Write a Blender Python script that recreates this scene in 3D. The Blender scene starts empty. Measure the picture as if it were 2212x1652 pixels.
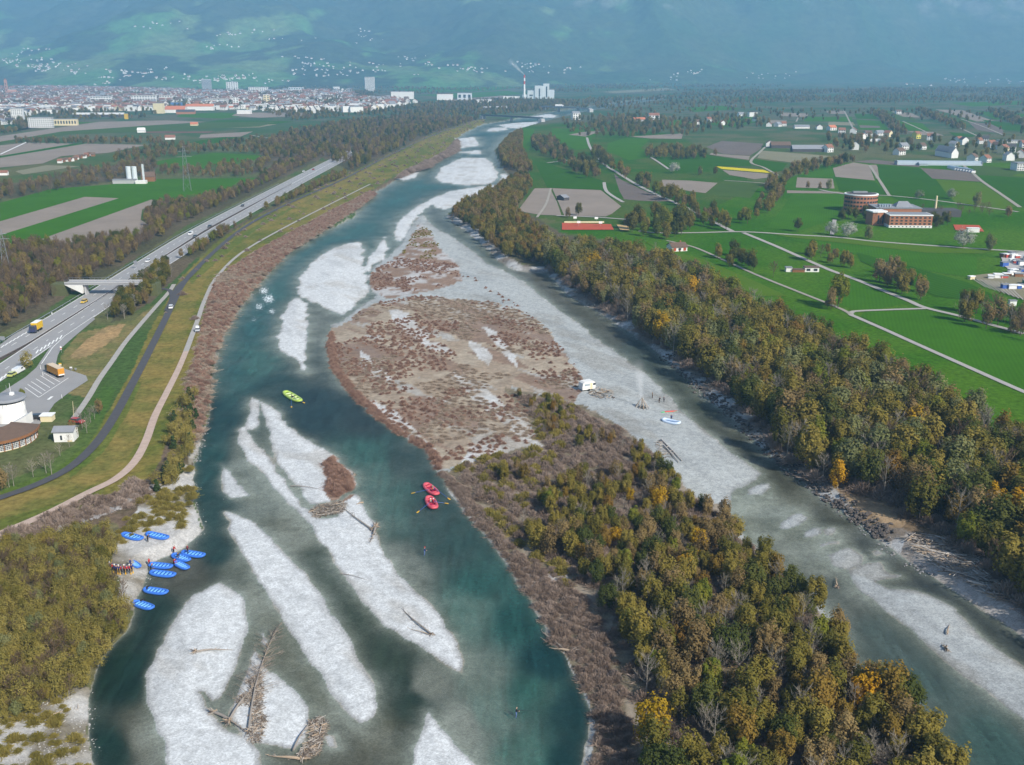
import bpy, bmesh, math, random
import numpy as np
from mathutils import Vector, Matrix, Euler

# ------------------------------------------------------------------ camera
W_, H_ = 2212.0, 1652.0          # pixel frame used when surveying the photograph
FOC, YH, CH = 2170.0, 140.0, 100.0
TH = math.atan((H_/2-YH)/FOC)
CT, ST = math.cos(TH), math.sin(TH)
scn = bpy.context.scene
C = scn.collection
cam_d = bpy.data.cameras.new('camera')
cam_d.sensor_width = 36.0
cam_d.lens = 36.0*FOC/W_
cam_d.clip_start = 1.0
cam_d.clip_end = 60000.0
cam = bpy.data.objects.new('camera', cam_d)
C.objects.link(cam)
cam.location = (0, 0, CH)
cam.rotation_euler = (math.pi/2-TH, 0, 0)
scn.camera = cam

# ------------------------------------------------------------------ world, sun, exposure
SUN_EL, SUN_AZ = 38.0, 138.0      # degrees; azimuth clockwise from +Y
world = bpy.data.worlds.new('World')
scn.world = world
world.use_nodes = True
wn = world.node_tree
bg = wn.nodes['Background']
sky = wn.nodes.new('ShaderNodeTexSky')
sky.sky_type = 'NISHITA'
sky.sun_disc = False
sky.sun_elevation = math.radians(SUN_EL)
sky.sun_rotation = math.radians(SUN_AZ)
sky.altitude = 450
sky.dust_density = 1.8
wn.links.new(sky.outputs[0], bg.inputs[0])
bg.inputs[1].default_value = 0.12
sd = bpy.data.lights.new('sun', 'SUN')
sd.energy = 4.8
sd.angle = math.radians(0.55)
sd.color = (1.0, 0.94, 0.84)
sun = bpy.data.objects.new('sun', sd)
C.objects.link(sun)
_e, _a = math.radians(SUN_EL), math.radians(SUN_AZ)
SUNV = Vector((math.sin(_a)*math.cos(_e), math.cos(_a)*math.cos(_e), math.sin(_e)))
sun.rotation_euler = (-SUNV).to_track_quat('-Z', 'Y').to_euler()
sun.location = SUNV*2000
vs = scn.view_settings
vs.view_transform = 'Standard'
vs.look = 'None'
vs.gamma = 1.0
vs.exposure = 0.38
vs.use_curve_mapping = False
cy = scn.cycles
cy.max_bounces = 4
cy.diffuse_bounces = 2
cy.glossy_bounces = 2
cy.transmission_bounces = 2
cy.transparent_max_bounces = 12
cy.volume_bounces = 2
cy.volume_max_steps = 128
cy.use_denoising = True
cy.use_adaptive_sampling = True
cy.adaptive_threshold = 0.02

# ------------------------------------------------------------------ survey helpers
ZG = 1.5                                   # valley ground above the water level


def ray(px, py):
    u = (px-W_/2)/FOC
    v = (H_/2-py)/FOC
    return u, CT+v*ST, -ST+v*CT


def G(px, py, z=0.0):
    """the point at height z that the photograph shows at (px, py)"""
    dx, dy, dz = ray(px, py)
    t = (z-CH)/dz
    return Vector((dx*t, dy*t, z))


def L(px, py, dz=0.0):
    p = G(px, py, ZG)
    p.z += dz
    return p


def Gn(pts, z=0.0):
    a = np.asarray(pts, float)
    dx, dy, dz = ray(a[..., 0], a[..., 1])
    t = (z-CH)/dz
    return np.stack([dx*t, dy*t], -1)


def proj(x, y, z):
    d = y*CT-(z-CH)*ST
    v = y*ST+(z-CH)*CT
    return W_/2+FOC*x/d, H_/2-FOC*v/d


def inpoly(x, y, poly):
    poly = np.asarray(poly, float)
    ins = np.zeros(x.shape, bool)
    n = len(poly)
    j = n-1
    for i in range(n):
        xi, yi = poly[i]
        xj, yj = poly[j]
        if yi != yj:
            ins ^= ((yi > y) != (yj > y)) & (x < (xj-xi)*(y-yi)/(yj-yi)+xi)
        j = i
    return ins


def segdist(x, y, pts, closed=True):
    d = np.full(x.shape, 1e18)
    n = len(pts)
    for i in range(n if closed else n-1):
        ax, ay = pts[i]
        bx, by = pts[(i+1) % n]
        vx, vy = bx-ax, by-ay
        t = np.clip(((x-ax)*vx+(y-ay)*vy)/(vx*vx+vy*vy+1e-12), 0, 1)
        d = np.minimum(d, (x-ax-t*vx)**2+(y-ay-t*vy)**2)
    return np.sqrt(d)


def hash2(i, j, s):
    h = np.sin(i*127.1+j*311.7+s*74.7)*43758.5453
    return h-np.floor(h)


def vnoise(x, y, sc, s=0):
    x = x/sc
    y = y/sc
    i, j = np.floor(x), np.floor(y)
    fx, fy = x-i, y-j
    fx = fx*fx*(3-2*fx)
    fy = fy*fy*(3-2*fy)
    a = hash2(i, j, s)
    b = hash2(i+1, j, s)
    c = hash2(i, j+1, s)
    d = hash2(i+1, j+1, s)
    return (a*(1-fx)+b*fx)*(1-fy)+(c*(1-fx)+d*fx)*fy


def fbm(x, y, sc, o=4, s=0):
    r = np.zeros_like(x)
    a = .5
    for k in range(o):
        r += a*vnoise(x, y, sc, s+k)
        sc *= .5
        a *= .5
    return r/(1-.5**o)


def sstep(a, b, x):
    t = np.clip((x-a)/(b-a), 0, 1)
    return t*t*(3-2*t)


def smooth_line(pts, per=8):
    P = [Vector(p) for p in pts]
    if len(P) < 3:
        return P
    out = []
    for i in range(len(P)-1):
        p0 = P[max(i-1, 0)]
        p1, p2 = P[i], P[i+1]
        p3 = P[min(i+2, len(P)-1)]
        for k in range(per):
            t = k/per
            out.append(.5*((2*p1)+(p2-p0)*t+(2*p0-5*p1+4*p2-p3)*t*t+(3*p1-p0-3*p2+p3)*t**3))
    out.append(P[-1])
    return out


# ------------------------------------------------------------------ objects
def tag(o, label=None, cat=None, group=None, kind=None):
    if label:
        o['label'] = label
    if cat:
        o['category'] = cat
    if group:
        o['group'] = group
    if kind:
        o['kind'] = kind
    return o


def empty(name, loc=(0, 0, 0), rz=0.0, sc=1.0):
    o = bpy.data.objects.new(name, None)
    C.objects.link(o)
    o.empty_display_size = .5
    o.location = loc
    o.rotation_euler = (0, 0, rz)
    o.scale = (sc, sc, sc) if not hasattr(sc, '__len__') else sc
    return o


def obj(name, mesh, parent=None, loc=None, rz=None, sc=None):
    o = bpy.data.objects.new(name, mesh)
    C.objects.link(o)
    if parent is not None:
        o.parent = parent
    if loc is not None:
        o.location = loc
    if rz is not None:
        o.rotation_euler = (0, 0, rz) if not hasattr(rz, '__len__') else rz
    if sc is not None:
        o.scale = (sc, sc, sc) if not hasattr(sc, '__len__') else sc
    return o


def np_mesh(name, verts, quads, mats=(), midx=None, smooth=False):
    """mesh from arrays; quads is (N,4) or (N,3)"""
    me = bpy.data.meshes.new(name)
    verts = np.asarray(verts, np.float32)
    quads = np.asarray(quads, np.int32)
    n, k = quads.shape
    me.vertices.add(len(verts))
    me.vertices.foreach_set('co', verts.ravel())
    me.loops.add(n*k)
    me.loops.foreach_set('vertex_index', quads.ravel())
    me.polygons.add(n)
    me.polygons.foreach_set('loop_start', np.arange(0, n*k, k, dtype=np.int32))
    for m in mats:
        me.materials.append(m)
    if midx is not None:
        me.polygons.foreach_set('material_index', np.asarray(midx, np.int32))
    if smooth:
        me.polygons.foreach_set('use_smooth', np.ones(n, bool))
    me.update(calc_edges=True)
    return me


class MB:
    """collects simple solids into one mesh"""

    def __init__(s):
        s.v, s.f, s.m = [], [], []
        s.M = Matrix.Identity(4)

    def add(s, vs, fs, mi=0):
        b = len(s.v)
        s.v += [tuple(s.M @ Vector(v)) for v in vs]
        s.f += [tuple(b+i for i in f) for f in fs]
        s.m += [mi]*len(fs)
        return s

    def box(s, x0, x1, y0, y1, z0, z1, mi=0):
        vs = [(x, y, z) for z in (z0, z1) for y in (y0, y1) for x in (x0, x1)]
        return s.add(vs, [(0, 2, 3, 1), (4, 5, 7, 6), (0, 1, 5, 4), (1, 3, 7, 5), (3, 2, 6, 7), (2, 0, 4, 6)], mi)

    def prism(s, poly, z0, z1, mi=0, cap=None):
        n = len(poly)
        s.add([(x, y, z0) for x, y in poly]+[(x, y, z1) for x, y in poly],
              [(i, (i+1) % n, n+(i+1) % n, n+i) for i in range(n)]+[tuple(range(n-1, -1, -1))], mi)
        return s.add([(x, y, z1) for x, y in poly], [tuple(range(n))], mi if cap is None else cap)

    def tube(s, pts, rad, n=6, mi=0, closed=False, caps=True):
        pts = [Vector(p) for p in pts]
        if not hasattr(rad, '__len__'):
            rad = [rad]*len(pts)
        vs = []
        m = len(pts)
        for i, p in enumerate(pts):
            if closed:
                d = pts[(i+1) % m]-pts[i-1]
            else:
                d = pts[min(i+1, m-1)]-pts[max(i-1, 0)]
            if d.length < 1e-9:
                d = Vector((0, 0, 1))
            d.normalize()
            a = d.cross(Vector((0, 0, 1)) if abs(d.z) < .9 else Vector((1, 0, 0))).normalized()
            b = d.cross(a)
            for k in range(n):
                t = 2*math.pi*k/n
                vs.append(p+(a*math.cos(t)+b*math.sin(t))*rad[i])
        fs = []
        for i in range(m if closed else m-1):
            j = (i+1) % m
            for k in range(n):
                l = (k+1) % n
                fs.append((i*n+k, i*n+l, j*n+l, j*n+k))
        if caps and not closed:
            fs.append(tuple(range(n-1, -1, -1)))
            fs.append(tuple((m-1)*n+k for k in range(n)))
        return s.add(vs, fs, mi)

    def lathe(s, prof, n=24, mi=0, cx=0, cy=0):
        vs = [(cx+r*math.cos(2*math.pi*k/n), cy+r*math.sin(2*math.pi*k/n), z) for r, z in prof for k in range(n)]
        fs = [(i*n+k, i*n+(k+1) % n, (i+1)*n+(k+1) % n, (i+1)*n+k) for i in range(len(prof)-1) for k in range(n)]
        fs.append(tuple((len(prof)-1)*n+k for k in range(n)))
        return s.add(vs, fs, mi)

    def mesh(s, name, mats, smooth=False):
        me = bpy.data.meshes.new(name)
        me.from_pydata(s.v, [], s.f)
        for m in (mats if isinstance(mats, (list, tuple)) else [mats]):
            me.materials.append(m)
        me.polygons.foreach_set('material_index', s.m)
        if smooth:
            me.polygons.foreach_set('use_smooth', [True]*len(s.f))
        me.update()
        return me

    def build(s, name, mats, parent=None, smooth=False, **k):
        return obj(name, s.mesh(name, mats, smooth), parent, **k)


# ------------------------------------------------------------------ materials
MAT = {}


def _nodes(name):
    m = bpy.data.materials.new(name)
    m.use_nodes = True
    nt = m.node_tree
    return m, nt, nt.nodes['Principled BSDF']


def mat(name, col, rough=.7, var=.15, sc=3.0, metal=0.0, spec=.3, bump=0.0, coat=0.0, rnd=0.0):
    """plain surface: a base colour with procedural mottling, optional per-object shift"""
    if name in MAT:
        return MAT[name]
    m, nt, b = _nodes(name)
    tc = nt.nodes.new('ShaderNodeTexCoord')
    nz = nt.nodes.new('ShaderNodeTexNoise')
    nz.inputs['Scale'].default_value = sc
    nz.inputs['Detail'].default_value = 5
    nt.links.new(tc.outputs['Object'], nz.inputs['Vector'])
    mx = nt.nodes.new('ShaderNodeMix')
    mx.data_type = 'RGBA'
    mx.inputs[6].default_value = tuple(c*(1-var) for c in col)+(1,)
    mx.inputs[7].default_value = tuple(min(1, c*(1+var)) for c in col)+(1,)
    nt.links.new(nz.outputs[0], mx.inputs[0])
    out = mx.outputs[2]
    if rnd:
        oi = nt.nodes.new('ShaderNodeObjectInfo')
        hs = nt.nodes.new('ShaderNodeHueSaturation')
        mr = nt.nodes.new('ShaderNodeMapRange')
        mr.inputs[3].default_value = 1-rnd
        mr.inputs[4].default_value = 1+rnd
        nt.links.new(oi.outputs['Random'], mr.inputs[0])
        nt.links.new(mr.outputs[0], hs.inputs['Value'])
        nt.links.new(out, hs.inputs['Color'])
        out = hs.outputs[0]
    nt.links.new(out, b.inputs['Base Color'])
    b.inputs['Roughness'].default_value = rough
    b.inputs['Metallic'].default_value = metal
    b.inputs['Specular IOR Level'].default_value = spec
    if coat:
        b.inputs['Coat Weight'].default_value = coat
    if bump:
        bp = nt.nodes.new('ShaderNodeBump')
        bp.inputs['Strength'].default_value = bump
        nt.links.new(nz.outputs[0], bp.inputs['Height'])
        nt.links.new(bp.outputs[0], b.inputs['Normal'])
    MAT[name] = m
    return m


def leaf_mat(name, cols, trans=.35, sc=.35):
    """foliage: colour picked per plant from a ramp, mottled through the crown, partly translucent"""
    if name in MAT:
        return MAT[name]
    m, nt, b = _nodes(name)
    nt.nodes.remove(b)
    out = nt.nodes['Material Output']
    oi = nt.nodes.new('ShaderNodeObjectInfo')
    geo = nt.nodes.new('ShaderNodeNewGeometry')
    tc = nt.nodes.new('ShaderNodeTexCoord')
    nz = nt.nodes.new('ShaderNodeTexNoise')
    nz.inputs['Scale'].default_value = sc
    nz.inputs['Detail'].default_value = 3
    nt.links.new(tc.outputs['Object'], nz.inputs['Vector'])
    ad = nt.nodes.new('ShaderNodeMath')
    ad.operation = 'MULTIPLY_ADD'
    ad.inputs[1].default_value = .55
    nt.links.new(nz.outputs[0], ad.inputs[0])
    ad2 = nt.nodes.new('ShaderNodeMath')
    ad2.operation = 'MULTIPLY_ADD'
    ad2.inputs[1].default_value = .9
    ad2.inputs[2].default_value = -.3
    nt.links.new(oi.outputs['Random'], ad2.inputs[0])
    nt.links.new(ad2.outputs[0], ad.inputs[2])
    ri = nt.nodes.new('ShaderNodeMath')
    ri.operation = 'MULTIPLY_ADD'
    ri.inputs[1].default_value = .3
    nt.links.new(geo.outputs['Random Per Island'], ri.inputs[0])
    nt.links.new(ad.outputs[0], ri.inputs[2])
    rp = nt.nodes.new('ShaderNodeValToRGB')
    e = rp.color_ramp.elements
    while len(e) < len(cols):
        e.new(.5)
    for i, c in enumerate(cols):
        e[i].position = i/(len(cols)-1)
        e[i].color = tuple(c)+(1,)
    nt.links.new(ri.outputs[0], rp.inputs[0])
    df = nt.nodes.new('ShaderNodeBsdfDiffuse')
    tr = nt.nodes.new('ShaderNodeBsdfTranslucent')
    mx = nt.nodes.new('ShaderNodeMixShader')
    mx.inputs[0].default_value = trans
    nt.links.new(rp.outputs[0], df.inputs[0])
    nt.links.new(rp.outputs[0], tr.inputs[0])
    nt.links.new(df.outputs[0], mx.inputs[1])
    nt.links.new(tr.outputs[0], mx.inputs[2])
    nt.links.new(mx.outputs[0], out.inputs['Surface'])
    MAT[name] = m
    return m


def field_mat(name, col, stripe=0.0, ang=0.0, wid=6.0, var=.30):
    """a field: large soft patches, fine tillage or mowing stripes along one direction"""
    if name in MAT:
        return MAT[name]
    m, nt, b = _nodes(name)
    geo = nt.nodes.new('ShaderNodeNewGeometry')
    mp = nt.nodes.new('ShaderNodeMapping')
    mp.inputs['Rotation'].default_value[2] = ang
    nt.links.new(geo.outputs['Position'], mp.inputs[0])
    n1 = nt.nodes.new('ShaderNodeTexNoise')
    n1.inputs['Scale'].default_value = .022
    n1.inputs['Detail'].default_value = 10
    n1.inputs['Roughness'].default_value = .78
    nt.links.new(mp.outputs[0], n1.inputs['Vector'])
    wv = nt.nodes.new('ShaderNodeTexWave')
    wv.inputs['Scale'].default_value = 1.0/wid
    wv.inputs['Distortion'].default_value = 1.5
    wv.inputs['Detail'].default_value = 2
    nt.links.new(mp.outputs[0], wv.inputs['Vector'])
    mm = nt.nodes.new('ShaderNodeMix')
    mm.inputs[0].default_value = stripe
    nt.links.new(n1.outputs[0], mm.inputs[2])
    nt.links.new(wv.outputs[1], mm.inputs[3])
    mx = nt.nodes.new('ShaderNodeMix')
    mx.data_type = 'RGBA'
    mx.inputs[6].default_value = tuple(c*(1-var*1.5) for c in col)+(1,)
    mx.inputs[7].default_value = tuple(min(1, c*(1+var*1.5)) for c in col)+(1,)
    nt.links.new(mm.outputs[0], mx.inputs[0])
    nt.links.new(mx.outputs[2], b.inputs['Base Color'])
    b.inputs['Roughness'].default_value = 1
    b.inputs['Specular IOR Level'].default_value = 0
    MAT[name] = m
    return m

# ================================================================== THE SETTING
# ------------------------------------------------------------------ surveyed outlines of river and gravel bars
R_OUT = [(1440, 206), (1400, 212), (1330, 221), (1260, 231), (1185, 242), (1140, 251), (1085, 262), (1045, 268), (1031, 273), (1005, 285), (985, 300), (985, 325),
         (951, 343), (925, 362), (878, 370), (848, 393), (811, 415), (775, 445), (765, 468), (700, 500), (620, 550), (560, 612), (520, 662),
         (482, 722), (464, 770), (456, 830), (452, 880), (440, 930), (426, 970), (420, 1010), (415, 1060), (422, 1100), (434, 1140), (425, 1160),
         (398, 1182), (372, 1196), (345, 1205), (322, 1222), (318, 1245), (300, 1278), (292, 1300), (285, 1330), (272, 1365), (240, 1400), (210, 1440),
         (195, 1490), (188, 1560), (200, 1640), (215, 1720), (230, 1900), (2700, 1900), (2700, 1650), (2400, 1500), (2230, 1390), (2143, 1330),
         (2060, 1275), (1990, 1230), (1943, 1194), (1896, 1164), (1860, 1130), (1810, 1097), (1760, 1063), (1723, 1030), (1663, 980), (1643, 963),
         (1586, 907), (1519, 850), (1476, 805), (1438, 775), (1392, 739), (1358, 715), (1312, 685), (1272, 662), (1225, 635), (1215, 622),
         (1182, 590), (1108, 583), (1075, 562), (1058, 542), (1025, 512), (970, 472), (968, 462), (1000, 440), (1060, 412), (1100, 398),
         (1105, 384), (1085, 364), (1075, 340), (1068, 325), (1088, 300), (1122, 278), (1165, 265), (1215, 252), (1270, 240), (1340, 229), (1430, 214)]
ISLAND = [(912, 462), (941, 492), (978, 512), (1022, 542), (1058, 572), (1105, 592), (1145, 618), (1172, 645), (1205, 668), (1248, 695), (1288, 732),
          (1332, 759), (1372, 792), (1412, 822), (1476, 890), (1533, 940), (1576, 973), (1609, 997), (1643, 1023), (1630, 1038), (1590, 1060),
          (1570, 1090), (1600, 1150), (1680, 1225), (1750, 1285), (1800, 1345), (1830, 1405), (1858, 1462), (1930, 1490), (1985, 1560), (2020, 1610),
          (2065, 1655), (2130, 1720), (2250, 1900), (1265, 1900), (1262, 1652), (1270, 1590), (1275, 1540), (1260, 1500), (1240, 1450), (1220, 1410),
          (1190, 1390), (1170, 1340), (1140, 1290), (1110, 1250), (1080, 1200), (1050, 1160), (1000, 1100), (970, 1060), (940, 1012), (920, 970),
          (880, 950), (830, 920), (775, 870), (740, 830), (712, 790), (708, 760), (710, 720), (716, 702), (745, 690), (785, 655), (815, 640),
          (800, 625), (796, 600), (806, 575), (830, 562), (850, 545), (868, 522), (880, 500), (895, 478)]
BARS = [
    [(1075, 270), (1115, 265), (1165, 262), (1160, 268), (1122, 278), (1092, 275)],
    [(1050, 282), (1063, 275), (1092, 275), (1097, 280), (1065, 284)],
    [(1142, 252), (1185, 246), (1203, 249), (1198, 254), (1145, 255)],
    [(982, 300), (1025, 295), (1037, 314), (992, 320)],
    [(988, 329), (1040, 323), (1038, 333), (998, 331)],
    [(951, 362), (998, 340), (1045, 340), (1062, 350), (1077, 374), (1075, 387), (1052, 399), (1005, 400), (951, 394), (941, 384)],
    [(1082, 376), (1094, 374), (1108, 386), (1090, 398), (1080, 394)],
    [(861, 387), (871, 377), (908, 370), (895, 384), (871, 390)],
    [(855, 482), (891, 452), (925, 432), (972, 412), (1060, 400), (1100, 395), (1085, 406), (1000, 440), (962, 453), (945, 450), (935, 441),
     (915, 455), (905, 463), (895, 478), (880, 500), (868, 522), (861, 522), (850, 505)],
    [(795, 560), (832, 512), (838, 535), (830, 556), (806, 572), (798, 588), (788, 580)],
    [(640, 630), (650, 600), (670, 570), (700, 545), (740, 528), (775, 522), (786, 540), (782, 570), (790, 592), (800, 622), (790, 640), (770, 660),
     (740, 680), (720, 672), (690, 660), (660, 645)],
    [(600, 745), (600, 720), (610, 680), (625, 650), (640, 643), (660, 655), (665, 690), (663, 740), (660, 780), (663, 808), (650, 795), (640, 775), (615, 760)],
    [(544, 858), (557, 863), (560, 910), (550, 930), (530, 927), (534, 903)],
    [(564, 867), (600, 888), (640, 935), (700, 970), (720, 985), (745, 1008), (768, 1032), (760, 1060), (745, 1068), (730, 1080), (700, 1084), (668, 1090),
     (645, 1050), (612, 1020), (588, 970), (574, 920)],
    [(515, 925), (530, 920), (550, 950), (580, 985), (610, 1030), (632, 1062), (655, 1092), (690, 1120), (735, 1118), (738, 1090), (748, 1066), (768, 1066),
     (790, 1100), (810, 1135), (822, 1170), (830, 1200), (862, 1240), (905, 1285), (960, 1340), (990, 1390), (1000, 1430), (1000, 1455), (985, 1450),
     (940, 1420), (900, 1390), (830, 1350), (790, 1310), (740, 1240), (700, 1180), (660, 1120), (620, 1085), (580, 1040), (545, 1000), (520, 970)],
    [(478, 1000), (490, 1010), (515, 1040), (535, 1070), (500, 1075), (480, 1060)],
    [(488, 1105), (505, 1108), (540, 1125), (580, 1150), (620, 1200), (660, 1245), (700, 1290), (730, 1340), (770, 1410), (800, 1470), (812, 1520), (805, 1550),
     (780, 1560), (750, 1540), (720, 1500), (690, 1450), (650, 1400), (610, 1340), (580, 1290), (550, 1240), (520, 1190), (500, 1150)],
    [(474, 1259), (510, 1277), (530, 1300), (535, 1337), (530, 1377), (514, 1427), (494, 1470), (474, 1508), (460, 1512), (442, 1492), (430, 1495), (445, 1530),
     (467, 1554), (484, 1574), (534, 1600), (560, 1627), (560, 1700), (600, 1900), (340, 1900), (360, 1655), (353, 1604), (334, 1554), (317, 1504), (317, 1457),
     (334, 1417), (354, 1380), (394, 1317), (420, 1284)],
    [(550, 1390), (565, 1425), (580, 1450), (600, 1457), (634, 1490), (664, 1530), (670, 1560), (655, 1600), (634, 1614), (574, 1604), (534, 1597), (495, 1550), (505, 1515), (528, 1465)],
    [(566, 1364), (574, 1372), (579, 1390), (572, 1400), (564, 1385)],
    [(705, 1590), (716, 1592), (722, 1612), (712, 1610)],
    [(925, 1541), (941, 1554), (968, 1584), (992, 1621), (1032, 1655), (1100, 1720), (1180, 1900), (860, 1900), (895, 1655), (895, 1614), (911, 1574)],
    [(1616, 1060), (1636, 1047), (1663, 1043), (1669, 1053), (1643, 1067), (1619, 1068)],
    [(1690, 1130), (1709, 1113), (1730, 1107), (1743, 1117), (1723, 1133), (1703, 1142), (1686, 1143)],
    [(1736, 1153), (1756, 1140), (1773, 1140), (1770, 1153), (1743, 1160)],
    [(1782, 1144), (1803, 1138), (1803, 1150), (1786, 1154)],
    [(1770, 1177), (1790, 1168), (1816, 1167), (1813, 1175), (1776, 1180)],
    [(1790, 1200), (1813, 1188), (1836, 1185), (1860, 1200), (1856, 1217), (1830, 1227), (1803, 1223)],
    [(1883, 1190), (1896, 1187), (1910, 1197), (1890, 1200)],
    [(1840, 1237), (1863, 1223), (1900, 1215), (1905, 1228), (1920, 1240), (1943, 1244), (1896, 1257), (1920, 1270), (1976, 1274), (2010, 1287), (2063, 1315),
     (2093, 1350), (2126, 1377), (2160, 1404), (2230, 1455), (2400, 1590), (2600, 1850), (2400, 1720), (2230, 1570), (2177, 1524), (2110, 1477), (2043, 1427),
     (1970, 1360), (1910, 1320), (1860, 1277)],
]
# water body: position, colour of the body, opacity when deep, metres of depth fade
T1, T2, DK = (.045, .145, .148), (.050, .150, .145), (.018, .060, .066)
OL, GB, DG = (.075, .085, .055), (.075, .110, .115), (.018, .046, .038)
WCTL = [(1420, 212, T1, .8, 8), (1060, 290, T1, .95, 6), (1010, 330, T1, .95, 6), (920, 390, T1, .97, 6), (850, 450, T1, .97, 5), (770, 500, T1, .97, 5), (700, 540, T1, .97, 4),
        (600, 610, T1, .95, 4), (540, 700, (.03, .12, .13), .92, 4), (490, 800, (.03, .11, .115), .92, 3), (560, 790, T2, .9, 4), (590, 830, DK, .85, 4), (690, 700, (.12, .14, .14), 0.5, 3), (690, 790, (.03, .06, .07), .6, 3),
        (680, 880, (.022, .05, .062), 0.9, 2), (790, 900, (.026, .05, .06), 0.82, 1), (880, 990, (.026, .066, .072), 0.8, 1), (790, 1000, (.045, .15, .145), .8, 3), (850, 1080, T2, .75, 3),
        (930, 1090, (.026, .07, .076), 0.82, 1), (980, 1170, (.03, .08, .082), 0.85, 1), (1050, 1250, (.03, .10, .098), 0.92, 1), (1010, 1330, (.08, .19, .18), 0.65, 3), (1120, 1340, (.022, .085, .085), 0.95, 1),
        (1180, 1430, (.012, .05, .058), 0.98, 1), (1235, 1530, (.010, .045, .052), 0.99, 1), (1230, 1640, (.010, .045, .052), 0.99, 1), (1150, 1500, (.035, .125, .115), .9, 4), (1130, 1640, (.05, .165, .15), .8, 4), (1050, 1540, (.075, .18, .17), .6, 4),
        (1000, 1560, (.20, .23, .23), 0.35, 3), (920, 1480, (.22, .24, .24), 0.25, 3), (1040, 1460, (.13, .21, .205), 0.5, 3), (860, 1250, (.12, .15, .15), 0.4, 3),
        (700, 1220, (.035, .062, .045), 0.72, 3), (640, 1140, (.14, .14, .105), 0.4, 4), (590, 1070, (.10, .13, .12), 0.45, 4), (760, 1310, (.035, .06, .045), 0.72, 3), (850, 1430, (.03, .055, .042), 0.8, 3), (868, 1475, (.02, .045, .036), .85, 3), (893, 1512, (.016, .04, .032), .9, 3), (904, 1545, (.018, .042, .034), .88, 3), (880, 1585, (.045, .055, .038), .7, 3), (820, 1590, (.09, .085, .055), 0.55, 4), (760, 1630, (.06, .058, .038), 0.7, 3),
        (540, 1010, (.10, .13, .125), 0.45, 4), (470, 1190, (.018, .055, .056), 0.93, 2), (450, 1000, (.02, .075, .076), 0.95, 1), (445, 900, (.016, .055, .06), 0.95, 1), (440, 1090, (.018, .062, .062), 0.95, 1), (520, 1230, (.09, .11, .09), 0.6, 3),
        (560, 1300, (.14, .14, .105), 0.42, 4), (610, 1400, (.14, .14, .105), 0.45, 4), (700, 1500, (.14, .14, .105), 0.42, 4), (500, 1500, (.10, .11, .10), 0.45, 3), (400, 1230, (.07, .07, .055), 0.68, 3), (330, 1330, (.016, .042, .036), 0.94, 2), (260, 1460, (.013, .038, .032), 0.96, 1), (240, 1620, (.012, .038, .033), 0.98, 1),
        (325, 1600, (.13, .125, .10), 0.45, 3), (940, 470, GB, .65, 3), (1050, 555, (.09, .13, .13), .7, 3), (1150, 607, (.10, .10, .09), .85, 3), (1300, 712, (.095, .105, .095), .88, 3), (1400, 770, GB, .88, 4),
        (1500, 870, (.065, .085, .07), .88, 4), (1580, 945, (.06, .065, .05), .8, 4), (1680, 1040, (.05, .052, .04), .7, 3), (1800, 1120, (.05, .055, .045), .75, 3), (1880, 1180, (.05, .062, .068), .85, 3),
        (2050, 1290, (.04, .055, .068), .8, 3), (2200, 1400, (.035, .05, .06), .8, 3), (1590, 1080, (.12, .12, .11), .12, 4), (1640, 1130, (.12, .12, .11), .15, 4), (1650, 1060, (.12, .12, .11), .12, 4), (1700, 1120, (.12, .12, .11), .2, 4), (1720, 1190, (.11, .112, .105), .2, 4), (1790, 1215, (.11, .112, .105), .25, 4), (1770, 1155, (.1, .1, .095), .25, 4), (1840, 1205, (.1, .1, .095), .3, 4), (1660, 1190, (.1, .1, .095), .35, 4), (1780, 1275, (.08, .10, .098), .8, 5),
        (1900, 1400, (.075, .112, .115), .95, 6), (2000, 1500, (.065, .11, .112), .97, 6), (2150, 1620, (.05, .105, .105), .98, 6)]

# ------------------------------------------------------------------ grid of the valley sheet (finer towards the viewer)
cols = np.concatenate([np.arange(-1500, -60, 60), np.arange(-60, 2280, 3.4), np.arange(2280, 3720, 60)])
rows = np.concatenate([np.arange(2300, 1760, -30), np.arange(1760, 300, -3.4), np.arange(300, 200, -1.6), np.arange(200, 151, -1.0)])
PX, PY = np.meshgrid(cols, rows)
NR, NC = PX.shape
XY = Gn(np.stack([PX, PY], -1), 0.0)
X, Y = XY[..., 0].ravel(), XY[..., 1].ravel()
px0, py0 = PX.ravel(), PY.ravel()
lx, ly = proj(X, Y, ZG)                        # where the dry ground above each node shows

bar = np.full(X.shape, -60.0)
isl = np.full(X.shape, -60.0)


def signed(poly, pad):
    w = Gn(poly, 0.0)
    m = (X > w[:, 0].min()-pad) & (X < w[:, 0].max()+pad) & (Y > w[:, 1].min()-pad) & (Y < w[:, 1].max()+pad)
    d = np.full(X.shape, -60.0)
    dd = segdist(X[m], Y[m], w)
    d[m] = np.where(inpoly(X[m], Y[m], w), dd, -dd)
    return d


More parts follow.
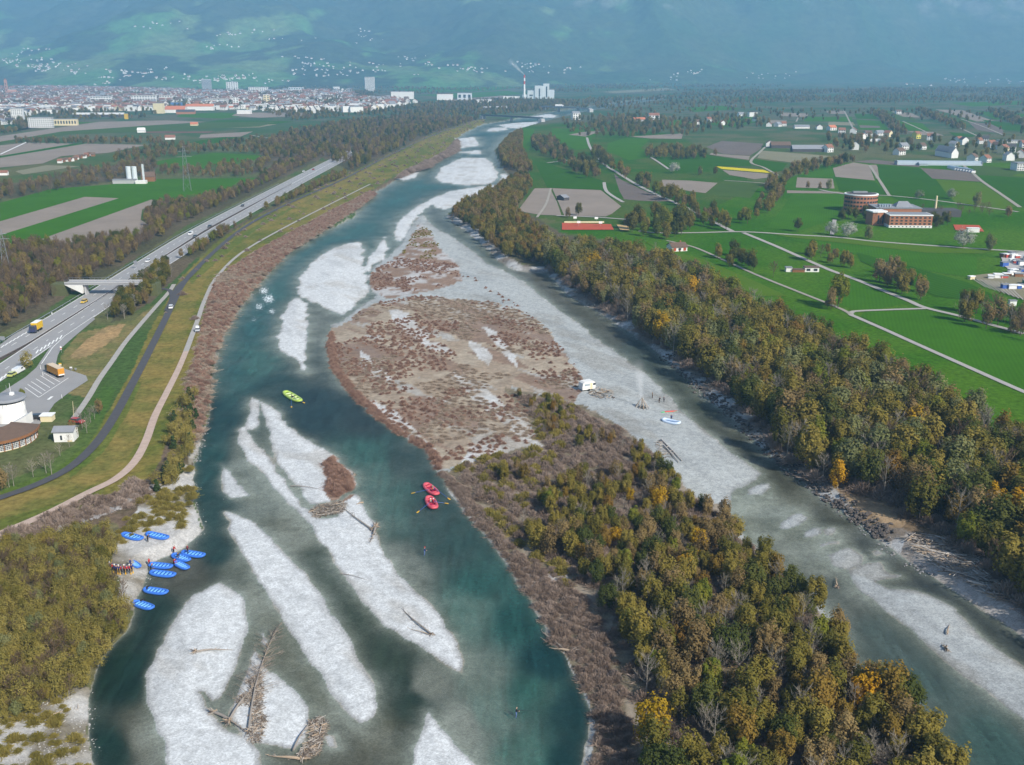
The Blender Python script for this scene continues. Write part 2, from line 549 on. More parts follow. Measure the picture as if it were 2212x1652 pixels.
for _b in BARS:
    bar = np.maximum(bar, signed(_b, 40))
isl = np.maximum(isl, signed(ISLAND, 60))
_w = Gn(R_OUT, 0.0)
_m = (py0 > 195)
outer = np.full(X.shape, -200.0)
_dd = segdist(X[_m], Y[_m], _w)
outer[_m] = np.where(inpoly(X[_m], Y[_m], _w), _dd, -_dd)
dist = np.hypot(X, Y)
wob = (fbm(X, Y, 5.0, 4, 3)-.5)*np.clip(dist/150, 1.0, 4.0)*1.5
land = -outer+wob*.6
gbar = np.maximum(bar+wob, isl+wob*.7)
S = np.maximum(land, gbar)                     # > 0 dry, < 0 metres out into the water
lump = fbm(X, Y, 9.0, 4, 11)-.5
fine = fbm(X, Y, 2.2, 3, 21)-.5
zb = np.where(bar > isl, np.clip(.05*S, 0, .75), np.clip(.06*S, 0, 1.1))
zland = np.clip(.42*land, -9, ZG)
Z = np.where(S > 0, np.where(gbar > land, zb*(1+.5*lump)+.05*lump, zland), np.clip(.07*S, -1.6, 0)+lump*.10+fine*.06*np.clip(dist/200, .3, 1))
Z = np.where((S > 0) & (Z < .012), .012, Z)
Z = np.where(land > 6, ZG, Z)


def Zat(x, y):
    """height of the ground sheet at world (x, y)"""
    p = proj(x, y, 0.0)
    j = int(np.clip(np.searchsorted(cols, p[0]), 1, NC-1))
    i = int(np.clip(np.searchsorted(-rows, -p[1]), 1, NR-1))
    return float(Z[i*NC+j])


def on(px, py, it=3):
    """ground point under a pixel"""
    z = .5
    for _ in range(it):
        p = G(px, py, z)
        z = max(Zat(p.x, p.y), -.05)
    return Vector((p.x, p.y, z))


# ------------------------------------------------------------------ ground cover colours
n_big = fbm(X, Y, 220., 5, 31)
n_mid = fbm(X, Y, 40., 5, 41)
n_sml = fbm(X, Y, 7., 4, 51)
alb = np.zeros((X.size, 3))
grav = np.zeros(X.size)


def lerp(a, b, t):
    return np.asarray(a)*(1-t[:, None])+np.asarray(b)*t[:, None]


alb[:] = lerp((.060, .105, .030), (.115, .120, .052), sstep(.35, .65, n_mid))
far = sstep(900, 2200, dist)
alb = alb*(1-far[:, None])+lerp((.045, .095, .040), (.105, .110, .070), sstep(.4, .6, n_mid*.6+n_big*.4))*far[:, None]


def paint(poly, ca, cb=None, n=None, jit=5.0, amt=1.0, thr=(.3, .7), g=None, mask=None):
    jx = (n_sml-.5)*2*jit
    jy = (fine*2)*jit*.6
    poly = np.asarray(poly, float)
    b = (lx > poly[:, 0].min()-12) & (lx < poly[:, 0].max()+12) & (ly > poly[:, 1].min()-12) & (ly < poly[:, 1].max()+12)
    m = np.zeros(X.shape, bool)
    m[b] = inpoly(lx[b]+jx[b], ly[b]+jy[b], poly)
    if mask is not None:
        m &= mask
    c = lerp(ca, cb if cb is not None else ca, sstep(thr[0], thr[1], (n if n is not None else n_sml)[m]))
    alb[m] = alb[m]*(1-amt)+c*amt
    if g is not None:
        grav[m] = g
    return m


GRAVEL, WETG = (.545, .56, .56), (.20, .205, .20)
MEAD = (.034, .112, .005)
# meadows to the right, rough ground left
paint([(1200, 500), (1350, 470), (1500, 440), (1640, 405), (1800, 350), (2300, 350), (2900, 420), (2900, 1400), (2300, 1000), (2212, 960), (2100, 900), (2000, 845), (1900, 790), (1790, 735),
       (1700, 690), (1600, 645), (1500, 590), (1420, 548), (1330, 520)], MEAD, (.062, .138, .010), n_mid, jit=2)
paint([(1120, 270), (1320, 262), (1480, 300), (1640, 400), (1500, 470), (1340, 500), (1160, 470), (1110, 400)], (.032, .100, .010), (.070, .105, .024), n_mid, jit=3)
# wooded ground
FF, FF2 = (.12, .095, .062), (.075, .074, .040)
WOODS_FLOOR = [
    [(970, 470), (1040, 515), (1090, 558), (1190, 588), (1240, 630), (1330, 680), (1400, 725), (1470, 780), (1560, 850), (1640, 910), (1700, 990), (1800, 1060), (1870, 1090), (1950, 1110), (2000, 1150), (2120, 1240),
     (2180, 1300), (2250, 1370), (2500, 1500), (2500, 1150), (2212, 975), (2100, 912), (2000, 855), (1900, 802), (1790, 745), (1700, 700), (1600, 655), (1500, 598), (1420, 556), (1330, 526), (1220, 508), (1160, 470), (1110, 450),
     (1150, 400), (1125, 330), (1125, 290), (1095, 296), (1075, 325), (1085, 360), (1112, 390), (1060, 416)],
    [(-400, 530), (110, 528), (170, 523), (320, 503), (310, 455), (340, 440), (430, 430), (500, 412), (560, 390), (600, 350), (700, 330), (690, 345), (640, 370), (560, 412), (480, 452), (400, 488), (310, 548), (230, 596), (150, 636), (80, 684), (-400, 900)],
    [(560, 330), (640, 282), (760, 262), (900, 250), (1040, 254), (1000, 272), (930, 292), (850, 330), (760, 372), (720, 350), (690, 340), (600, 350), (540, 380)],
    [(240, 695), (250, 640), (300, 600), (370, 560), (470, 510), (560, 460), (720, 380), (760, 378), (640, 430), (560, 465), (500, 500), (420, 560), (370, 610), (330, 650), (262, 690)],
    [(-300, 410), (60, 393), (180, 368), (330, 343), (345, 355), (330, 377), (180, 402), (60, 427), (-300, 440)],
]
for p in WOODS_FLOOR:
    paint(p, FF, FF2, n_mid, jit=3)
# dike grass between highway and river
DIKE = [(-400, 1010), (0, 1060), (110, 1020), (190, 960), (240, 880), (290, 790), (330, 700), (390, 600), (470, 520), (560, 465), (640, 428), (760, 372), (850, 328), (930, 290), (1000, 266), (1046, 256), (1046, 266), (1005, 285),
        (985, 300), (950, 340), (870, 368), (800, 410), (700, 462), (560, 540), (490, 600), (462, 660), (440, 720), (420, 790), (395, 860), (365, 940), (340, 1010), (290, 1060), (170, 1110), (60, 1160), (-400, 1300)]
paint(DIKE, (.195, .160, .044), (.105, .125, .026), n_sml*.5+n_mid*.5, jit=3, thr=(.35, .65))
paint([(190, 1000), (250, 900), (310, 800), (360, 700), (400, 620), (480, 530), (640, 435), (800, 360), (950, 290), (1000, 275), (930, 305), (700, 425), (520, 520), (440, 610), (410, 700), (380, 800), (330, 900), (270, 1000), (150, 1080), (-100, 1150), (-100, 1110)],
      (.235, .175, .055), (.16, .145, .042), n_sml, jit=2, amt=.7)
for q in ([(150, 1020), (215, 960), (262, 880), (300, 820), (305, 830), (272, 900), (225, 975), (150, 1035)], [(400, 600), (470, 540), (560, 482), (640, 440), (640, 446), (560, 492), (480, 555), (415, 612)],
          [(0, 1045), (90, 1010), (160, 960), (190, 900), (225, 830), (250, 840), (215, 930), (170, 1000), (90, 1045), (0, 1070)]):
    paint(q, (.060, .125, .020), jit=3, amt=.55)
paint([(170, 720), (290, 690), (330, 660), (345, 650), (300, 700), (240, 780), (190, 860), (150, 850), (130, 770)], (.135, .14, .05), (.2, .165, .07), n_sml, jit=3)
paint([(150, 770), (185, 735), (230, 705), (270, 700), (255, 725), (200, 765), (165, 775)], (.36, .24, .115), (.25, .185, .09), n_sml, jit=3)
# bank strip of scrub and the gravel landing
paint([(470, 598), (560, 538), (700, 462), (800, 412), (870, 372), (960, 332), (990, 302), (990, 330), (900, 375), (800, 425), (700, 492), (620, 545), (560, 605), (515, 660), (478, 720), (460, 770), (452, 830), (445, 890), (430, 935),
       (415, 1000), (350, 1095), (300, 1120), (250, 1150), (150, 1180), (0, 1200), (0, 1165), (170, 1112), (290, 1062), (340, 1010), (365, 940), (395, 860), (420, 790), (440, 720), (462, 660)], (.155, .112, .080), (.105, .085, .052), n_sml, jit=3)
paint([(-200, 1175), (100, 1145), (250, 1130), (300, 1180), (240, 1260), (285, 1310), (278, 1355), (236, 1402), (205, 1445), (180, 1500), (60, 1560), (-200, 1560)], (.15, .135, .07), (.10, .105, .045), n_sml, jit=6)
for q, a in (([(310, 1080), (350, 1050), (400, 1000), (420, 1000), (416, 1060), (424, 1100), (436, 1140), (400, 1182), (345, 1206), (322, 1224), (316, 1250), (300, 1282), (290, 1305), (250, 1290), (258, 1250), (240, 1225), (250, 1180), (270, 1140)], 1),
             ([(-200, 1550), (60, 1540), (150, 1480), (192, 1470), (186, 1560), (200, 1650), (220, 1900), (-200, 1900)], 1), ([(175, 1420), (195, 1405), (190, 1440), (178, 1450)], 1), ([(405, 905), (440, 890), (428, 960), (412, 1000), (400, 960)], 1)):
    m = paint(q, (.44, .43, .41), (.20, .175, .13), n_sml*.5+n_mid*.5, jit=7, thr=(.40, .62), g=.8)
# right bank ledge: pale stones, earth
RB = [(968, 466), (1025, 512), (1075, 562), (1108, 583), (1182, 590), (1225, 635), (1312, 685), (1392, 739), (1476, 805), (1519, 850), (1586, 907), (1663, 980), (1760, 1063), (1860, 1130), (1943, 1194), (1990, 1230), (2143, 1330), (2300, 1420)]
w = Gn(RB, 0.0)
dRB = segdist(X, Y, w, closed=False)
m = (land > 0) & (dRB < 6.5+3*(n_sml-.5)) & (py0 > 460)
alb[m] = lerp((.42, .42, .41), (.17, .145, .12), sstep(.4, .62, n_sml[m]))
grav[m] = 1
m = (land > 0) & (dRB >= 6.0) & (dRB < 12+5*(n_mid-.5)) & (py0 > 700)
alb[m] = lerp((.20, .145, .092), (.12, .09, .06), sstep(.35, .65, n_sml[m]))
paint([(1800, 1052), (1850, 1068), (1940, 1100), (1965, 1120), (1950, 1140), (1900, 1140), (1860, 1112)], (.34, .245, .15), (.24, .175, .11), n_sml, jit=4)
paint([(1960, 1150), (2040, 1160), (2100, 1195), (2180, 1280), (2230, 1340), (2230, 1385), (2150, 1325), (2060, 1270), (1990, 1225), (1945, 1185)], (.25, .22, .19), (.36, .33, .30), n_sml, jit=5)
# gravel bars and island
m = (gbar > 0) & (gbar > land)
damp = sstep(.50, .72, fbm(X*.85+Y*.5, (Y*.85-X*.5)*.3, 7., 5, 61))
alb[m] = lerp(GRAVEL, (.33, .34, .345), damp[m]*.4)
silt = sstep(.56, .70, fbm(X*.8+Y*.6, (Y*.8-X*.6)*.4, 9., 4, 71))
alb[m] = alb[m]*(1-silt[m][:, None]*.45)+np.array((.36, .335, .295))*silt[m][:, None]*.45
grav[m] = 1
edge = m & (S < 4)
te = np.clip(1.1-S/(.5+1.3*sstep(.35, .7, n_mid)), 0, 1)
alb[edge] = alb[edge]*(1-te[edge][:, None]*.35)+np.array((.30, .29, .27))*te[edge][:, None]*.35
wl = m & (S < .55)
alb[wl] *= .8
im = (isl > bar) & (isl > 0) & m
alb[im] *= np.array((.67, .69, .685))
low = m & (px0 > 1550) & (py0 > 1000)
alb[low & ~im] *= np.array((.66, .68, .68))
TAN, TAN2, RB1, RB2 = (.36, .305, .235), (.30, .24, .18), (.20, .135, .10), (.25, .175, .13)
paint([(870, 540), (905, 478), (930, 497), (946, 530), (990, 570), (1000, 605), (950, 622), (900, 632), (840, 640), (800, 622), (800, 590), (830, 565)], (.42, .41, .40), RB2, n_sml, jit=5, thr=(.38, .52), mask=im)
TANP = [(712, 705), (750, 690), (800, 655), (900, 640), (1000, 648), (1100, 660), (1170, 700), (1230, 770), (1262, 830), (1240, 870), (1110, 830), (1170, 960), (1120, 965), (1000, 1010), (950, 1000), (900, 955), (830, 918), (770, 867), (735, 825), (712, 785), (706, 740)]
streak = fbm(X*.9+Y*.75, (Y*.9-X*.75)*.28, 11., 4, 81)
streak2 = fbm(X*.9+Y*.75, (Y*.9-X*.75)*.22, 8., 4, 87)
paint(TANP, TAN, TAN2, n_sml, jit=16, thr=(.3, .7), g=.4, mask=im & (streak2 < .56))
paint(TANP, (.37, .36, .335), (.33, .30, .26), n_sml, jit=5, g=1, mask=im & (streak2 >= .56))
paint(TANP, RB1, RB2, n_sml, jit=5, amt=.85, mask=im & (streak > .57))
for q in ([(840, 665), (880, 672), (905, 700), (930, 730), (905, 735), (870, 710), (845, 690)], [(1040, 700), (1070, 715), (1105, 750), (1118, 790), (1100, 775), (1065, 735)], [(1010, 735), (1035, 738), (1066, 765), (1060, 787), (1030, 770)],
          [(775, 752), (800, 770), (845, 815), (850, 830), (810, 815), (780, 785)], [(975, 800), (1020, 815), (1080, 860), (1140, 915), (1170, 960), (1130, 950), (1080, 905), (1020, 860)], [(745, 835), (780, 845), (860, 885), (940, 960), (925, 968), (850, 915), (780, 868)],
          [(900, 730), (960, 740), (985, 765), (930, 755)], [(985, 1000), (1020, 955), (1080, 958), (1090, 985), (1040, 985)]):
    paint(q, (.50, .50, .49), (.40, .38, .35), n_sml, jit=5, g=1, mask=im)
WOODP = [(1090, 835), (1180, 852), (1260, 872), (1330, 912), (1400, 962), (1440, 1002), (1490, 1060), (1560, 1080), (1600, 1150), (1680, 1226), (1750, 1286), (1800, 1346), (1830, 1408), (1858, 1464), (1940, 1495), (1985, 1560), (2065, 1658), (2250, 1900), (1265, 1900), (1275, 1640), (1290, 1560),
         (1275, 1490), (1230, 1420), (1180, 1340), (1130, 1262), (1090, 1190), (1050, 1140), (1000, 1080), (960, 1035), (950, 1005), (1000, 1010), (1120, 965), (1170, 960), (1140, 900)]
paint(WOODP, (.27, .23, .18), (.17, .145, .10), n_sml, jit=6, g=0, mask=im, thr=(.35, .6))
for q in ([(1130, 1225), (1180, 1220), (1230, 1230), (1225, 1255), (1170, 1262), (1140, 1250)], [(1010, 955), (1075, 965), (1080, 985), (1020, 985)], [(1060, 1110), (1100, 1130), (1080, 1140)], [(1250, 1290), (1290, 1330), (1270, 1350)]):
    paint(q, (.48, .455, .43), (.34, .30, .26), n_sml, jit=7, g=1, mask=im)
paint([(695, 1000), (718, 985), (768, 1034), (765, 1060), (730, 1078), (705, 1060), (712, 1030)], RB1, RB2, n_sml, jit=5, g=0, mask=m)
# bed under water
wm = S <= 0
alb[wm] = lerp((.32, .31, .27), (.20, .195, .16), sstep(.35, .65, n_sml[wm]*.6+n_mid[wm]*.4))
grav[wm] = 1

idx = np.arange(NR*NC).reshape(NR, NC)
quads = np.stack([idx[:-1, :-1], idx[:-1, 1:], idx[1:, 1:], idx[1:, :-1]], -1).reshape(-1, 4)


def ground_material():
    m, nt, b = _nodes('valley_ground')
    N, K = nt.nodes, nt.links
    at = N.new('ShaderNodeAttribute')
    at.attribute_name = 'cover'
    ag = N.new('ShaderNodeAttribute')
    ag.attribute_name = 'stones'
    geo = N.new('ShaderNodeNewGeometry')
    v = N.new('ShaderNodeTexVoronoi')
    v.inputs['Scale'].default_value = 4.0
    K.new(geo.outputs['Position'], v.inputs['Vector'])
    v2 = N.new('ShaderNodeTexVoronoi')
    v2.inputs['Scale'].default_value = .9
    K.new(geo.outputs['Position'], v2.inputs['Vector'])
    hs = N.new('ShaderNodeSeparateColor')
    K.new(v.outputs['Color'], hs.inputs[0])
    hs2 = N.new('ShaderNodeSeparateColor')
    K.new(v2.outputs['Color'], hs2.inputs[0])
    nz = N.new('ShaderNodeTexNoise')
    nz.inputs['Scale'].default_value = .55
    nz.inputs['Detail'].default_value = 9
    nz.inputs['Roughness'].default_value = .72
    K.new(geo.outputs['Position'], nz.inputs['Vector'])

    def mr(src, a, b_, c, d):
        n = N.new('ShaderNodeMapRange')
        n.inputs[1].default_value, n.inputs[2].default_value = a, b_
        n.inputs[3].default_value, n.inputs[4].default_value = c, d
        K.new(src, n.inputs[0])
        return n.outputs[0]

    def mul(a, b_):
        n = N.new('ShaderNodeMath')
        n.operation = 'MULTIPLY'
        K.new(a, n.inputs[0])
        K.new(b_, n.inputs[1])
        return n.outputs[0]
    peb = mul(mr(hs.outputs[0], 0, 1, .82, 1.18), mr(hs2.outputs[1], 0, 1, .90, 1.10))
    veg = mr(nz.outputs[0], .25, .75, .45, 1.55)
    gn = mr(nz.outputs[0], .25, .75, .82, 1.18)
    peb = mul(peb, gn)
    mx = N.new('ShaderNodeMix')
    K.new(ag.outputs['Fac'], mx.inputs[0])
    K.new(veg, mx.inputs[2])
    K.new(peb, mx.inputs[3])
    vm = N.new('ShaderNodeVectorMath')
    vm.operation = 'SCALE'
    K.new(at.outputs['Color'], vm.inputs[0])
    K.new(mx.outputs[0], vm.inputs['Scale'])
    K.new(vm.outputs[0], b.inputs['Base Color'])
    bp = N.new('ShaderNodeBump')
    bp.inputs['Strength'].default_value = .25
    bp.inputs['Distance'].default_value = .12
    K.new(mx.outputs[0], bp.inputs['Height'])
    K.new(bp.outputs[0], b.inputs['Normal'])
    b.inputs['Roughness'].default_value = .95
    b.inputs['Specular IOR Level'].default_value = .0
    return m


def add_attrs(me, cover=None, **fl):
    if cover is not None:
        a = me.attributes.new('cover', 'FLOAT_COLOR', 'POINT')
        c4 = np.ones((len(cover), 4), np.float32)
        c4[:, :cover.shape[1]] = cover
        a.data.foreach_set('color', c4.ravel())
    for k, val in fl.items():
        a = me.attributes.new(k, 'FLOAT', 'POINT')
        a.data.foreach_set('value', np.asarray(val, np.float32))


me = np_mesh('ground', np.stack([X, Y, Z], -1), quads, [ground_material()], smooth=True)
add_attrs(me, np.clip(alb, 0, 1), stones=grav)
ground = tag(obj('ground', me), 'valley floor with gravel bars, dike grass and wood floor', kind='structure')

# ------------------------------------------------------------------ water sheet
wet = (Z < .06) & (land < 4) & (py0 > 200) & (px0 > -70) & (px0 < 2290) & (py0 < 1770)
fw = wet[quads].any(1)
use = np.unique(quads[fw])
remap = -np.ones(X.size, np.int64)
remap[use] = np.arange(len(use))
ctl = np.array([[c[0], c[1]] for c in WCTL], float)
cw = Gn(ctl, 0.0)
vals = np.array([list(c[2])+[c[3], c[4]] for c in WCTL], float)
ux, uy = X[use], Y[use]
# distances measured in surveyed pixels so that far reaches keep their own control points
d2 = (px0[use][:, None]-ctl[None, :, 0])**2+((py0[use][:, None]-ctl[None, :, 1])*1.2)**2+150.
wgt = d2**-2.2
wv = (wgt[:, :, None]*vals[None]).sum(1)/wgt.sum(1)[:, None]
dep = np.clip(-S[use]+.15, 0, 99)
scl = np.clip(dist[use]/200, 1, 6)
op = (wv[:, 3]*(1-np.exp(-dep/(wv[:, 4]*.55*scl))))**1.1
op = np.clip(op*(.90+.35*(n_mid[use]-.5)+.5*(n_sml[use]-.5)*.5), 0, .985)
w4 = np.concatenate([np.clip(wv[:, :3]*np.array((.82, .78, .68))*(1+.25*(n_mid[use]-.5))[:, None], 0, 1), op[:, None]], 1)
foam = np.zeros(len(use))
for (fx, fy, fr, ww) in ((570, 628, 16, 1.), (580, 645, 20, 1.), (560, 662, 16, .9), (588, 672, 14, .9), (548, 690, 14, .7), (768, 1027, 9, .8), (855, 1003, 9, .6), (545, 700, 10, .35), (640, 905, 8, .4), (700, 862, 10, .3), (1340, 1445, 6, .5), (480, 1135, 8, .4)):
    foam = np.maximum(foam, ww*np.exp(-((px0[use]-fx)**2+((py0[use]-fy)*1.3)**2)/(fr*fr)))


def water_material():
    m, nt, b = _nodes('river_water')
    N, K = nt.nodes, nt.links
    N.remove(b)
    out = N['Material Output']
    at = N.new('ShaderNodeAttribute')
    at.attribute_name = 'cover'
    fo = N.new('ShaderNodeAttribute')
    fo.attribute_name = 'foam'
    geo = N.new('ShaderNodeNewGeometry')
    mp = N.new('ShaderNodeMapping')
    mp.inputs['Rotation'].default_value[2] = .5
    mp.inputs['Scale'].default_value = (1, .5, 1)
    K.new(geo.outputs['Position'], mp.inputs[0])
    nz = N.new('ShaderNodeTexNoise')
    nz.inputs['Scale'].default_value = .9
    nz.inputs['Detail'].default_value = 6
    nz.inputs['Roughness'].default_value = .65
    K.new(mp.outputs[0], nz.inputs['Vector'])
    bp = N.new('ShaderNodeBump')
    bp.inputs['Strength'].default_value = .2
    bp.inputs['Distance'].default_value = .25
    K.new(nz.outputs[0], bp.inputs['Height'])
    # mottled bed tone in the body colour
    n2 = N.new('ShaderNodeTexNoise')
    n2.inputs['Scale'].default_value = 1.0
    n2.inputs['Detail'].default_value = 10
    n2.inputs['Roughness'].default_value = .85
    K.new(geo.outputs['Position'], n2.inputs['Vector'])
    mr = N.new('ShaderNodeMapRange')
    mr.inputs[1].default_value, mr.inputs[2].default_value, mr.inputs[3].default_value, mr.inputs[4].default_value = .3, .7, .55, 1.45
    K.new(n2.outputs[0], mr.inputs[0])
    mp4 = N.new('ShaderNodeMapping')
    mp4.inputs['Rotation'].default_value[2] = .42
    mp4.inputs['Scale'].default_value = (.55, .09, 1)
    K.new(geo.outputs['Position'], mp4.inputs[0])
    n4 = N.new('ShaderNodeTexNoise')
    n4.inputs['Detail'].default_value = 6
    n4.inputs['Scale'].default_value = 1
    n4.inputs['Distortion'].default_value = .6
    K.new(mp4.outputs[0], n4.inputs['Vector'])
    m5 = N.new('ShaderNodeMapRange')
    m5.inputs[1].default_value, m5.inputs[2].default_value, m5.inputs[3].default_value, m5.inputs[4].default_value = .3, .7, .72, 1.3
    K.new(n4.outputs[0], m5.inputs[0])
    mm5 = N.new('ShaderNodeMath')
    mm5.operation = 'MULTIPLY'
    K.new(mr.outputs[0], mm5.inputs[0])
    K.new(m5.outputs[0], mm5.inputs[1])
    vm = N.new('ShaderNodeVectorMath')
    vm.operation = 'SCALE'
    K.new(at.outputs['Color'], vm.inputs[0])
    K.new(mm5.outputs[0], vm.inputs['Scale'])
    df = N.new('ShaderNodeBsdfDiffuse')
    K.new(vm.outputs[0], df.inputs[0])
    K.new(bp.outputs[0], df.inputs['Normal'])
    tr = N.new('ShaderNodeBsdfTransparent')
    tr.inputs[0].default_value = (.90, .965, .955, 1)
    m1 = N.new('ShaderNodeMixShader')
    K.new(at.outputs['Alpha'], m1.inputs[0])
    K.new(tr.outputs[0], m1.inputs[1])
    K.new(df.outputs[0], m1.inputs[2])
    gl = N.new('ShaderNodeBsdfGlossy')
    gl.inputs['Roughness'].default_value = .22
    gl.inputs['Color'].default_value = (.62, .62, .62, 1)
    K.new(bp.outputs[0], gl.inputs['Normal'])
    fr = N.new('ShaderNodeLayerWeight')
    fr.inputs[0].default_value = .5
    fp = N.new('ShaderNodeMath')
    fp.operation = 'POWER'
    fp.inputs[1].default_value = 4.5
    K.new(fr.outputs['Facing'], fp.inputs[0])
    fm = N.new('ShaderNodeMath')
    fm.operation = 'MULTIPLY_ADD'
    fm.inputs[1].default_value = .28
    fm.inputs[2].default_value = .012
    K.new(fp.outputs[0], fm.inputs[0])
    m2 = N.new('ShaderNodeMixShader')
    K.new(fm.outputs[0], m2.inputs[0])
    K.new(m1.outputs[0], m2.inputs[1])
    K.new(gl.outputs[0], m2.inputs[2])
    # broken white water
    n3 = N.new('ShaderNodeTexNoise')
    n3.inputs['Scale'].default_value = 1.1
    n3.inputs['Detail'].default_value = 9
    n3.inputs['Roughness'].default_value = .75
    mp3 = N.new('ShaderNodeMapping')
    mp3.inputs['Rotation'].default_value[2] = -.35
    mp3.inputs['Scale'].default_value = (1.6, .45, 1)
    K.new(geo.outputs['Position'], mp3.inputs[0])
    K.new(mp3.outputs[0], n3.inputs['Vector'])
    mu = N.new('ShaderNodeMath')
    mu.operation = 'MULTIPLY_ADD'
    K.new(fo.outputs['Fac'], mu.inputs[0])
    mu.inputs[1].default_value = .33
    K.new(n3.outputs[0], mu.inputs[2])
    m4 = N.new('ShaderNodeMapRange')
    m4.inputs[1].default_value, m4.inputs[2].default_value = .74, .86
    K.new(mu.outputs[0], m4.inputs[0])
    wf = N.new('ShaderNodeBsdfDiffuse')
    wf.inputs[0].default_value = (.75, .8, .82, 1)
    m3 = N.new('ShaderNodeMixShader')
    K.new(m4.outputs[0], m3.inputs[0])
    K.new(m2.outputs[0], m3.inputs[1])
    K.new(wf.outputs[0], m3.inputs[2])
    K.new(m3.outputs[0], out.inputs['Surface'])
    return m


me = np_mesh('river_water', np.stack([ux, uy, np.zeros_like(ux)], -1), remap[quads[fw]], [water_material()], smooth=True)
add_attrs(me, w4, foam=foam)
tag(obj('river_water', me), 'turquoise braided river water between pale gravel bars', kind='structure')

# ------------------------------------------------------------------ mountains closing the valley
def foot(a):
    """distance of the slope's foot by bearing a = x / y"""
    return 4750+1900*sstep(-.1, .5, a)+170*np.sin(a*9+1)+90*np.sin(a*23)


def hill(x, y):
    a = x/np.maximum(y, 1)
    t = y-foot(a)
    t = np.maximum(t, -200)
    lf = 1-sstep(-.15, .32, a)
    base = np.where(t < 0, .012*t, 0)
    zl = .10*np.clip(t, 0, 1400)+.27*np.clip(t-1400, 0, None)
    zr = .10*np.clip(t, 0, 500)+.52*np.clip(t-500, 0, None)
    z = base+zl*lf+zr*(1-lf)
    up = np.clip(t/1500, 0, 1)
    rid = 1-np.abs(fbm(x, y*.45, 1500., 5, 91)*2-1)
    z += up*(rid-.5)*(520-250*lf)+up*(fbm(x, y, 500., 5, 95)-.5)*300*up+(fbm(x, y, 260., 4, 97)-.5)*45*np.clip(t/300, 0, 1)
    z = np.where(z > 700, 700+(z-700)*.2, z)
    return np.clip(z, -5, 920)


ha = np.linspace(-1.15, 1.15, 640)
hd = np.concatenate([np.linspace(-150, 2600, 190), np.linspace(2630, 6200, 90)])
HA, HD = np.meshgrid(ha, hd)
HX0 = HA
HYY = foot(HA)+HD
HXX = HA*HYY
HZ = hill(HXX, HYY)
hx, hy, hz = HXX.ravel(), HYY.ravel(), HZ.ravel()
gy = np.gradient(HZ, axis=0)/np.gradient(HYY, axis=0)
steep = np.abs(gy).ravel()
ht = HD.ravel()
halb = lerp((.050, .120, .036), (.085, .125, .050), sstep(.35, .65, fbm(hx, hy, 300., 4, 101)))
wood = fbm(hx, hy*.6, 420., 5, 103)*.6+fbm(hx, hy*.7, 110., 4, 113)*.4+.20*sstep(1200, 2600, ht)+.10*sstep(.0, .4, HA.ravel())+.04*sstep(400, 900, ht)
wood = wood+.16*sstep(-.12, .2, HA.ravel())
fo_ = sstep(.49, .57, wood)*(.85-.25*sstep(-.1, .2, HA.ravel()))
halb = halb*(1-fo_[:, None])+lerp((.020, .038, .024), (.045, .048, .034), fbm(hx, hy, 120., 4, 105))*fo_[:, None]
rock = .38*sstep(.60, .70, fbm(hx*1.2, hz*1.6+hy*.2, 330., 5, 107)+.12*sstep(.5, 1.1, steep))*sstep(330, 520, hz)*sstep(-.22, .02, HA.ravel())
halb *= (1.35-.25*fo_)[:, None]*(1.12-.12*sstep(-.2, .1, HA.ravel()))[:, None]
halb = halb*(1-rock[:, None])+np.array((.30, .29, .28))*rock[:, None]
hi_ = np.arange(HA.size).reshape(HA.shape)
hq = np.stack([hi_[:-1, :-1], hi_[:-1, 1:], hi_[1:, 1:], hi_[1:, :-1]], -1).reshape(-1, 4)


def hill_material():
    m, nt, b = _nodes('mountain_slope')
    N, K = nt.nodes, nt.links
    at = N.new('ShaderNodeAttribute')
    at.attribute_name = 'cover'
    geo = N.new('ShaderNodeNewGeometry')
    nz = N.new('ShaderNodeTexNoise')
    nz.inputs['Scale'].default_value = .022
    nz.inputs['Detail'].default_value = 8
    nz.inputs['Roughness'].default_value = .75
    K.new(geo.outputs['Position'], nz.inputs['Vector'])
    mr = N.new('ShaderNodeMapRange')
    mr.inputs[1].default_value, mr.inputs[2].default_value, mr.inputs[3].default_value, mr.inputs[4].default_value = .3, .7, .45, 1.55
    K.new(nz.outputs[0], mr.inputs[0])
    vm = N.new('ShaderNodeVectorMath')
    vm.operation = 'SCALE'
    K.new(at.outputs['Color'], vm.inputs[0])
    K.new(mr.outputs[0], vm.inputs['Scale'])
    K.new(vm.outputs[0], b.inputs['Base Color'])
    bp = N.new('ShaderNodeBump')
    bp.inputs['Strength'].default_value = .7
    bp.inputs['Distance'].default_value = 14
    K.new(nz.outputs[0], bp.inputs['Height'])
    K.new(bp.outputs[0], b.inputs['Normal'])
    b.inputs['Roughness'].default_value = 1
    b.inputs['Specular IOR Level'].default_value = 0
    return m


me = np_mesh('mountains', np.stack([hx, hy, hz], -1), hq, [hill_material()], smooth=True)
add_attrs(me, np.clip(halb, 0, 1))
tag(obj('mountains', me), 'hazy blue green mountain slopes closing the valley', kind='structure')


def far_point(px, py):
    """where the line of sight of a pixel meets valley floor or mountain slope"""
    dx, dy, dz = ray(px, py)
    yy = np.linspace(1500, 12500, 1600)
    z = CH+dz/dy*yy
    x = dx/dy*yy
    g = np.where(yy > foot(x/yy), np.maximum(hill(x, yy), ZG), ZG)
    k = np.argmax(z <= g)
    if z[k] > g[k]:
        return None
    return Vector((x[k], yy[k], g[k]))


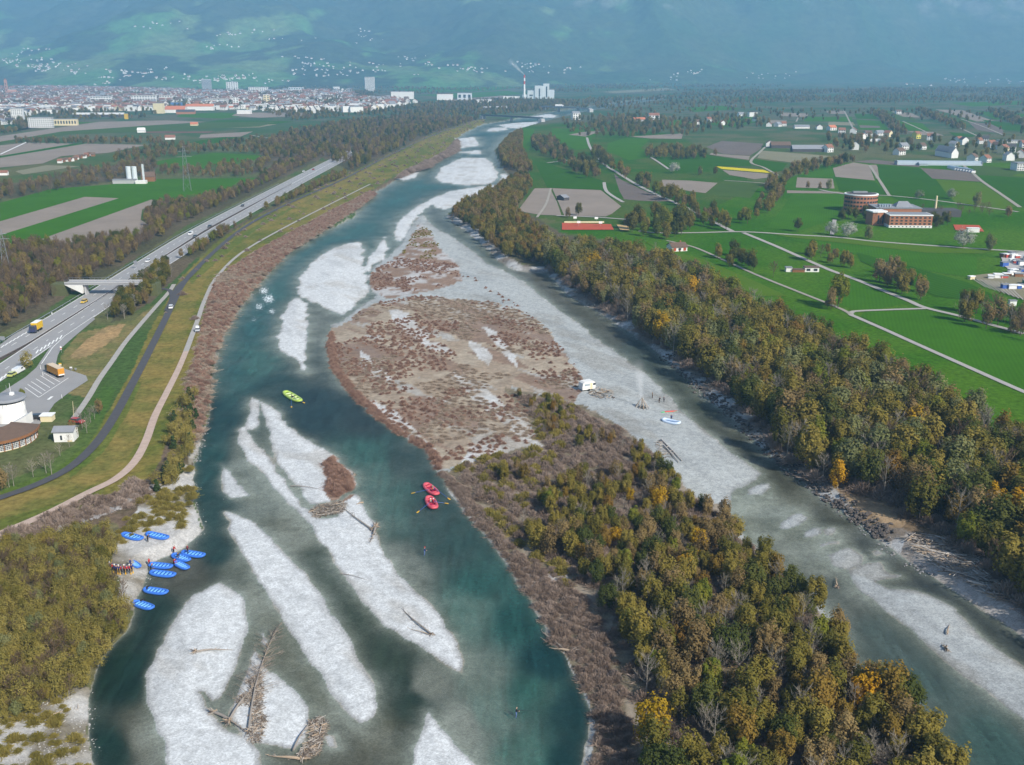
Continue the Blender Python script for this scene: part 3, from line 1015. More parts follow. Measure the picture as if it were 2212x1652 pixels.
# ------------------------------------------------------------------ the air of the valley
hz_mb = MB().box(-14000, 14000, -1500, 15500, -8, 950)
m = bpy.data.materials.new('valley_haze')
m.use_nodes = True
nt = m.node_tree
nt.nodes.remove(nt.nodes['Principled BSDF'])
pv = nt.nodes.new('ShaderNodeVolumePrincipled')
pv.inputs['Color'].default_value = (.28, .57, .86, 1)
pv.inputs['Density'].default_value = HAZE = 1.5e-4
pv.inputs['Anisotropy'].default_value = 0.0
nt.links.new(pv.outputs[0], nt.nodes['Material Output'].inputs['Volume'])
tag(hz_mb.build('haze', [m]), 'pale blue haze filling the whole valley', kind='stuff')

# ================================================================== ROADS, PATHS, FIELDS
M_ASPH = mat('asphalt_dark', (.075, .073, .078), .9, .25, .6)
M_ROAD = mat('concrete_road', (.30, .295, .29), .85, .12, .25)
M_LINE = mat('road_paint', (.78, .78, .76), .7, .08, 1)
M_PATH = mat('gravel_path', (.36, .34, .31), .95, .2, .5)
M_PINK = mat('pinkish_gravel', (.46, .35, .285), .95, .25, .8)
M_SOILP = mat('field_track', (.31, .285, .235), .95, .2, .4)


def ribbon(name, pts, wid, m, z=.04, kind='structure', label=None, per=8, raw=False, parent=None):
    """a strip along a surveyed line; wid in metres (one value or start/end)"""
    P = pts if raw else [L(*p) for p in pts]
    P = smooth_line([(p[0], p[1], 0) for p in P], per)
    w0, w1 = wid if hasattr(wid, '__len__') else (wid, wid)
    vs, fs = [], []
    n = len(P)
    for i, p in enumerate(P):
        d = (P[min(i+1, n-1)]-P[max(i-1, 0)]).normalized()
        nrm = Vector((-d.y, d.x, 0))
        w = (w0+(w1-w0)*i/(n-1))/2
        a, b = p+nrm*w, p-nrm*w
        vs += [(a.x, a.y, ZG+z), (b.x, b.y, ZG+z)]
        if i:
            k = 2*i
            fs.append((k-2, k-1, k+1, k))
    me = bpy.data.meshes.new(name)
    me.from_pydata(vs, [], fs)
    me.materials.append(m)
    o = obj(name, me, parent)
    if parent is None:
        tag(o, label, kind=kind)
    return o, P


def sheet(name, pts, m, z=.03, label=None, parent=None, raw=False):
    P = pts if raw else [L(*p) for p in pts]
    vs = [(p[0], p[1], ZG+z) for p in P]
    a = sum(vs[i-1][0]*vs[i][1]-vs[i][0]*vs[i-1][1] for i in range(len(vs)))
    if a < 0:
        vs = vs[::-1]
    me = bpy.data.meshes.new(name)
    me.from_pydata(vs, [], [tuple(range(len(vs)))])
    me.materials.append(m)
    o = obj(name, me, parent)
    if parent is None:
        tag(o, label, kind='structure')
    return o


F_G1 = field_mat('field_bright_green', (.044, .130, .008), .14, .3, 5)
F_G2 = field_mat('field_deep_green', (.032, .100, .008), .35, .9, 7)
F_G3 = field_mat('field_light_green', (.075, .140, .012), .5, 1.2, 5)
F_G4 = field_mat('field_dull_green', (.060, .105, .026), .2, .5, 6)
F_B1 = field_mat('field_bare_soil', (.255, .215, .180), .25, .4, 4)
F_B2 = field_mat('field_dark_soil', (.155, .130, .115), .25, 1.0, 4)
F_B3 = field_mat('field_stubble', (.215, .205, .135), .25, .2, 4)
F_Y = field_mat('field_rape', (.55, .46, .020), .1, .2, 5)
F_R = field_mat('field_red_soil', (.16, .095, .072), .1, .2, 5)
FIELDS = [
    ('green', F_G1, [(0, 438), (110, 408), (240, 398), (330, 387), (562, 384), (545, 402), (500, 412), (430, 428), (345, 436), (257, 428), (183, 425), (0, 478)]),
    ('brown', F_B1, [(-60, 492), (0, 478), (183, 425), (257, 428), (0, 508), (-60, 525)]),
    ('green', F_G1, [(-60, 526), (0, 508), (257, 428), (330, 431), (90, 516), (60, 528), (-60, 534)]),
    ('brown', F_B1, [(90, 516), (327, 431), (342, 436), (307, 452), (304, 475), (320, 485), (320, 503), (160, 523), (110, 528)]),
    ('green', F_G1, [(327, 350), (400, 338), (467, 330), (567, 336), (540, 350), (410, 367), (354, 361)]),
    ('brown', F_B1, [(-60, 303), (0, 294), (213, 263), (360, 260), (447, 263), (334, 270), (133, 284), (0, 306), (-60, 312)]),
    ('green', F_G4, [(-60, 312), (0, 306), (133, 284), (334, 270), (447, 264), (600, 263), (560, 273), (313, 284), (150, 290), (60, 303), (-60, 320)]),
    ('green', F_G1, [(0, 285), (120, 272), (215, 263), (170, 264), (60, 278), (-60, 296), (-60, 290)]),
    ('brown', F_B1, [(-60, 322), (0, 314), (60, 308), (160, 310), (0, 337), (-60, 345)]),
    ('green', F_G2, [(-60, 345), (0, 337), (160, 310), (190, 310), (0, 341), (-60, 350)]),
    ('brown', F_B1, [(-60, 351), (0, 341), (187, 310), (317, 313), (233, 330), (133, 337), (93, 353), (0, 362), (-60, 368)]),
    ('brown', F_B3, [(33, 370), (100, 357), (173, 359), (50, 377)]),
    ('red', F_R, [(313, 284), (463, 284), (450, 287), (317, 287)]),
    ('brown', F_B1, [(434, 291), (547, 284), (520, 295), (430, 298)]),
    ('green', F_G2, [(420, 305), (480, 296), (530, 297), (500, 306), (430, 312)]),
    ('green', F_G1, [(395, 245), (480, 243), (560, 246), (480, 256), (380, 252)]),
    ('brown', F_B1, [(513, 243), (660, 243), (660, 250), (560, 254), (500, 250)]),
    ('green', F_G2, [(440, 264), (480, 259), (640, 262), (590, 268), (470, 268)]),
    ('brown', F_B3, [(450, 272), (600, 268), (560, 275), (440, 277)]),
    ('green', F_G1, [(1125, 277), (1155, 277), (1150, 305), (1142, 327), (1128, 314)]),
    ('green', F_G2, [(1158, 356), (1170, 350), (1302, 390), (1312, 411), (1182, 405)]),
    ('green', F_G1, [(1192, 277), (1305, 280), (1278, 300), (1272, 320), (1245, 324), (1192, 297)]),
    ('brown', F_B1, [(1228, 291), (1258, 285), (1302, 282), (1265, 295)]),
    ('green', F_G1, [(1312, 310), (1355, 297), (1405, 299), (1385, 320), (1410, 340), (1358, 346), (1312, 327)]),
    ('brown', F_B1, [(1360, 295), (1476, 288), (1472, 300), (1405, 299)]),
    ('green', F_G2, [(1412, 338), (1476, 340), (1539, 337), (1619, 347), (1623, 359), (1548, 358), (1480, 372), (1440, 362)]),
    ('brown', F_B1, [(1118, 456), (1155, 407), (1188, 407), (1203, 436), (1213, 466), (1165, 464)]),
    ('brown', F_B1, [(1193, 407), (1298, 411), (1342, 446), (1322, 462), (1308, 468), (1219, 466)]),
    ('brown', F_B2, [(1326, 374), (1342, 388), (1402, 416), (1448, 434), (1422, 435), (1378, 433), (1348, 430), (1338, 412)]),
    ('brown', F_B1, [(1430, 388), (1492, 390), (1550, 395), (1524, 417), (1492, 413), (1432, 402)]),
    ('green', F_G4, [(1564, 390), (1645, 396), (1621, 428), (1526, 419)]),
    ('brown', F_B2, [(1526, 317), (1559, 304), (1649, 310), (1643, 322), (1620, 336), (1560, 332)]),
    ('brown', F_B1, [(1560, 333), (1620, 337), (1617, 345), (1533, 334), (1536, 330)]),
    ('tan', F_B3, [(1645, 325), (1796, 337), (1750, 348), (1709, 351), (1636, 341)]),
    ('green', F_G2, [(1630, 343), (1700, 353), (1690, 368), (1668, 374), (1622, 352)]),
    ('yellow', F_Y, [(1546, 359), (1650, 367), (1668, 374), (1559, 365)]),
    ('brown', F_B1, [(1560, 367), (1663, 376), (1680, 381), (1630, 387), (1576, 378)]),
    ('brown', F_B1, [(1799, 363), (1843, 351), (1877, 356), (1890, 390), (1805, 382)]),
    ('brown', F_B1, [(1880, 356), (1893, 356), (1908, 383), (1892, 386)]),
    ('brown', F_B2, [(1843, 349), (1890, 345), (1990, 356), (1985, 361), (1893, 354)]),
    ('green', F_G2, [(1895, 356), (1987, 363), (2023, 389), (2060, 440), (1985, 452), (1925, 424), (1899, 384)]),
    ('brown', F_B2, [(1988, 363), (2048, 367), (2092, 371), (2122, 393), (2014, 386)]),
    ('green', F_G3, [(2022, 388), (2122, 395), (2196, 446), (2140, 456), (2065, 440)]),
    ('green', F_G2, [(1805, 384), (1890, 392), (1918, 421), (1812, 412)]),
    ('brown', F_B1, [(1722, 383), (1799, 386), (1803, 407), (1719, 405)]),
    ('brown', F_B1, [(1700, 411), (1810, 414), (1830, 418), (1700, 417)]),
    ('green', F_G1, [(1733, 377), (1797, 363), (1800, 384), (1727, 381)]),
    ('green', F_G1, [(1712, 418), (1822, 420), (1815, 470), (1720, 500), (1655, 492), (1690, 450)]),
    ('green', F_G4, [(2096, 355), (2153, 361), (2280, 375), (2280, 388), (2110, 378)]),
    ('green', F_G2, [(2112, 381), (2280, 390), (2280, 450), (2203, 446)]),
    ('green', F_G3, [(2200, 375), (2280, 384), (2280, 388), (2185, 380)]),
    ('green', F_G3, [(1640, 500), (1780, 512), (2030, 532), (2160, 540), (2120, 548), (2000, 546), (1850, 528), (1700, 512)]),
    ('green', F_G1, [(1690, 513), (1850, 529), (2000, 547), (2110, 555), (2110, 600), (2030, 590), (1900, 560), (1790, 536)]),
    ('green', F_G2, [(1850, 545), (1960, 575), (2090, 610), (2180, 655), (2100, 650), (2020, 640), (1940, 600), (1860, 565)]),
    ('green', F_G1, [(1868, 674), (1990, 671), (2080, 690), (2212, 730), (2300, 760), (2300, 880), (2212, 845), (2045, 769), (1912, 709), (1860, 684)]),
    ('green', F_G3, [(1390, 520), (1440, 540), (1520, 560), (1640, 612), (1700, 640), (1640, 640), (1540, 600), (1460, 562)]),
    ('green', F_G1, [(1830, 605), (1880, 622), (1960, 655), (1900, 666), (1840, 668), (1810, 655)]),
    # strips beyond the village
    ('brown', F_B1, [(1690, 243), (1746, 245), (1743, 253), (1686, 250)]), ('brown', F_B1, [(1664, 259), (1700, 260), (1694, 267), (1655, 266)]),
    ('green', F_G1, [(1740, 252), (1840, 252), (1842, 262), (1736, 262)]), ('brown', F_B1, [(1785, 240), (1822, 239), (1830, 246), (1790, 246)]),
    ('brown', F_B3, [(1790, 263), (1843, 264), (1847, 271), (1788, 270)]), ('green', F_G2, [(1845, 245), (1885, 246), (1900, 258), (1850, 256)]),
    ('green', F_G1, [(1850, 258), (1905, 262), (1920, 280), (1856, 280)]), ('brown', F_B2, [(1856, 270), (1900, 272), (1902, 276), (1858, 276)]),
    ('green', F_G4, [(1885, 238), (1950, 240), (1985, 262), (1935, 258)]), ('brown', F_B1, [(1925, 240), (1968, 244), (1990, 254), (1950, 252)]),
    ('green', F_G1, [(1940, 262), (1992, 266), (2010, 282), (1965, 282)]), ('brown', F_B1, [(1960, 283), (2015, 285), (2040, 293), (1990, 292)]),
    ('green', F_G2, [(2050, 285), (2110, 292), (2100, 296), (2062, 294)]), ('green', F_G4, [(2015, 243), (2060, 240), (2110, 262), (2090, 272)]),
    ('brown', F_B1, [(2020, 236), (2080, 238), (2150, 262), (2110, 262)]), ('brown', F_B2, [(2090, 262), (2160, 270), (2170, 290), (2110, 280)]),
    ('green', F_G1, [(2110, 240), (2212, 246), (2260, 262), (2150, 258)]), ('green', F_G2, [(2120, 258), (2200, 268), (2240, 282), (2172, 282)]),
    ('green', F_G1, [(1640, 250), (1585, 252), (1530, 268), (1580, 275), (1640, 262)]), ('green', F_G1, [(1480, 232), (1560, 228), (1600, 235), (1500, 242)]),
    ('brown', F_B1, [(2160, 250), (2250, 256), (2250, 262), (2200, 262)]), ('green', F_G1, [(1400, 262), (1470, 258), (1500, 266), (1430, 275)]),
    # across the plain, far
    ('green', F_G1, [(820, 186), (1000, 182), (1120, 188), (1060, 196), (900, 200)]), ('green', F_G2, [(560, 180), (760, 178), (780, 186), (620, 190)]), ('green', F_G1, [(240, 182), (420, 184), (430, 193), (300, 192)]),
    ('green', F_G1, [(900, 205), (1100, 196), (1130, 203), (1000, 212)]), ('green', F_G4, [(1200, 190), (1400, 184), (1440, 190), (1260, 198)]), ('green', F_G1, [(1000, 176), (1180, 174), (1260, 180), (1080, 184)]),
    ('green', F_G2, [(1560, 210), (1660, 206), (1720, 212), (1600, 218)]), ('green', F_G4, [(1820, 204), (1960, 202), (2020, 207), (1880, 210)]), ('green', F_G1, [(2050, 222), (2200, 218), (2240, 224), (2100, 230)]),
    ('brown', F_B1, [(960, 216), (1090, 206), (1100, 209), (985, 220)]), ('brown', F_B3, [(1300, 198), (1440, 190), (1460, 194), (1330, 201)]),
]
_cnt = {}
for k, (kind_, m, pts) in enumerate(FIELDS):
    sheet('field', pts, m, .05+.012*(k % 14), '%s field on the valley floor' % kind_)

# ---- dike paths and field lanes
ribbon('path', [(-80, 1105), (0, 1077), (80, 1048), (150, 1012), (205, 962), (245, 905), (285, 832), (315, 775), (345, 715), (372, 660), (395, 615), (430, 575), (500, 512), (560, 472), (640, 432), (740, 388), (850, 331), (940, 290), (1005, 268)], 2.7, M_ASPH, .30, label='dark asphalt path along the dike')
ribbon('path', [(-80, 1190), (0, 1155), (100, 1112), (190, 1066), (250, 1036), (290, 1000), (315, 955), (335, 900), (360, 850), (385, 800), (402, 760)], (2.7, 1.9), M_PINK, .30, label='pinkish gravel path on the river side of the dike')
ribbon('path', [(402, 760), (415, 725), (428, 690), (442, 650), (468, 600), (520, 548), (600, 500), (700, 448), (800, 398)], (2.0, 1.4), M_PATH, .28, label='narrow pale track above the bank scrub')
ribbon('path', [(160, 905), (190, 862), (215, 820), (240, 785), (270, 742), (305, 700), (340, 660), (365, 632), (376, 615)], 1.9, M_PATH, .32, label='pale double track from the car park to the dike')
ribbon('path', [(360, 672), (372, 645), (366, 628), (345, 624)], 2.2, M_ASPH, .34, label='short asphalt link between track and dike path')
ribbon('path', [(376, 640), (385, 620), (410, 598), (432, 576)], 2.2, M_ASPH, .36, label='asphalt branch joining the dike path')
LANES = [([(1380, 499), (1420, 503), (1500, 503), (1603, 501), (1709, 507), (1810, 513), (1893, 522), (2043, 533), (2214, 544), (2300, 548)], 4.5, M_PATH),
         ([(1606, 503), (1676, 532), (1743, 562), (1796, 585), (1843, 602), (1910, 629), (1960, 649), (1998, 665), (2080, 685), (2212, 722)], 4.0, M_PATH),
         ([(1998, 667), (1910, 670), (1862, 672), (1842, 674), (1838, 680), (1853, 687), (1910, 712), (1976, 742), (2043, 772), (2110, 802), (2177, 832), (2260, 868)], 3.2, M_PATH),
         ([(1440, 520), (1476, 528), (1509, 538), (1570, 565), (1636, 595), (1710, 625), (1810, 665), (1838, 680)], 2.6, M_SOILP),
         ([(1202, 466), (1260, 468), (1310, 471), (1400, 478)], 4, M_PATH),
         ([(1268, 297), (1276, 320), (1305, 354), (1332, 372), (1374, 398), (1422, 422), (1454, 436), (1502, 458), (1532, 474), (1582, 500)], 4.5, M_PATH),
         ([(1305, 394), (1311, 414), (1346, 437)], 4, M_PATH),
         ([(1878, 357), (1898, 387), (1921, 423)], 3.6, M_SOILP), ([(2070, 348), (2098, 371), (2122, 392), (2160, 418), (2203, 448)], 4.2, M_SOILP),
         ([(1655, 316), (1640, 330), (1622, 350), (1650, 362), (1680, 379)], 4, M_SOILP), ([(1770, 410), (1830, 420), (1920, 423), (2010, 432), (2100, 444), (2200, 458)], 4, M_PATH),
         ([(1823, 238), (1835, 262), (1848, 288)], 4, M_SOILP), ([(1728, 246), (1720, 263)], 4, M_SOILP), ([(2010, 245), (2060, 270), (2112, 294)], 4, M_SOILP),
         ([(2076, 257), (2120, 272), (2168, 292)], 4, M_SOILP), ([(1950, 262), (1990, 280), (2020, 296)], 4, M_SOILP), ([(1406, 340), (1425, 352), (1445, 366)], 3.6, M_PATH),
         ([(1564, 390), (1610, 393), (1660, 397)], 4, M_SOILP), ([(1803, 475), (1797, 508)], 3.5, M_PATH), ([(1160, 470), (1180, 440), (1190, 407)], 2.5, M_SOILP),
         ([(540, 292), (600, 300), (640, 290)], 4, M_PATH), ([(0, 334), (60, 306)], 3, M_LINE), ([(1182, 352), (1240, 346), (1300, 350)], 4, M_PATH)]
for k, (p, w_, m) in enumerate(LANES):
    ribbon('path', p, w_*.72, m, .24+.006*k, label='pale lane between the fields')

# ---- highway
UP = [(-150, 832), (0, 760), (80, 713), (180, 652), (317, 565), (414, 505), (484, 467), (534, 441), (584, 415), (640, 386), (716, 347), (760, 325)]
LO = [(-150, 900), (0, 805), (100, 737), (187, 680), (233, 648), (290, 607), (393, 543), (473, 493), (540, 455), (590, 426), (645, 395), (722, 354), (765, 330)]


def shifted(P, off):
    out = []
    n = len(P)
    for i, p in enumerate(P):
        d = (P[min(i+1, n-1)]-P[max(i-1, 0)]).normalized()
        out.append(p+Vector((-d.y, d.x, 0))*off)
    return out


_, PU = ribbon('road', UP, (9.5, 9.5), M_ROAD, .10, label='pale concrete carriageway of the highway beside the wood')
_, PL = ribbon('road', LO, (9.5, 9.0), M_ROAD, .10, label='pale concrete carriageway of the highway beside the dike')
for P in (PU, PL):
    for off in (4.3, -4.3):
        ribbon('road_marking', shifted(P, off), .28, M_LINE, .125, label='white edge line of the highway', raw=True, per=1)
    # dashes of the lane line
    acc, vs, fs = 0.0, [], []
    for a, b in zip(P[:-1], P[1:]):
        d = (b-a)
        ln = d.length
        d.normalize()
        nrm = Vector((-d.y, d.x, 0))*.13
        t = 0.0
        while t < ln:
            ph = (acc+t) % 12.0
            if ph < .5:
                s0, s1 = a+d*t, a+d*min(t+4.2, ln+2)
                k = len(vs)
                for q in (s0+nrm, s0-nrm, s1-nrm, s1+nrm):
                    vs.append((q.x, q.y, ZG+.127))
                fs.append((k, k+1, k+2, k+3))
            t += .5
        acc += ln
    me = bpy.data.meshes.new('road_marking')
    me.from_pydata(vs, [], fs)
    me.materials.append(M_LINE)
    tag(obj('road_marking', me), 'dashed white lane line of the highway', kind='structure')
# median: earth strip with a low guard rail
mid = [(a+b)/2 for a, b in zip(smooth_line([L(*p) for p in UP[:-1]], 6), smooth_line([L(*p) for p in LO[:-2]], 6))]
ribbon('median', shifted(PU, -5.6), 1.6, mat('median_earth', (.10, .075, .055), .95, .3, 1), .08, label='dark earth median strip of the highway', raw=True, per=1)
M_STEEL = mat('galvanised_steel', (.36, .37, .38), .45, .1, 3, metal=.6)
M_DSTEEL = mat('weathered_steel', (.13, .10, .08), .6, .2, 3, metal=.3)


def guard_rail(P, off, label, m=M_STEEL, step=3):
    Q = shifted(P, off)
    r = empty('guard_rail', Q[0])
    mb = MB()
    mb.M = Matrix.Translation(-Q[0])
    mb.tube([(q.x, q.y, ZG+.72) for q in Q], .16, 4)
    mb.build('rail', m, r)
    mb = MB()
    mb.M = Matrix.Translation(-Q[0])
    for a, b in zip(Q[:-1], Q[1:]):
        n = max(1, int((b-a).length/6))
        for k in range(n):
            q = a.lerp(b, k/n)
            mb.box(q.x-.07, q.x+.07, q.y-.07, q.y+.07, ZG, ZG+.7)
    o = mb.build('post', m, r)
    o['kind'] = 'stuff'
    tag(r, label, 'guard rail')


guard_rail(PU[:70], -5.6, 'brown guard rail in the median of the highway', M_DSTEEL)
guard_rail(PU[:70], 5.6, 'grey guard rail between the highway and the bare wood')
# rest area: slip road, lorry park, painted bays
RA = [(205, 690), (160, 728), (133, 752), (125, 768), (121, 786), (135, 796), (160, 803), (186, 812), (190, 822), (178, 830), (150, 848), (118, 872), (100, 898), (82, 922), (60, 925), (-60, 930), (-60, 878), (0, 850), (55, 815), (78, 795), (95, 770), (112, 745), (140, 720), (180, 692), (200, 680)]
sheet('parking', RA, mat('lorry_park_concrete', (.285, .28, .275), .9, .14, .12), .14, label='concrete slip road and lorry park of the rest area')
sheet('road', [(0, 745), (30, 722), (62, 706), (80, 700), (60, 716), (20, 738), (0, 752)], M_ROAD, .13, label='merging lane at the wood edge')
bays = [((88, 812), (118, 831)), ((78, 819), (108, 838)), ((68, 825), (98, 845)), (((60, 831)), (90, 851)), ((54, 838), (84, 859)), ((94, 806), (130, 826))]
vs, fs = [], []


def stripe(a, b, w=.22):
    a, b = L(*a), L(*b)
    d = (b-a).normalized()
    n = Vector((-d.y, d.x, 0))*w/2
    k = len(vs)
    for q in (a+n, a-n, b-n, b+n):
        vs.append((q.x, q.y, ZG+.165))
    fs.append((k, k+1, k+2, k+3))


for a, b in bays:
    stripe(a, b)
stripe((84, 859), (148, 817))
stripe((104, 864), (113, 857), .8)
for a, b in (((121, 800), (140, 796)), ((205, 682), (140, 726)), ((140, 726), (113, 752)), ((113, 752), (90, 786))):
    stripe(a, b, .25)
for k in range(7):      # hatched gore between slip road and carriageway
    stripe((78+k*8.5, 764-k*5.2), (83+k*8.5, 756-k*5.2), .5)
for k in range(8):
    stripe((0+k*8.5, 822-k*6.0), (6+k*8.5, 814-k*6.0), .6)
for k in range(8):
    stripe((2+k*8.5, 752-k*5.0), (9+k*8.5, 746-k*5.0), .5)
me = bpy.data.meshes.new('road_marking')
me.from_pydata(vs, [], fs)
me.materials.append(M_LINE)
tag(obj('road_marking', me), 'white bay lines and hatching of the rest area', kind='structure')

# ================================================================== PLANTS
rng = np.random.default_rng(7)


def crown_mesh(name, m, seed, form='round', n=1900, leaf=.25, h=8.0, w=5.0, lo=.22):
    """crown of many leaf-sized faces gathered in clumps; base of the tree at z = 0"""
    r = np.random.default_rng(seed)
    nc = 34 if form != 'tall' else 40
    cz0, cz1 = h*lo, h
    cc = []
    while len(cc) < nc:
        p = r.uniform(-1, 1, 3)
        if form == 'round':
            if np.dot(p, p) > 1:
                continue
        elif form == 'tall':
            if p[0]**2+p[1]**2 > 1 or p[0]**2+p[1]**2 > (1.05-.8*max(p[2], 0)**2)**2:
                continue
        elif form == 'cone':
            if math.hypot(p[0], p[1]) > (1-p[2])/2:
                continue
        elif form == 'bush':
            if np.dot(p, p) > 1:
                continue
        rr = math.sqrt(np.dot(p, p))
        if form == 'round' and rr < .35:
            continue
        cc.append(p)
    cc = np.array(cc)
    k = r.integers(0, nc, n)
    crad = r.uniform(.24, .60, nc) if form != 'cone' else r.uniform(.10, .2, nc)
    d = r.normal(size=(n, 3))
    d /= np.linalg.norm(d, axis=1)[:, None]
    pts = cc[k]+d*(crad[k]*r.uniform(.55, 1.05, n))[:, None]
    P = np.empty_like(pts)
    P[:, 0] = pts[:, 0]*w/2
    P[:, 1] = pts[:, 1]*w/2
    P[:, 2] = cz0+(pts[:, 2]+1)/2*(cz1-cz0)
    ctr = np.array([0, 0, (cz0+cz1)/2-h*.1])
    nr = (P-ctr)
    nr /= np.linalg.norm(nr, axis=1)[:, None]+1e-9
    nr = nr*.8+d*.8+r.normal(size=(n, 3))*.45+np.array([0, 0, .25])
    nr /= np.linalg.norm(nr, axis=1)[:, None]+1e-9
    t = np.cross(nr, r.normal(size=(n, 3)))
    t /= np.linalg.norm(t, axis=1)[:, None]+1e-9
    b = np.cross(nr, t)
    s = (leaf*r.uniform(.55, 1.25, n))[:, None]
    V = np.stack([P-t*s-b*s*.7, P+t*s*.9-b*s*.5, P+t*s+b*s*.8, P-t*s*.7+b*s*.6], 1).reshape(-1, 3)
    V[:, 2] = np.maximum(V[:, 2], .05)
    return np_mesh(name, V, np.arange(4*n).reshape(n, 4), [m])


def limb_mesh(name, m, seed, h=8.0, r0=.13, limbs=7, spread=1.8, twigs=0, lean=.3, tw=.02, start=.3, up=.6):
    """tapered trunk with limbs, optionally a haze of twigs"""
    r = random.Random(seed)
    mb = MB()
    top = h*.9
    pts, rad = [], []
    dx, dy = r.uniform(-lean, lean), r.uniform(-lean, lean)
    for i in range(5):
        t = i/4
        pts.append(Vector((dx*t*t+r.uniform(-.06, .06)*h*.1*t, dy*t*t, top*t)))
        rad.append(r0*(1-.85*t))
    mb.tube(pts, rad, 5, caps=False)
    ends = []
    for k in range(limbs):
        t = start+(1-start)*.9*(k+r.random())/limbs
        i = min(3, int(t*4))
        p = pts[i].lerp(pts[i+1], t*4-i)
        a = k*2.4+r.uniform(-.5, .5)
        ln = spread*(1.15-t)*r.uniform(.7, 1.2)+.25
        q = p+Vector((math.cos(a)*ln*.6, math.sin(a)*ln*.6, ln*up*.55))
        e = p+Vector((math.cos(a)*ln, math.sin(a)*ln, ln*up*1.3))
        mb.tube([p, q, e], [r0*.42*(1-t*.6), r0*.28*(1-t*.5), r0*.08], 3, caps=False)
        ends += [(p, q), (q, e), (p.lerp(q, .5), e)]
    for k in range(twigs):
        p, e = r.choice(ends)
        s = p.lerp(e, r.random())
        v = (e-p).normalized()*r.uniform(.2, .6)+Vector((r.gauss(0, .35), r.gauss(0, .35), r.uniform(.05, .75)))
        ln = r.uniform(.4, 1.1)*h/8
        a = s+v*ln
        w = tw*r.uniform(.7, 1.4)
        n = v.cross(Vector((r.gauss(0, 1), r.gauss(0, 1), r.gauss(0, 1)))).normalized()*w
        mb.add([s-n, s+n, a+n*.3, a-n*.3], [(0, 1, 2, 3)])
    return mb.mesh(name, m)


def twig_bush(name, m, seed, h=1.6, w=2.2, n=260, tw=.03):
    """bare or sparse shrub: a fan of fine stems"""
    r = np.random.default_rng(seed)
    base = r.normal(size=(n, 2))*w*.18
    tip = base*1.2+r.normal(size=(n, 2))*w*.24
    hh = h*r.uniform(.45, 1.05, n)*np.exp(-(np.hypot(tip[:, 0], tip[:, 1])/(w*.62))**2)
    hh = np.maximum(hh, .15*h)
    a = np.concatenate([base, np.zeros((n, 1))], 1)
    e = np.concatenate([tip, hh[:, None]], 1)
    nrm = np.cross(e-a, r.normal(size=(n, 3)))
    nrm /= np.linalg.norm(nrm, axis=1)[:, None]+1e-9
    nn = nrm*(tw*r.uniform(.6, 1.6, n))[:, None]
    V = np.stack([a-nn, a+nn, e+nn*.9, e-nn*.9], 1).reshape(-1, 3)
    return np_mesh(name, V, np.arange(4*n).reshape(n, 4), [m])


BARK_P = mat('bark_pale', (.30, .27, .23), .9, .25, 4)
BARK_D = mat('bark_dark', (.095, .075, .058), .9, .3, 4)
TWIG_B = leaf_mat('twigs_brown', [(.115, .080, .050), (.155, .108, .068), (.195, .140, .090)], .1)
TWIG_G = leaf_mat('twigs_grey', [(.18, .16, .13), (.26, .23, .185), (.32, .28, .225)], .1)
LF = {
    'olive': leaf_mat('leaves_olive', [(0.110, 0.108, 0.024), (0.169, 0.152, 0.033), (0.232, 0.190, 0.042), (0.296, 0.237, 0.055)]),
    'ochre': leaf_mat('leaves_ochre', [(0.178, 0.131, 0.033), (0.221, 0.154, 0.035), (0.265, 0.175, 0.038), (0.227, 0.134, 0.035)]),
    'gold': leaf_mat('leaves_gold', [(0.341, 0.227, 0.021), (0.455, 0.295, 0.022), (0.531, 0.295, 0.022)]),
    'green': leaf_mat('leaves_green', [(0.069, 0.086, 0.023), (0.094, 0.109, 0.027), (0.119, 0.127, 0.033)]),
    'fresh': leaf_mat('leaves_fresh', [(0.129, 0.157, 0.022), (0.188, 0.204, 0.029), (0.242, 0.238, 0.037)]),
    'willow': leaf_mat('leaves_greygreen', [(0.157, 0.173, 0.072), (0.210, 0.218, 0.088), (0.259, 0.252, 0.104)]),
    'russet': leaf_mat('leaves_russet', [(0.184, 0.134, 0.059), (0.246, 0.174, 0.074), (0.302, 0.221, 0.096)]),
    'dark': leaf_mat('needles_dark', [(0.033, 0.060, 0.022), (0.051, 0.081, 0.027), (0.073, 0.098, 0.035)], .15),
    'blossom': leaf_mat('blossom_white', [(0.360, 0.380, 0.320), (0.460, 0.460, 0.400), (0.180, 0.210, 0.120)], .3),
    'redtw': leaf_mat('stems_redbrown', [(0.228, 0.138, 0.103), (0.312, 0.193, 0.143), (0.394, 0.260, 0.193)], .1),
    'tan': leaf_mat('stems_tan', [(0.295, 0.230, 0.173), (0.370, 0.291, 0.221), (0.427, 0.347, 0.268)], .2),
    'shrub': leaf_mat('shrub_olive', [(0.204, 0.179, 0.046), (0.292, 0.245, 0.063), (0.352, 0.288, 0.082)], .35),
    'scrub': leaf_mat('stems_grey_brown', [(0.203, 0.150, 0.118), (0.279, 0.213, 0.170), (0.346, 0.271, 0.223)], .1),
}
SP = {}          # species: list of (trunk mesh, crown mesh), nominal height


def species(key, mk, forms, h, n=5, bark=BARK_D, nleaf=2500, leaf=.19, w=.50, lo=.22, seed=0, limbs=7):
    out = []
    for i in range(n):
        f = forms[i % len(forms)]
        ww = h*w*(.85+.3*random.Random(seed+i).random())
        tr = limb_mesh(key+'_trunk', bark, seed+i, h*.92, h*.017, limbs, ww*.42, start=.25)
        cr = crown_mesh(key+'_crown', LF[mk], seed+100+i, f, nleaf, leaf*h/8, h, ww, lo)
        out.append((tr, cr))
    SP[key] = (out, h)


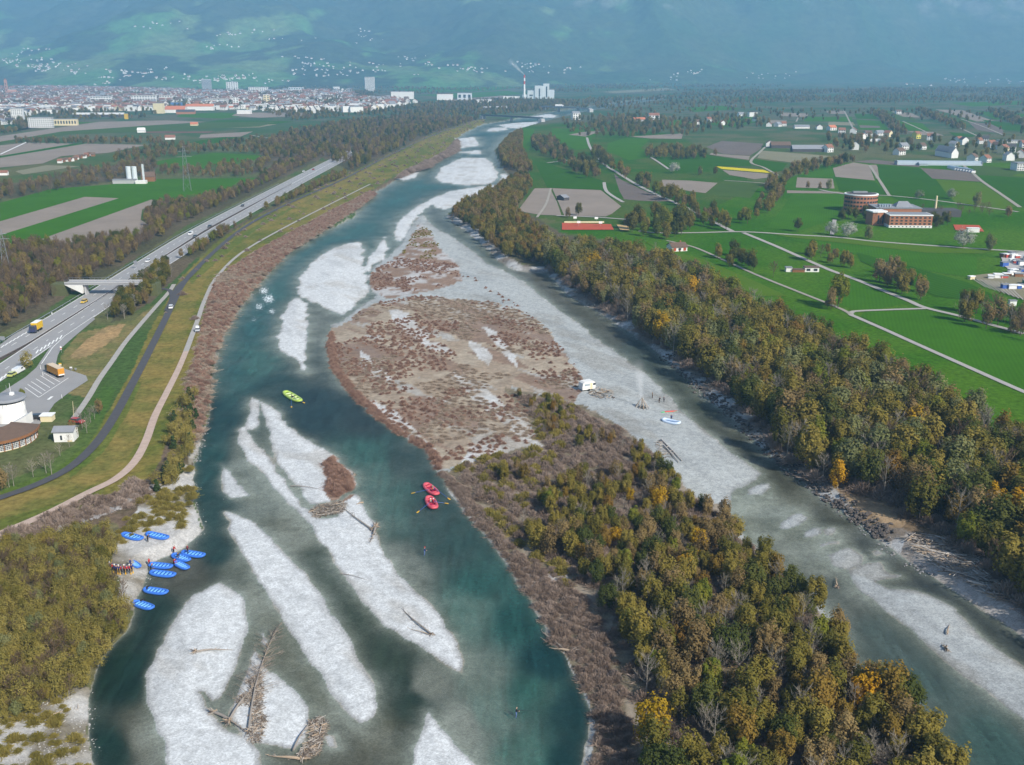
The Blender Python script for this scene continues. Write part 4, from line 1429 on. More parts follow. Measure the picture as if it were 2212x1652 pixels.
def bare_species(key, mtw, h, n=4, bark=BARK_P, twigs=420, seed=0, w=.5, tw=.022):
    out = []
    for i in range(n):
        tr = limb_mesh(key+'_trunk', bark, seed+i, h, h*.014, 3, h*w*.3, start=.5)
        cr = limb_mesh(key+'_crown', mtw, seed+50+i, h, h*.005, 15, h*w*.62, twigs=twigs, tw=tw*h/8, start=.22, up=.85)
        out.append((tr, cr))
    SP[key] = (out, h)


species('olive', 'olive', ['round', 'tall', 'round'], 8, seed=10)
species('ochre', 'ochre', ['tall', 'round'], 8, seed=30, n=4, bark=BARK_P)
species('green', 'green', ['round', 'round', 'tall'], 8, seed=50, n=4)
species('gold', 'gold', ['tall', 'round'], 8, seed=70, n=3, bark=BARK_P, nleaf=1500)
species('fresh', 'fresh', ['round'], 8, seed=90, n=3)
species('willow', 'willow', ['round', 'bush'], 8, seed=110, n=4, lo=.08)
species('russet', 'russet', ['tall', 'round'], 8, seed=130, n=4, nleaf=1700)
species('blossom', 'blossom', ['round'], 8, seed=150, n=2, w=.85, lo=.15)
species('conifer', 'dark', ['cone'], 9, seed=170, n=3, w=.42, lo=.06, leaf=.42)
species('thicket', 'shrub', ['bush', 'tall'], 4, seed=190, n=5, w=.75, lo=.05, nleaf=1300, leaf=.21, limbs=5)
bare_species('bare', TWIG_G, 8, seed=210)
bare_species('barebrown', TWIG_B, 8, seed=230, bark=BARK_D, twigs=650, w=.62, tw=.030)
SHRUB = {k: [twig_bush('shrub_'+k, LF[mk], 300+i*7+j, h, w_, n_, t_) for i in range(4)] for j, (k, mk, h, w_, n_, t_) in enumerate(
    (('red', 'redtw', 1.7, 2.6, 420, .022), ('tan', 'tan', .7, 2.4, 360, .02), ('olive', 'shrub', 1.4, 2.2, 420, .032), ('brown', 'scrub', 1.6, 2.6, 420, .025)))}


def scatter(poly, sp, seed, z=ZG, jit=.45, dens=None, clump=0.0):
    """jittered grid of points whose foot shows inside a surveyed polygon"""
    w = Gn(poly, z)
    r = np.random.default_rng(seed)
    x0, x1, y0, y1 = w[:, 0].min(), w[:, 0].max(), w[:, 1].min(), w[:, 1].max()
    gx, gy = np.meshgrid(np.arange(x0, x1+sp, sp), np.arange(y0, y1+sp, sp))
    gx = gx+(np.arange(gx.shape[0]) % 2)[:, None]*sp*.5
    x = gx.ravel()+r.uniform(-jit, jit, gx.size)*sp
    y = gy.ravel()+r.uniform(-jit, jit, gx.size)*sp
    k = inpoly(x, y, w)
    if clump:
        k &= fbm(x, y, sp*7, 3, seed) > clump
    x, y = x[k], y[k]
    return np.stack([x, y], -1)


def in_view(x, y, z, h):
    p = proj(x, y, z)
    q = proj(x, y, z+h)
    return -25 < p[0] < W_+25 and q[1] < H_+5 and p[1] > 0


def add_tree(sp, i, x, y, z, s, rz, label, group, name, cat='tree', tilt=0.0):
    vs_, h = SP[sp]
    tr, cr = vs_[i % len(vs_)]
    r = empty(name, (x, y, z), rz, s)
    obj('trunk', tr, r)
    obj('crown', cr, r)
    tag(r, label, cat, group)
    return r


def instancer(name, label, pts, variants):
    """a mass of plants: points carrying a turn, a size and a variant, instanced by geometry nodes"""
    P = np.asarray([p[:3] for p in pts], np.float32)
    me = bpy.data.meshes.new(name)
    me.vertices.add(len(P))
    me.vertices.foreach_set('co', P.ravel())
    for nm, ty, col in (('rz', 'FLOAT', 3), ('sc', 'FLOAT', 4), ('pick', 'INT', 5)):
        a = me.attributes.new(nm, ty, 'POINT')
        a.data.foreach_set('value', np.array([p[col] for p in pts], np.int32 if ty == 'INT' else np.float32))
    o = obj(name, me)
    ng = bpy.data.node_groups.new(name, 'GeometryNodeTree')
    ng.interface.new_socket('Geometry', in_out='INPUT', socket_type='NodeSocketGeometry')
    ng.interface.new_socket('Geometry', in_out='OUTPUT', socket_type='NodeSocketGeometry')
    N, K = ng.nodes, ng.links
    gi, go = N.new('NodeGroupInput'), N.new('NodeGroupOutput')
    join = N.new('GeometryNodeJoinGeometry')
    insts = []
    for va in variants:
        j2 = N.new('GeometryNodeJoinGeometry')
        for ob in va:
            inf = N.new('GeometryNodeObjectInfo')
            inf.inputs[0].default_value = ob
            K.new(inf.outputs['Geometry'], j2.inputs[0])
        g2 = N.new('GeometryNodeGeometryToInstance')
        K.new(j2.outputs[0], g2.inputs[0])
        insts.append(g2)
    for g2 in reversed(insts):
        K.new(g2.outputs[0], join.inputs[0])
    iop = N.new('GeometryNodeInstanceOnPoints')
    iop.inputs['Pick Instance'].default_value = True
    K.new(gi.outputs[0], iop.inputs['Points'])
    K.new(join.outputs[0], iop.inputs['Instance'])

    def named(nm, ty):
        a = N.new('GeometryNodeInputNamedAttribute')
        a.data_type = ty
        a.inputs['Name'].default_value = nm
        return a.outputs['Attribute']
    K.new(named('pick', 'INT'), iop.inputs['Instance Index'])
    cx = N.new('ShaderNodeCombineXYZ')
    K.new(named('rz', 'FLOAT'), cx.inputs[2])
    K.new(cx.outputs[0], iop.inputs['Rotation'])
    K.new(named('sc', 'FLOAT'), iop.inputs['Scale'])
    K.new(iop.outputs[0], go.inputs[0])
    md = o.modifiers.new('plants', 'NODES')
    md.node_group = ng
    tag(o, label, kind='stuff')
    return o


REF = {}         # (species, variant) -> parts of one standing plant, source for the masses


def wood(pts, mix, hr, nind, labels, group, name, mass, mass_label, seed, z=None, cat='tree', zones=None, hfun=None):
    """plant a wood: the plants that show largest one by one, the others as one mass"""
    r = random.Random(seed)
    keys = list(mix)
    wts = [mix[k] for k in keys]
    items = []
    for x, y in pts:
        zz = z if z is not None else Zat(x, y)
        if z is None and zz < .05:
            continue
        k = r.choices(keys, wts)[0]
        s = r.uniform(*hr)*(hfun(x, y, zz) if hfun else 1)/SP[k][1]
        items.append((math.hypot(x, y)/s, x, y, zz, k, s, r.randrange(len(SP[k][0])), r.uniform(0, 6.28)))
    items.sort()
    cnt = 0
    rest = []
    hs_ = [SP[q[4]][1]*q[5] for q in items] or [1]
    hlo, hhi = min(hs_), max(hs_)
    for it in items:
        _, x, y, zz, k, s, v, rz = it
        h = SP[k][1]*s
        if cnt < nind and in_view(x, y, zz, h):
            lab, gr = labels[k], group+', '+k
            if zones:
                q_ = proj(x, y, zz)
                zn = min(zones, key=lambda a: (a[0]-q_[0])**2+(a[1]-q_[1])**2)[2]
                sz_ = ('small', 'middling', 'tall')[int(min(2.9, 3*(h-hlo)/max(hhi-hlo, .1)))]
                lab = sz_+' '+lab+' '+zn
                gr += ', '+sz_+' '+zn
            o = add_tree(k, v, x, y, zz, s, rz, lab, gr, name, cat)
            REF.setdefault((k, v), tuple(o.children))
            cnt += 1
        else:
            rest.append(it)
    if rest and mass:
        vk = [(k, v) for k in keys for v in range(len(SP[k][0]))]
        for kv in vk:
            if kv not in REF:
                it = next((q for q in rest if (q[4], q[6]) == kv), None)
                if it is None:
                    continue
                rest.remove(it)
                o = add_tree(kv[0], kv[1], it[1], it[2], it[3], it[5], it[7], labels[kv[0]], group+', '+kv[0] if len(keys) > 1 else group, name, cat)
                REF[kv] = tuple(o.children)
        vk = [kv for kv in vk if kv in REF]
        ix = {kv: i for i, kv in enumerate(vk)}
        pp = [(q[1], q[2], q[3], q[7], q[5], ix[(q[4], q[6])]) for q in rest if (q[4], q[6]) in ix]
        if pp:
            instancer(mass, mass_label, pp, [REF[kv] for kv in vk])


def shrubs(pts, key, nind, label, group, mass_label, seed, sr=(.7, 1.3), z=None, cat='shrub', name='shrub', mass='shrubbery'):
    r = random.Random(seed)
    vs_ = SHRUB[key]
    items = []
    for x, y in pts:
        zz = z if z is not None else Zat(x, y)
        if z is None and zz < .04:
            continue
        items.append((math.hypot(x, y), x, y, zz, r.uniform(*sr), r.randrange(len(vs_)), r.uniform(0, 6.28)))
    items.sort()
    rest, cnt = [], 0
    for it in items:
        _, x, y, zz, s, v, rz = it
        if cnt < nind and in_view(x, y, zz, 1.5):
            o = obj(name, vs_[v], None, (x, y, zz), rz, s)
            tag(o, label, cat, group)
            REF.setdefault(('shrub_'+key, v), (o,))
            cnt += 1
        else:
            rest.append(it)
    for v in range(len(vs_)):
        if ('shrub_'+key, v) not in REF:
            it = next((q for q in rest if q[5] == v), None)
            if it:
                rest.remove(it)
                o = obj(name, vs_[v], None, it[1:4], it[6], it[4])
                tag(o, label, cat, group)
                REF[('shrub_'+key, v)] = (o,)
    if rest:
        have = [v for v in range(len(vs_)) if ('shrub_'+key, v) in REF]
        ix = {v: i for i, v in enumerate(have)}
        instancer(mass, mass_label, [(q[1], q[2], q[3], q[6], q[4], ix[q[5]]) for q in rest if q[5] in ix], [REF[('shrub_'+key, v)] for v in have])


# ---- wood on the island
WOODT = [(1115, 850), (1190, 868), (1260, 888), (1330, 926), (1400, 976), (1440, 1020), (1490, 1080), (1560, 1110), (1596, 1160), (1670, 1232), (1740, 1296), (1790, 1356), (1822, 1418), (1850, 1480), (1940, 1512), (1980, 1575), (2040, 1665), (2120, 1780), (1430, 1780), (1400, 1640),
         (1390, 1540), (1360, 1440), (1330, 1370), (1290, 1300), (1240, 1240), (1150, 1190), (1090, 1130), (1030, 1075), (985, 1030), (1010, 1000), (1110, 985), (1180, 985), (1160, 920)]
wood(scatter(WOODT, 3.35, 1, .8, jit=.6, clump=.34), {'olive': 48, 'ochre': 9, 'green': 9, 'russet': 22, 'bare': 18, 'gold': 1, 'fresh': 5}, (4.2, 8.6), 290,
     {'olive': 'olive green tree in the wood on the island', 'ochre': 'ochre autumn tree in the wood on the island', 'green': 'dark green leafy tree in the wood on the island', 'russet': 'russet brown tree in the wood on the island',
      'bare': 'bare pale tree in the wood on the island', 'gold': 'bright golden tree in the wood on the island', 'fresh': 'yellow green leafy tree in the wood on the island'},
     'trees of the island wood', 'island_tree', 'island_woods', 'olive and ochre tree mass filling the island wood', 1, zones=[(1150, 900, 'by the dry grass'), (1400, 1010, 'by the bleached trunks'), (1110, 1120, 'by the red rafts'), (1540, 1140, 'at the gravel strip end'), (1700, 1330, 'facing the lower channel'), (1330, 1330, 'behind the bank scrub'), (1430, 1600, 'above the deep bend'), (1850, 1560, 'at the lower water edge'), (1300, 1130, 'in the middle'), (1550, 1400, 'in the lower middle'), (1640, 1600, 'at the bottom')],
     hfun=lambda x, y, z: .40+.60*min(1, max(0, (proj(x, y, z)[1]-880)/480)))
shrubs(scatter(WOODT, 2.6, 2, .8), 'brown', 6, 'low brown shrub between the trees of the island wood', 'undershrubs of the island wood', 'brown undergrowth of the island wood', 2)
shrubs(scatter([(990, 1060), (1050, 1110), (1110, 1180), (1190, 1230), (1260, 1290), (1310, 1370), (1340, 1450), (1360, 1540), (1370, 1660), (1300, 1720), (1275, 1640), (1285, 1545), (1270, 1500), (1245, 1450), (1225, 1415), (1195, 1395), (1150, 1295), (1090, 1205), (1010, 1105)], 1.55, 3, .7), 'brown', 15,
       'dry brown shrub on the island bank above the deep channel', 'bank shrubs of the island', 'dry brown scrub along the island bank', 3, (.5, 1.0))
shrubs(scatter([(985, 1005), (1120, 970), (1180, 985), (1150, 900), (1180, 850), (1260, 885), (1120, 1130), (1240, 1240), (1260, 1300), (1180, 1250), (1050, 1100)], 4.2, 4, .8), 'olive', 12, 'green low bush at the edge of the island wood', 'edge bushes of the island', 'green bushes at the island wood edge', 4, (.9, 1.8))
for (px, py, k, hh, lab) in ((1760, 1560, 'ochre', 9.5, 'orange autumn tree leaning over the lower channel'), (1915, 1545, 'ochre', 10, 'tall orange crowned tree at the water edge of the lower channel'), (1868, 1540, 'gold', 8, 'golden tree left of the tall orange tree by the water'),
                             (1410, 1610, 'gold', 9, 'golden birch with pale trunk near the deep bend'), (1480, 1250, 'gold', 6, 'yellow tree in the middle of the island wood'), (1425, 1105, 'gold', 6.5, 'yellow topped tree facing the driftwood logs')):
    p = on(px, py)
    add_tree(k, 0, p.x, p.y, p.z, hh/8, 1.0, lab, None, 'island_tree')

# ---- scrub on the upper island and gravel
shrubs(scatter(TANP, 1.9, 5, .7, jit=.7, clump=.52), 'red', 70, 'red brown leafless shrub on the dry island grass', 'red brown shrubs of the upper island', 'red brown scrub of the upper island', 5, (.22, .62))
shrubs(scatter(TANP, 2.4, 6, .7, clump=.55), 'tan', 40, 'tuft of tan dry grass on the upper island', 'dry grass tufts of the upper island', 'tan dry grass of the upper island', 6, (.5, 1.0), cat='grass tuft', name='grass_tuft', mass='dry_grass')
shrubs(scatter([(800, 590), (830, 567), (870, 555), (900, 560), (985, 572), (995, 602), (950, 620), (900, 630), (840, 637), (802, 620)], 2.0, 7, .7, jit=.7, clump=.48), 'red', 25, 'red brown leafless shrub at the tip of the island', 'red brown shrubs of the island tip', 'red brown scrub of the island tip', 7, (.25, .65))
shrubs(scatter([(908, 480), (932, 498), (948, 530), (940, 560), (900, 562), (865, 552), (885, 515)], 2.6, 8, .7, jit=.7, clump=.42), 'olive', 20, 'olive bush on the narrow island head', 'olive bushes of the island head', 'olive scrub of the island head', 8, (.28, .6))
shrubs(scatter([(950, 560), (1060, 620), (1160, 690), (1240, 780), (1280, 850), (1230, 850), (1130, 720), (1010, 640)], 4.5, 9, .7, clump=.5), 'red', 15, 'small red brown shrub on the pale gravel strip', 'shrubs of the gravel strip', 'red brown scrub on the gravel strip', 9, (.25, .6))
shrubs(scatter([(700, 1000), (718, 988), (764, 1034), (760, 1058), (730, 1074), (708, 1058), (714, 1030)], .9, 10, .5), 'red', 12, 'red brown shrub on the driftwood gravel bar', 'shrubs of the driftwood bar', 'red brown scrub on the driftwood bar', 10, (.5, .9))
shrubs(scatter([(715, 705), (708, 745), (716, 790), (745, 832), (780, 870), (835, 920), (885, 950), (925, 972), (945, 1010), (955, 1005), (930, 960), (885, 940), (840, 908), (785, 858), (752, 822), (726, 785), (722, 745)], .95, 11, .5), 'red', 20, 'red brown shrub fringing the island water edge', 'fringe shrubs of the island', 'red brown fringe along the island edge', 11, (.4, .8))
shrubs(scatter([(945, 1018), (975, 1050), (1010, 1090), (1060, 1150), (1040, 1100), (1000, 1050), (960, 1020)], .9, 111, .5), 'brown', 10, 'brown tuft on the grassy bank beside the red rafts', 'bank tufts by the rafts', 'brown tufts on the bank by the rafts', 111, (.4, .7))
# ---- left bank strip
LBS = [(466, 600), (560, 540), (700, 464), (800, 413), (815, 418), (770, 452), (620, 548), (560, 608), (516, 662), (480, 722), (462, 772), (453, 832), (446, 890), (432, 935), (412, 965), (395, 960), (385, 900), (405, 830), (425, 760), (442, 690)]
shrubs(scatter(LBS, 2.3, 112, jit=.7), 'tan', 8, 'tall tuft of straw coloured grass on the bank below the dike', 'straw tufts below the dike', 'straw coloured grass of the bank below the dike', 112, (.8, 1.7), z=ZG, cat='grass tuft', name='grass_tuft', mass='dry_grass')
shrubs(scatter(LBS, 2.1, 12, jit=.7, clump=.3), 'red', 40, 'red brown shrub on the steep bank below the dike', 'bank shrubs below the dike', 'red brown bank scrub below the dike', 12, (.5, 1.0), z=ZG)
wood(scatter([(385, 985), (360, 960), (385, 890), (405, 850), (425, 860), (430, 920), (418, 960), (400, 1010), (345, 1080), (330, 1060)], 2.6, 13), {'conifer': 45, 'thicket': 55}, (2.6, 5.0), 80,
     {'conifer': 'small dark conifer on the bank beside the gravel landing', 'thicket': 'olive thicket on the bank beside the gravel landing'}, 'bank trees at the landing', 'bank_tree', 'bank_woods', 'thicket mass on the bank', 13, z=ZG)
shrubs(scatter([(850, 392), (880, 372), (960, 333), (988, 305), (988, 326), (950, 345), (925, 362), (880, 375)], 3.0, 14), 'brown', 6, 'orange brown bush on the far bank of the bend', 'bushes of the far bend', 'orange brown bushes of the far bend', 14, (1.6, 3.0), z=ZG)
shrubs(scatter(DIKE[6:-8], 16, 15), 'brown', 12, 'lone brown bush on the grassy dike', 'bushes of the dike', 'brown bushes on the dike', 15, (.5, 1.3), z=ZG)
shrubs(scatter([(0, 1165), (100, 1122), (200, 1076), (300, 1040), (330, 1050), (300, 1090), (180, 1130), (60, 1175), (0, 1200)], 2.4, 16), 'brown', 12, 'brown bush below the pinkish path', 'bushes below the path', 'brown bushes below the path', 16, (.7, 1.5), z=ZG)
# ---- thicket at the lower left
wood(scatter([(-60, 1200), (60, 1185), (170, 1150), (240, 1150), (250, 1200), (238, 1250), (282, 1310), (272, 1362), (232, 1408), (200, 1450), (180, 1495), (130, 1515), (60, 1555), (-60, 1570)], 1.75, 17), {'thicket': 62, 'olive': 6, 'willow': 6, 'barebrown': 26}, (2.4, 4.3), 280,
     {'thicket': 'olive young willow in the thicket by the landing', 'olive': 'taller olive tree in the thicket by the landing', 'willow': 'grey green willow in the thicket by the landing', 'barebrown': 'leafless brown sapling in the thicket by the landing'},
     'thicket by the landing', 'young_willow', 'willow_thicket', 'olive willow thicket beside the raft landing', 17, z=ZG, zones=[(60, 1220, 'below the path'), (200, 1200, 'behind the people'), (240, 1320, 'by the lowest raft'), (60, 1330, 'at the left border'), (150, 1350, 'in its middle'), (200, 1440, 'at the water'), (60, 1480, 'above the stony corner')])
shrubs(scatter([(250, 1150), (300, 1085), (400, 1010), (418, 1010), (420, 1100), (395, 1150), (300, 1155), (262, 1210)], 2.2, 18, clump=.42), 'olive', 12, 'olive grey bush on the pale gravel landing', 'bushes of the landing', 'olive bushes on the landing', 18, (.5, 1.2), z=ZG)
shrubs(scatter([(-40, 1580), (150, 1500), (190, 1520), (195, 1640), (180, 1700), (-40, 1700)], 2.3, 19, clump=.45), 'olive', 12, 'olive bush on the stony ground at the corner', 'bushes of the stony corner', 'olive bushes on stony ground', 19, (.4, 1.0), z=ZG)
# ---- forest on the right bank
RBW = [(1150, 560), (1200, 592), (1250, 632), (1330, 682), (1400, 728), (1470, 785), (1560, 850), (1630, 912), (1690, 985), (1760, 1040), (1830, 1065), (1920, 1095), (1970, 1130), (2030, 1160), (2110, 1215), (2180, 1290), (2300, 1380), (2420, 1460), (2420, 1130), (2212, 985),
       (2100, 925), (2000, 868), (1900, 815), (1790, 760), (1700, 712), (1600, 668), (1500, 612), (1420, 575), (1330, 556), (1230, 548), (1180, 548)]
RBL = {'olive': 'olive leafy tree in the forest on the right bank', 'green': 'dark green tree in the forest on the right bank', 'russet': 'brown leaved tree in the forest on the right bank', 'bare': 'bare grey tree in the forest on the right bank',
       'barebrown': 'leafless brown tree in the forest on the right bank', 'willow': 'grey green willow in the forest on the right bank', 'gold': 'golden yellow tree in the forest on the right bank', 'ochre': 'ochre tree in the forest on the right bank', 'fresh': 'yellow green tree in the forest on the right bank'}
wood(scatter(RBW, 4.5, 20, jit=.6), {'olive': 40, 'green': 9, 'russet': 12, 'bare': 18, 'barebrown': 8, 'willow': 9, 'gold': .8, 'ochre': 3, 'fresh': 5}, (7.5, 13), 225, RBL, 'forest of the right bank', 'forest_tree', 'bank_forest', 'olive forest mass on the right bank', 20, z=ZG, zones=[(1220, 550, 'below the tennis court'), (1400, 640, 'below the chalet'), (1500, 740, 'facing the caravan'), (1620, 800, 'facing the camp fire'), (1650, 900, 'facing the dinghy'), (1780, 840, 'under the curved lane'), (1800, 980, 'by the earth bank'), (1950, 920, 'at the meadow edge'), (2000, 1080, 'above the driftwood field'), (2150, 1050, 'by the green stand'), (2150, 1200, 'beside the driftwood field')])
shrubs(scatter(RBW, 4.0, 21), 'brown', 4, 'brown shrub under the trees of the right bank', 'undershrubs of the right bank', 'brown undergrowth of the right bank', 21, (1.0, 2.2), z=ZG)
wood(scatter([(2060, 960), (2150, 1000), (2240, 1060), (2260, 1160), (2180, 1190), (2090, 1140), (2030, 1060)], 5, 120), {'green': 1}, (8, 12), 16, {'green': 'dense dark green tree at the forest edge by the meadow corner'}, 'green stand of the right bank', 'forest_tree', None, '', 120, z=ZG)
for (px, py, k, hh, lab) in ((1935, 945, 'gold', 10, 'golden tree high in the forest of the right bank'), (2140, 1135, 'gold', 10, 'bright golden tree above the driftwood field'), (1820, 1040, 'willow', 10, 'round grey green willow at the forest foot'), (1880, 960, 'fresh', 11, 'yellow green tree behind the round willow')):
    p = L(px, py)
    add_tree(k, 1, p.x, p.y, ZG, hh/8, .4, lab, None, 'forest_tree')
wood(scatter([(978, 470), (1040, 514), (1090, 556), (1160, 566), (1190, 545), (1200, 530), (1180, 512), (1140, 485), (1112, 462), (1150, 402), (1128, 372), (1110, 392), (1065, 415), (1005, 442)], 4.6, 22), {'olive': 50, 'ochre': 25, 'russet': 15, 'green': 10}, (4.5, 8.5), 35,
     {'olive': 'olive tree at the upper end of the right bank wood', 'ochre': 'orange tree at the upper end of the right bank wood', 'russet': 'brown tree at the upper end of the right bank wood', 'green': 'green tree at the upper end of the right bank wood'},
     'upper wood of the right bank', 'forest_tree', 'upper_woods', 'olive wood mass of the upper right bank', 22, z=ZG)
wood(scatter([(1078, 328), (1100, 300), (1128, 285), (1128, 330), (1150, 372), (1122, 372), (1088, 360)], 5, 23), {'olive': 50, 'ochre': 30, 'russet': 20}, (6, 9), 10,
     {'olive': 'olive tree beside the far gravel bank', 'ochre': 'orange tree beside the far gravel bank', 'russet': 'brown tree beside the far gravel bank'}, 'far bank wood', 'forest_tree', 'far_bank_woods', 'wood mass by the far gravel bank', 23, z=ZG)
# ---- woods along the highway
HWW = [(-60, 535), (110, 532), (170, 528), (320, 508), (312, 460), (345, 444), (430, 434), (500, 416), (560, 394), (600, 356), (690, 338), (686, 342), (636, 368), (556, 408), (476, 446), (396, 482), (304, 542), (224, 590), (145, 628), (75, 675), (-60, 745)]
wood(scatter(HWW, 4.6, 24), {'barebrown': 58, 'russet': 20, 'olive': 12, 'green': 5, 'fresh': 5}, (4.5, 8), 190,
     {'barebrown': 'leafless brown tree in the wood beside the highway', 'russet': 'russet tree in the wood beside the highway', 'olive': 'olive tree in the wood beside the highway', 'green': 'green tree in the wood beside the highway', 'fresh': 'yellow green tree in the wood beside the highway'},
     'wood beside the highway', 'roadside_tree', 'roadside_woods', 'brown leafless wood beside the highway', 24, z=ZG, zones=[(40, 600, 'at the left border'), (150, 580, 'left of the bridge'), (230, 560, 'behind the bridge'), (330, 490, 'below the ploughed strip'), (420, 450, 'by the white van'), (550, 410, 'at the far cars')])
wood(scatter([(246, 692), (252, 652), (302, 612), (360, 572), (372, 600), (330, 645), (280, 690)], 3.2, 25), {'olive': 40, 'green': 30, 'russet': 15, 'bare': 15}, (4.5, 7), 50,
     {'olive': 'olive tree in the clump beside the road bridge', 'green': 'dark green tree in the clump beside the road bridge', 'russet': 'brown tree in the clump beside the road bridge', 'bare': 'bare birch in the clump beside the road bridge'}, 'clump beside the road bridge', 'roadside_tree', 'bridge_woods', 'clump of trees', 25, z=ZG)
wood(scatter([(385, 560), (470, 512), (560, 462), (720, 384), (752, 380), (640, 428), (560, 463), (500, 498), (420, 556)], 4.2, 26), {'olive': 45, 'fresh': 15, 'russet': 25, 'barebrown': 15}, (4.5, 7.5), 45,
     {'olive': 'olive tree between highway and dike', 'fresh': 'yellow green tree between highway and dike', 'russet': 'brown tree between highway and dike', 'barebrown': 'leafless tree between highway and dike'}, 'trees between highway and dike', 'roadside_tree', 'dike_woods', 'trees between highway and dike', 26, z=ZG)
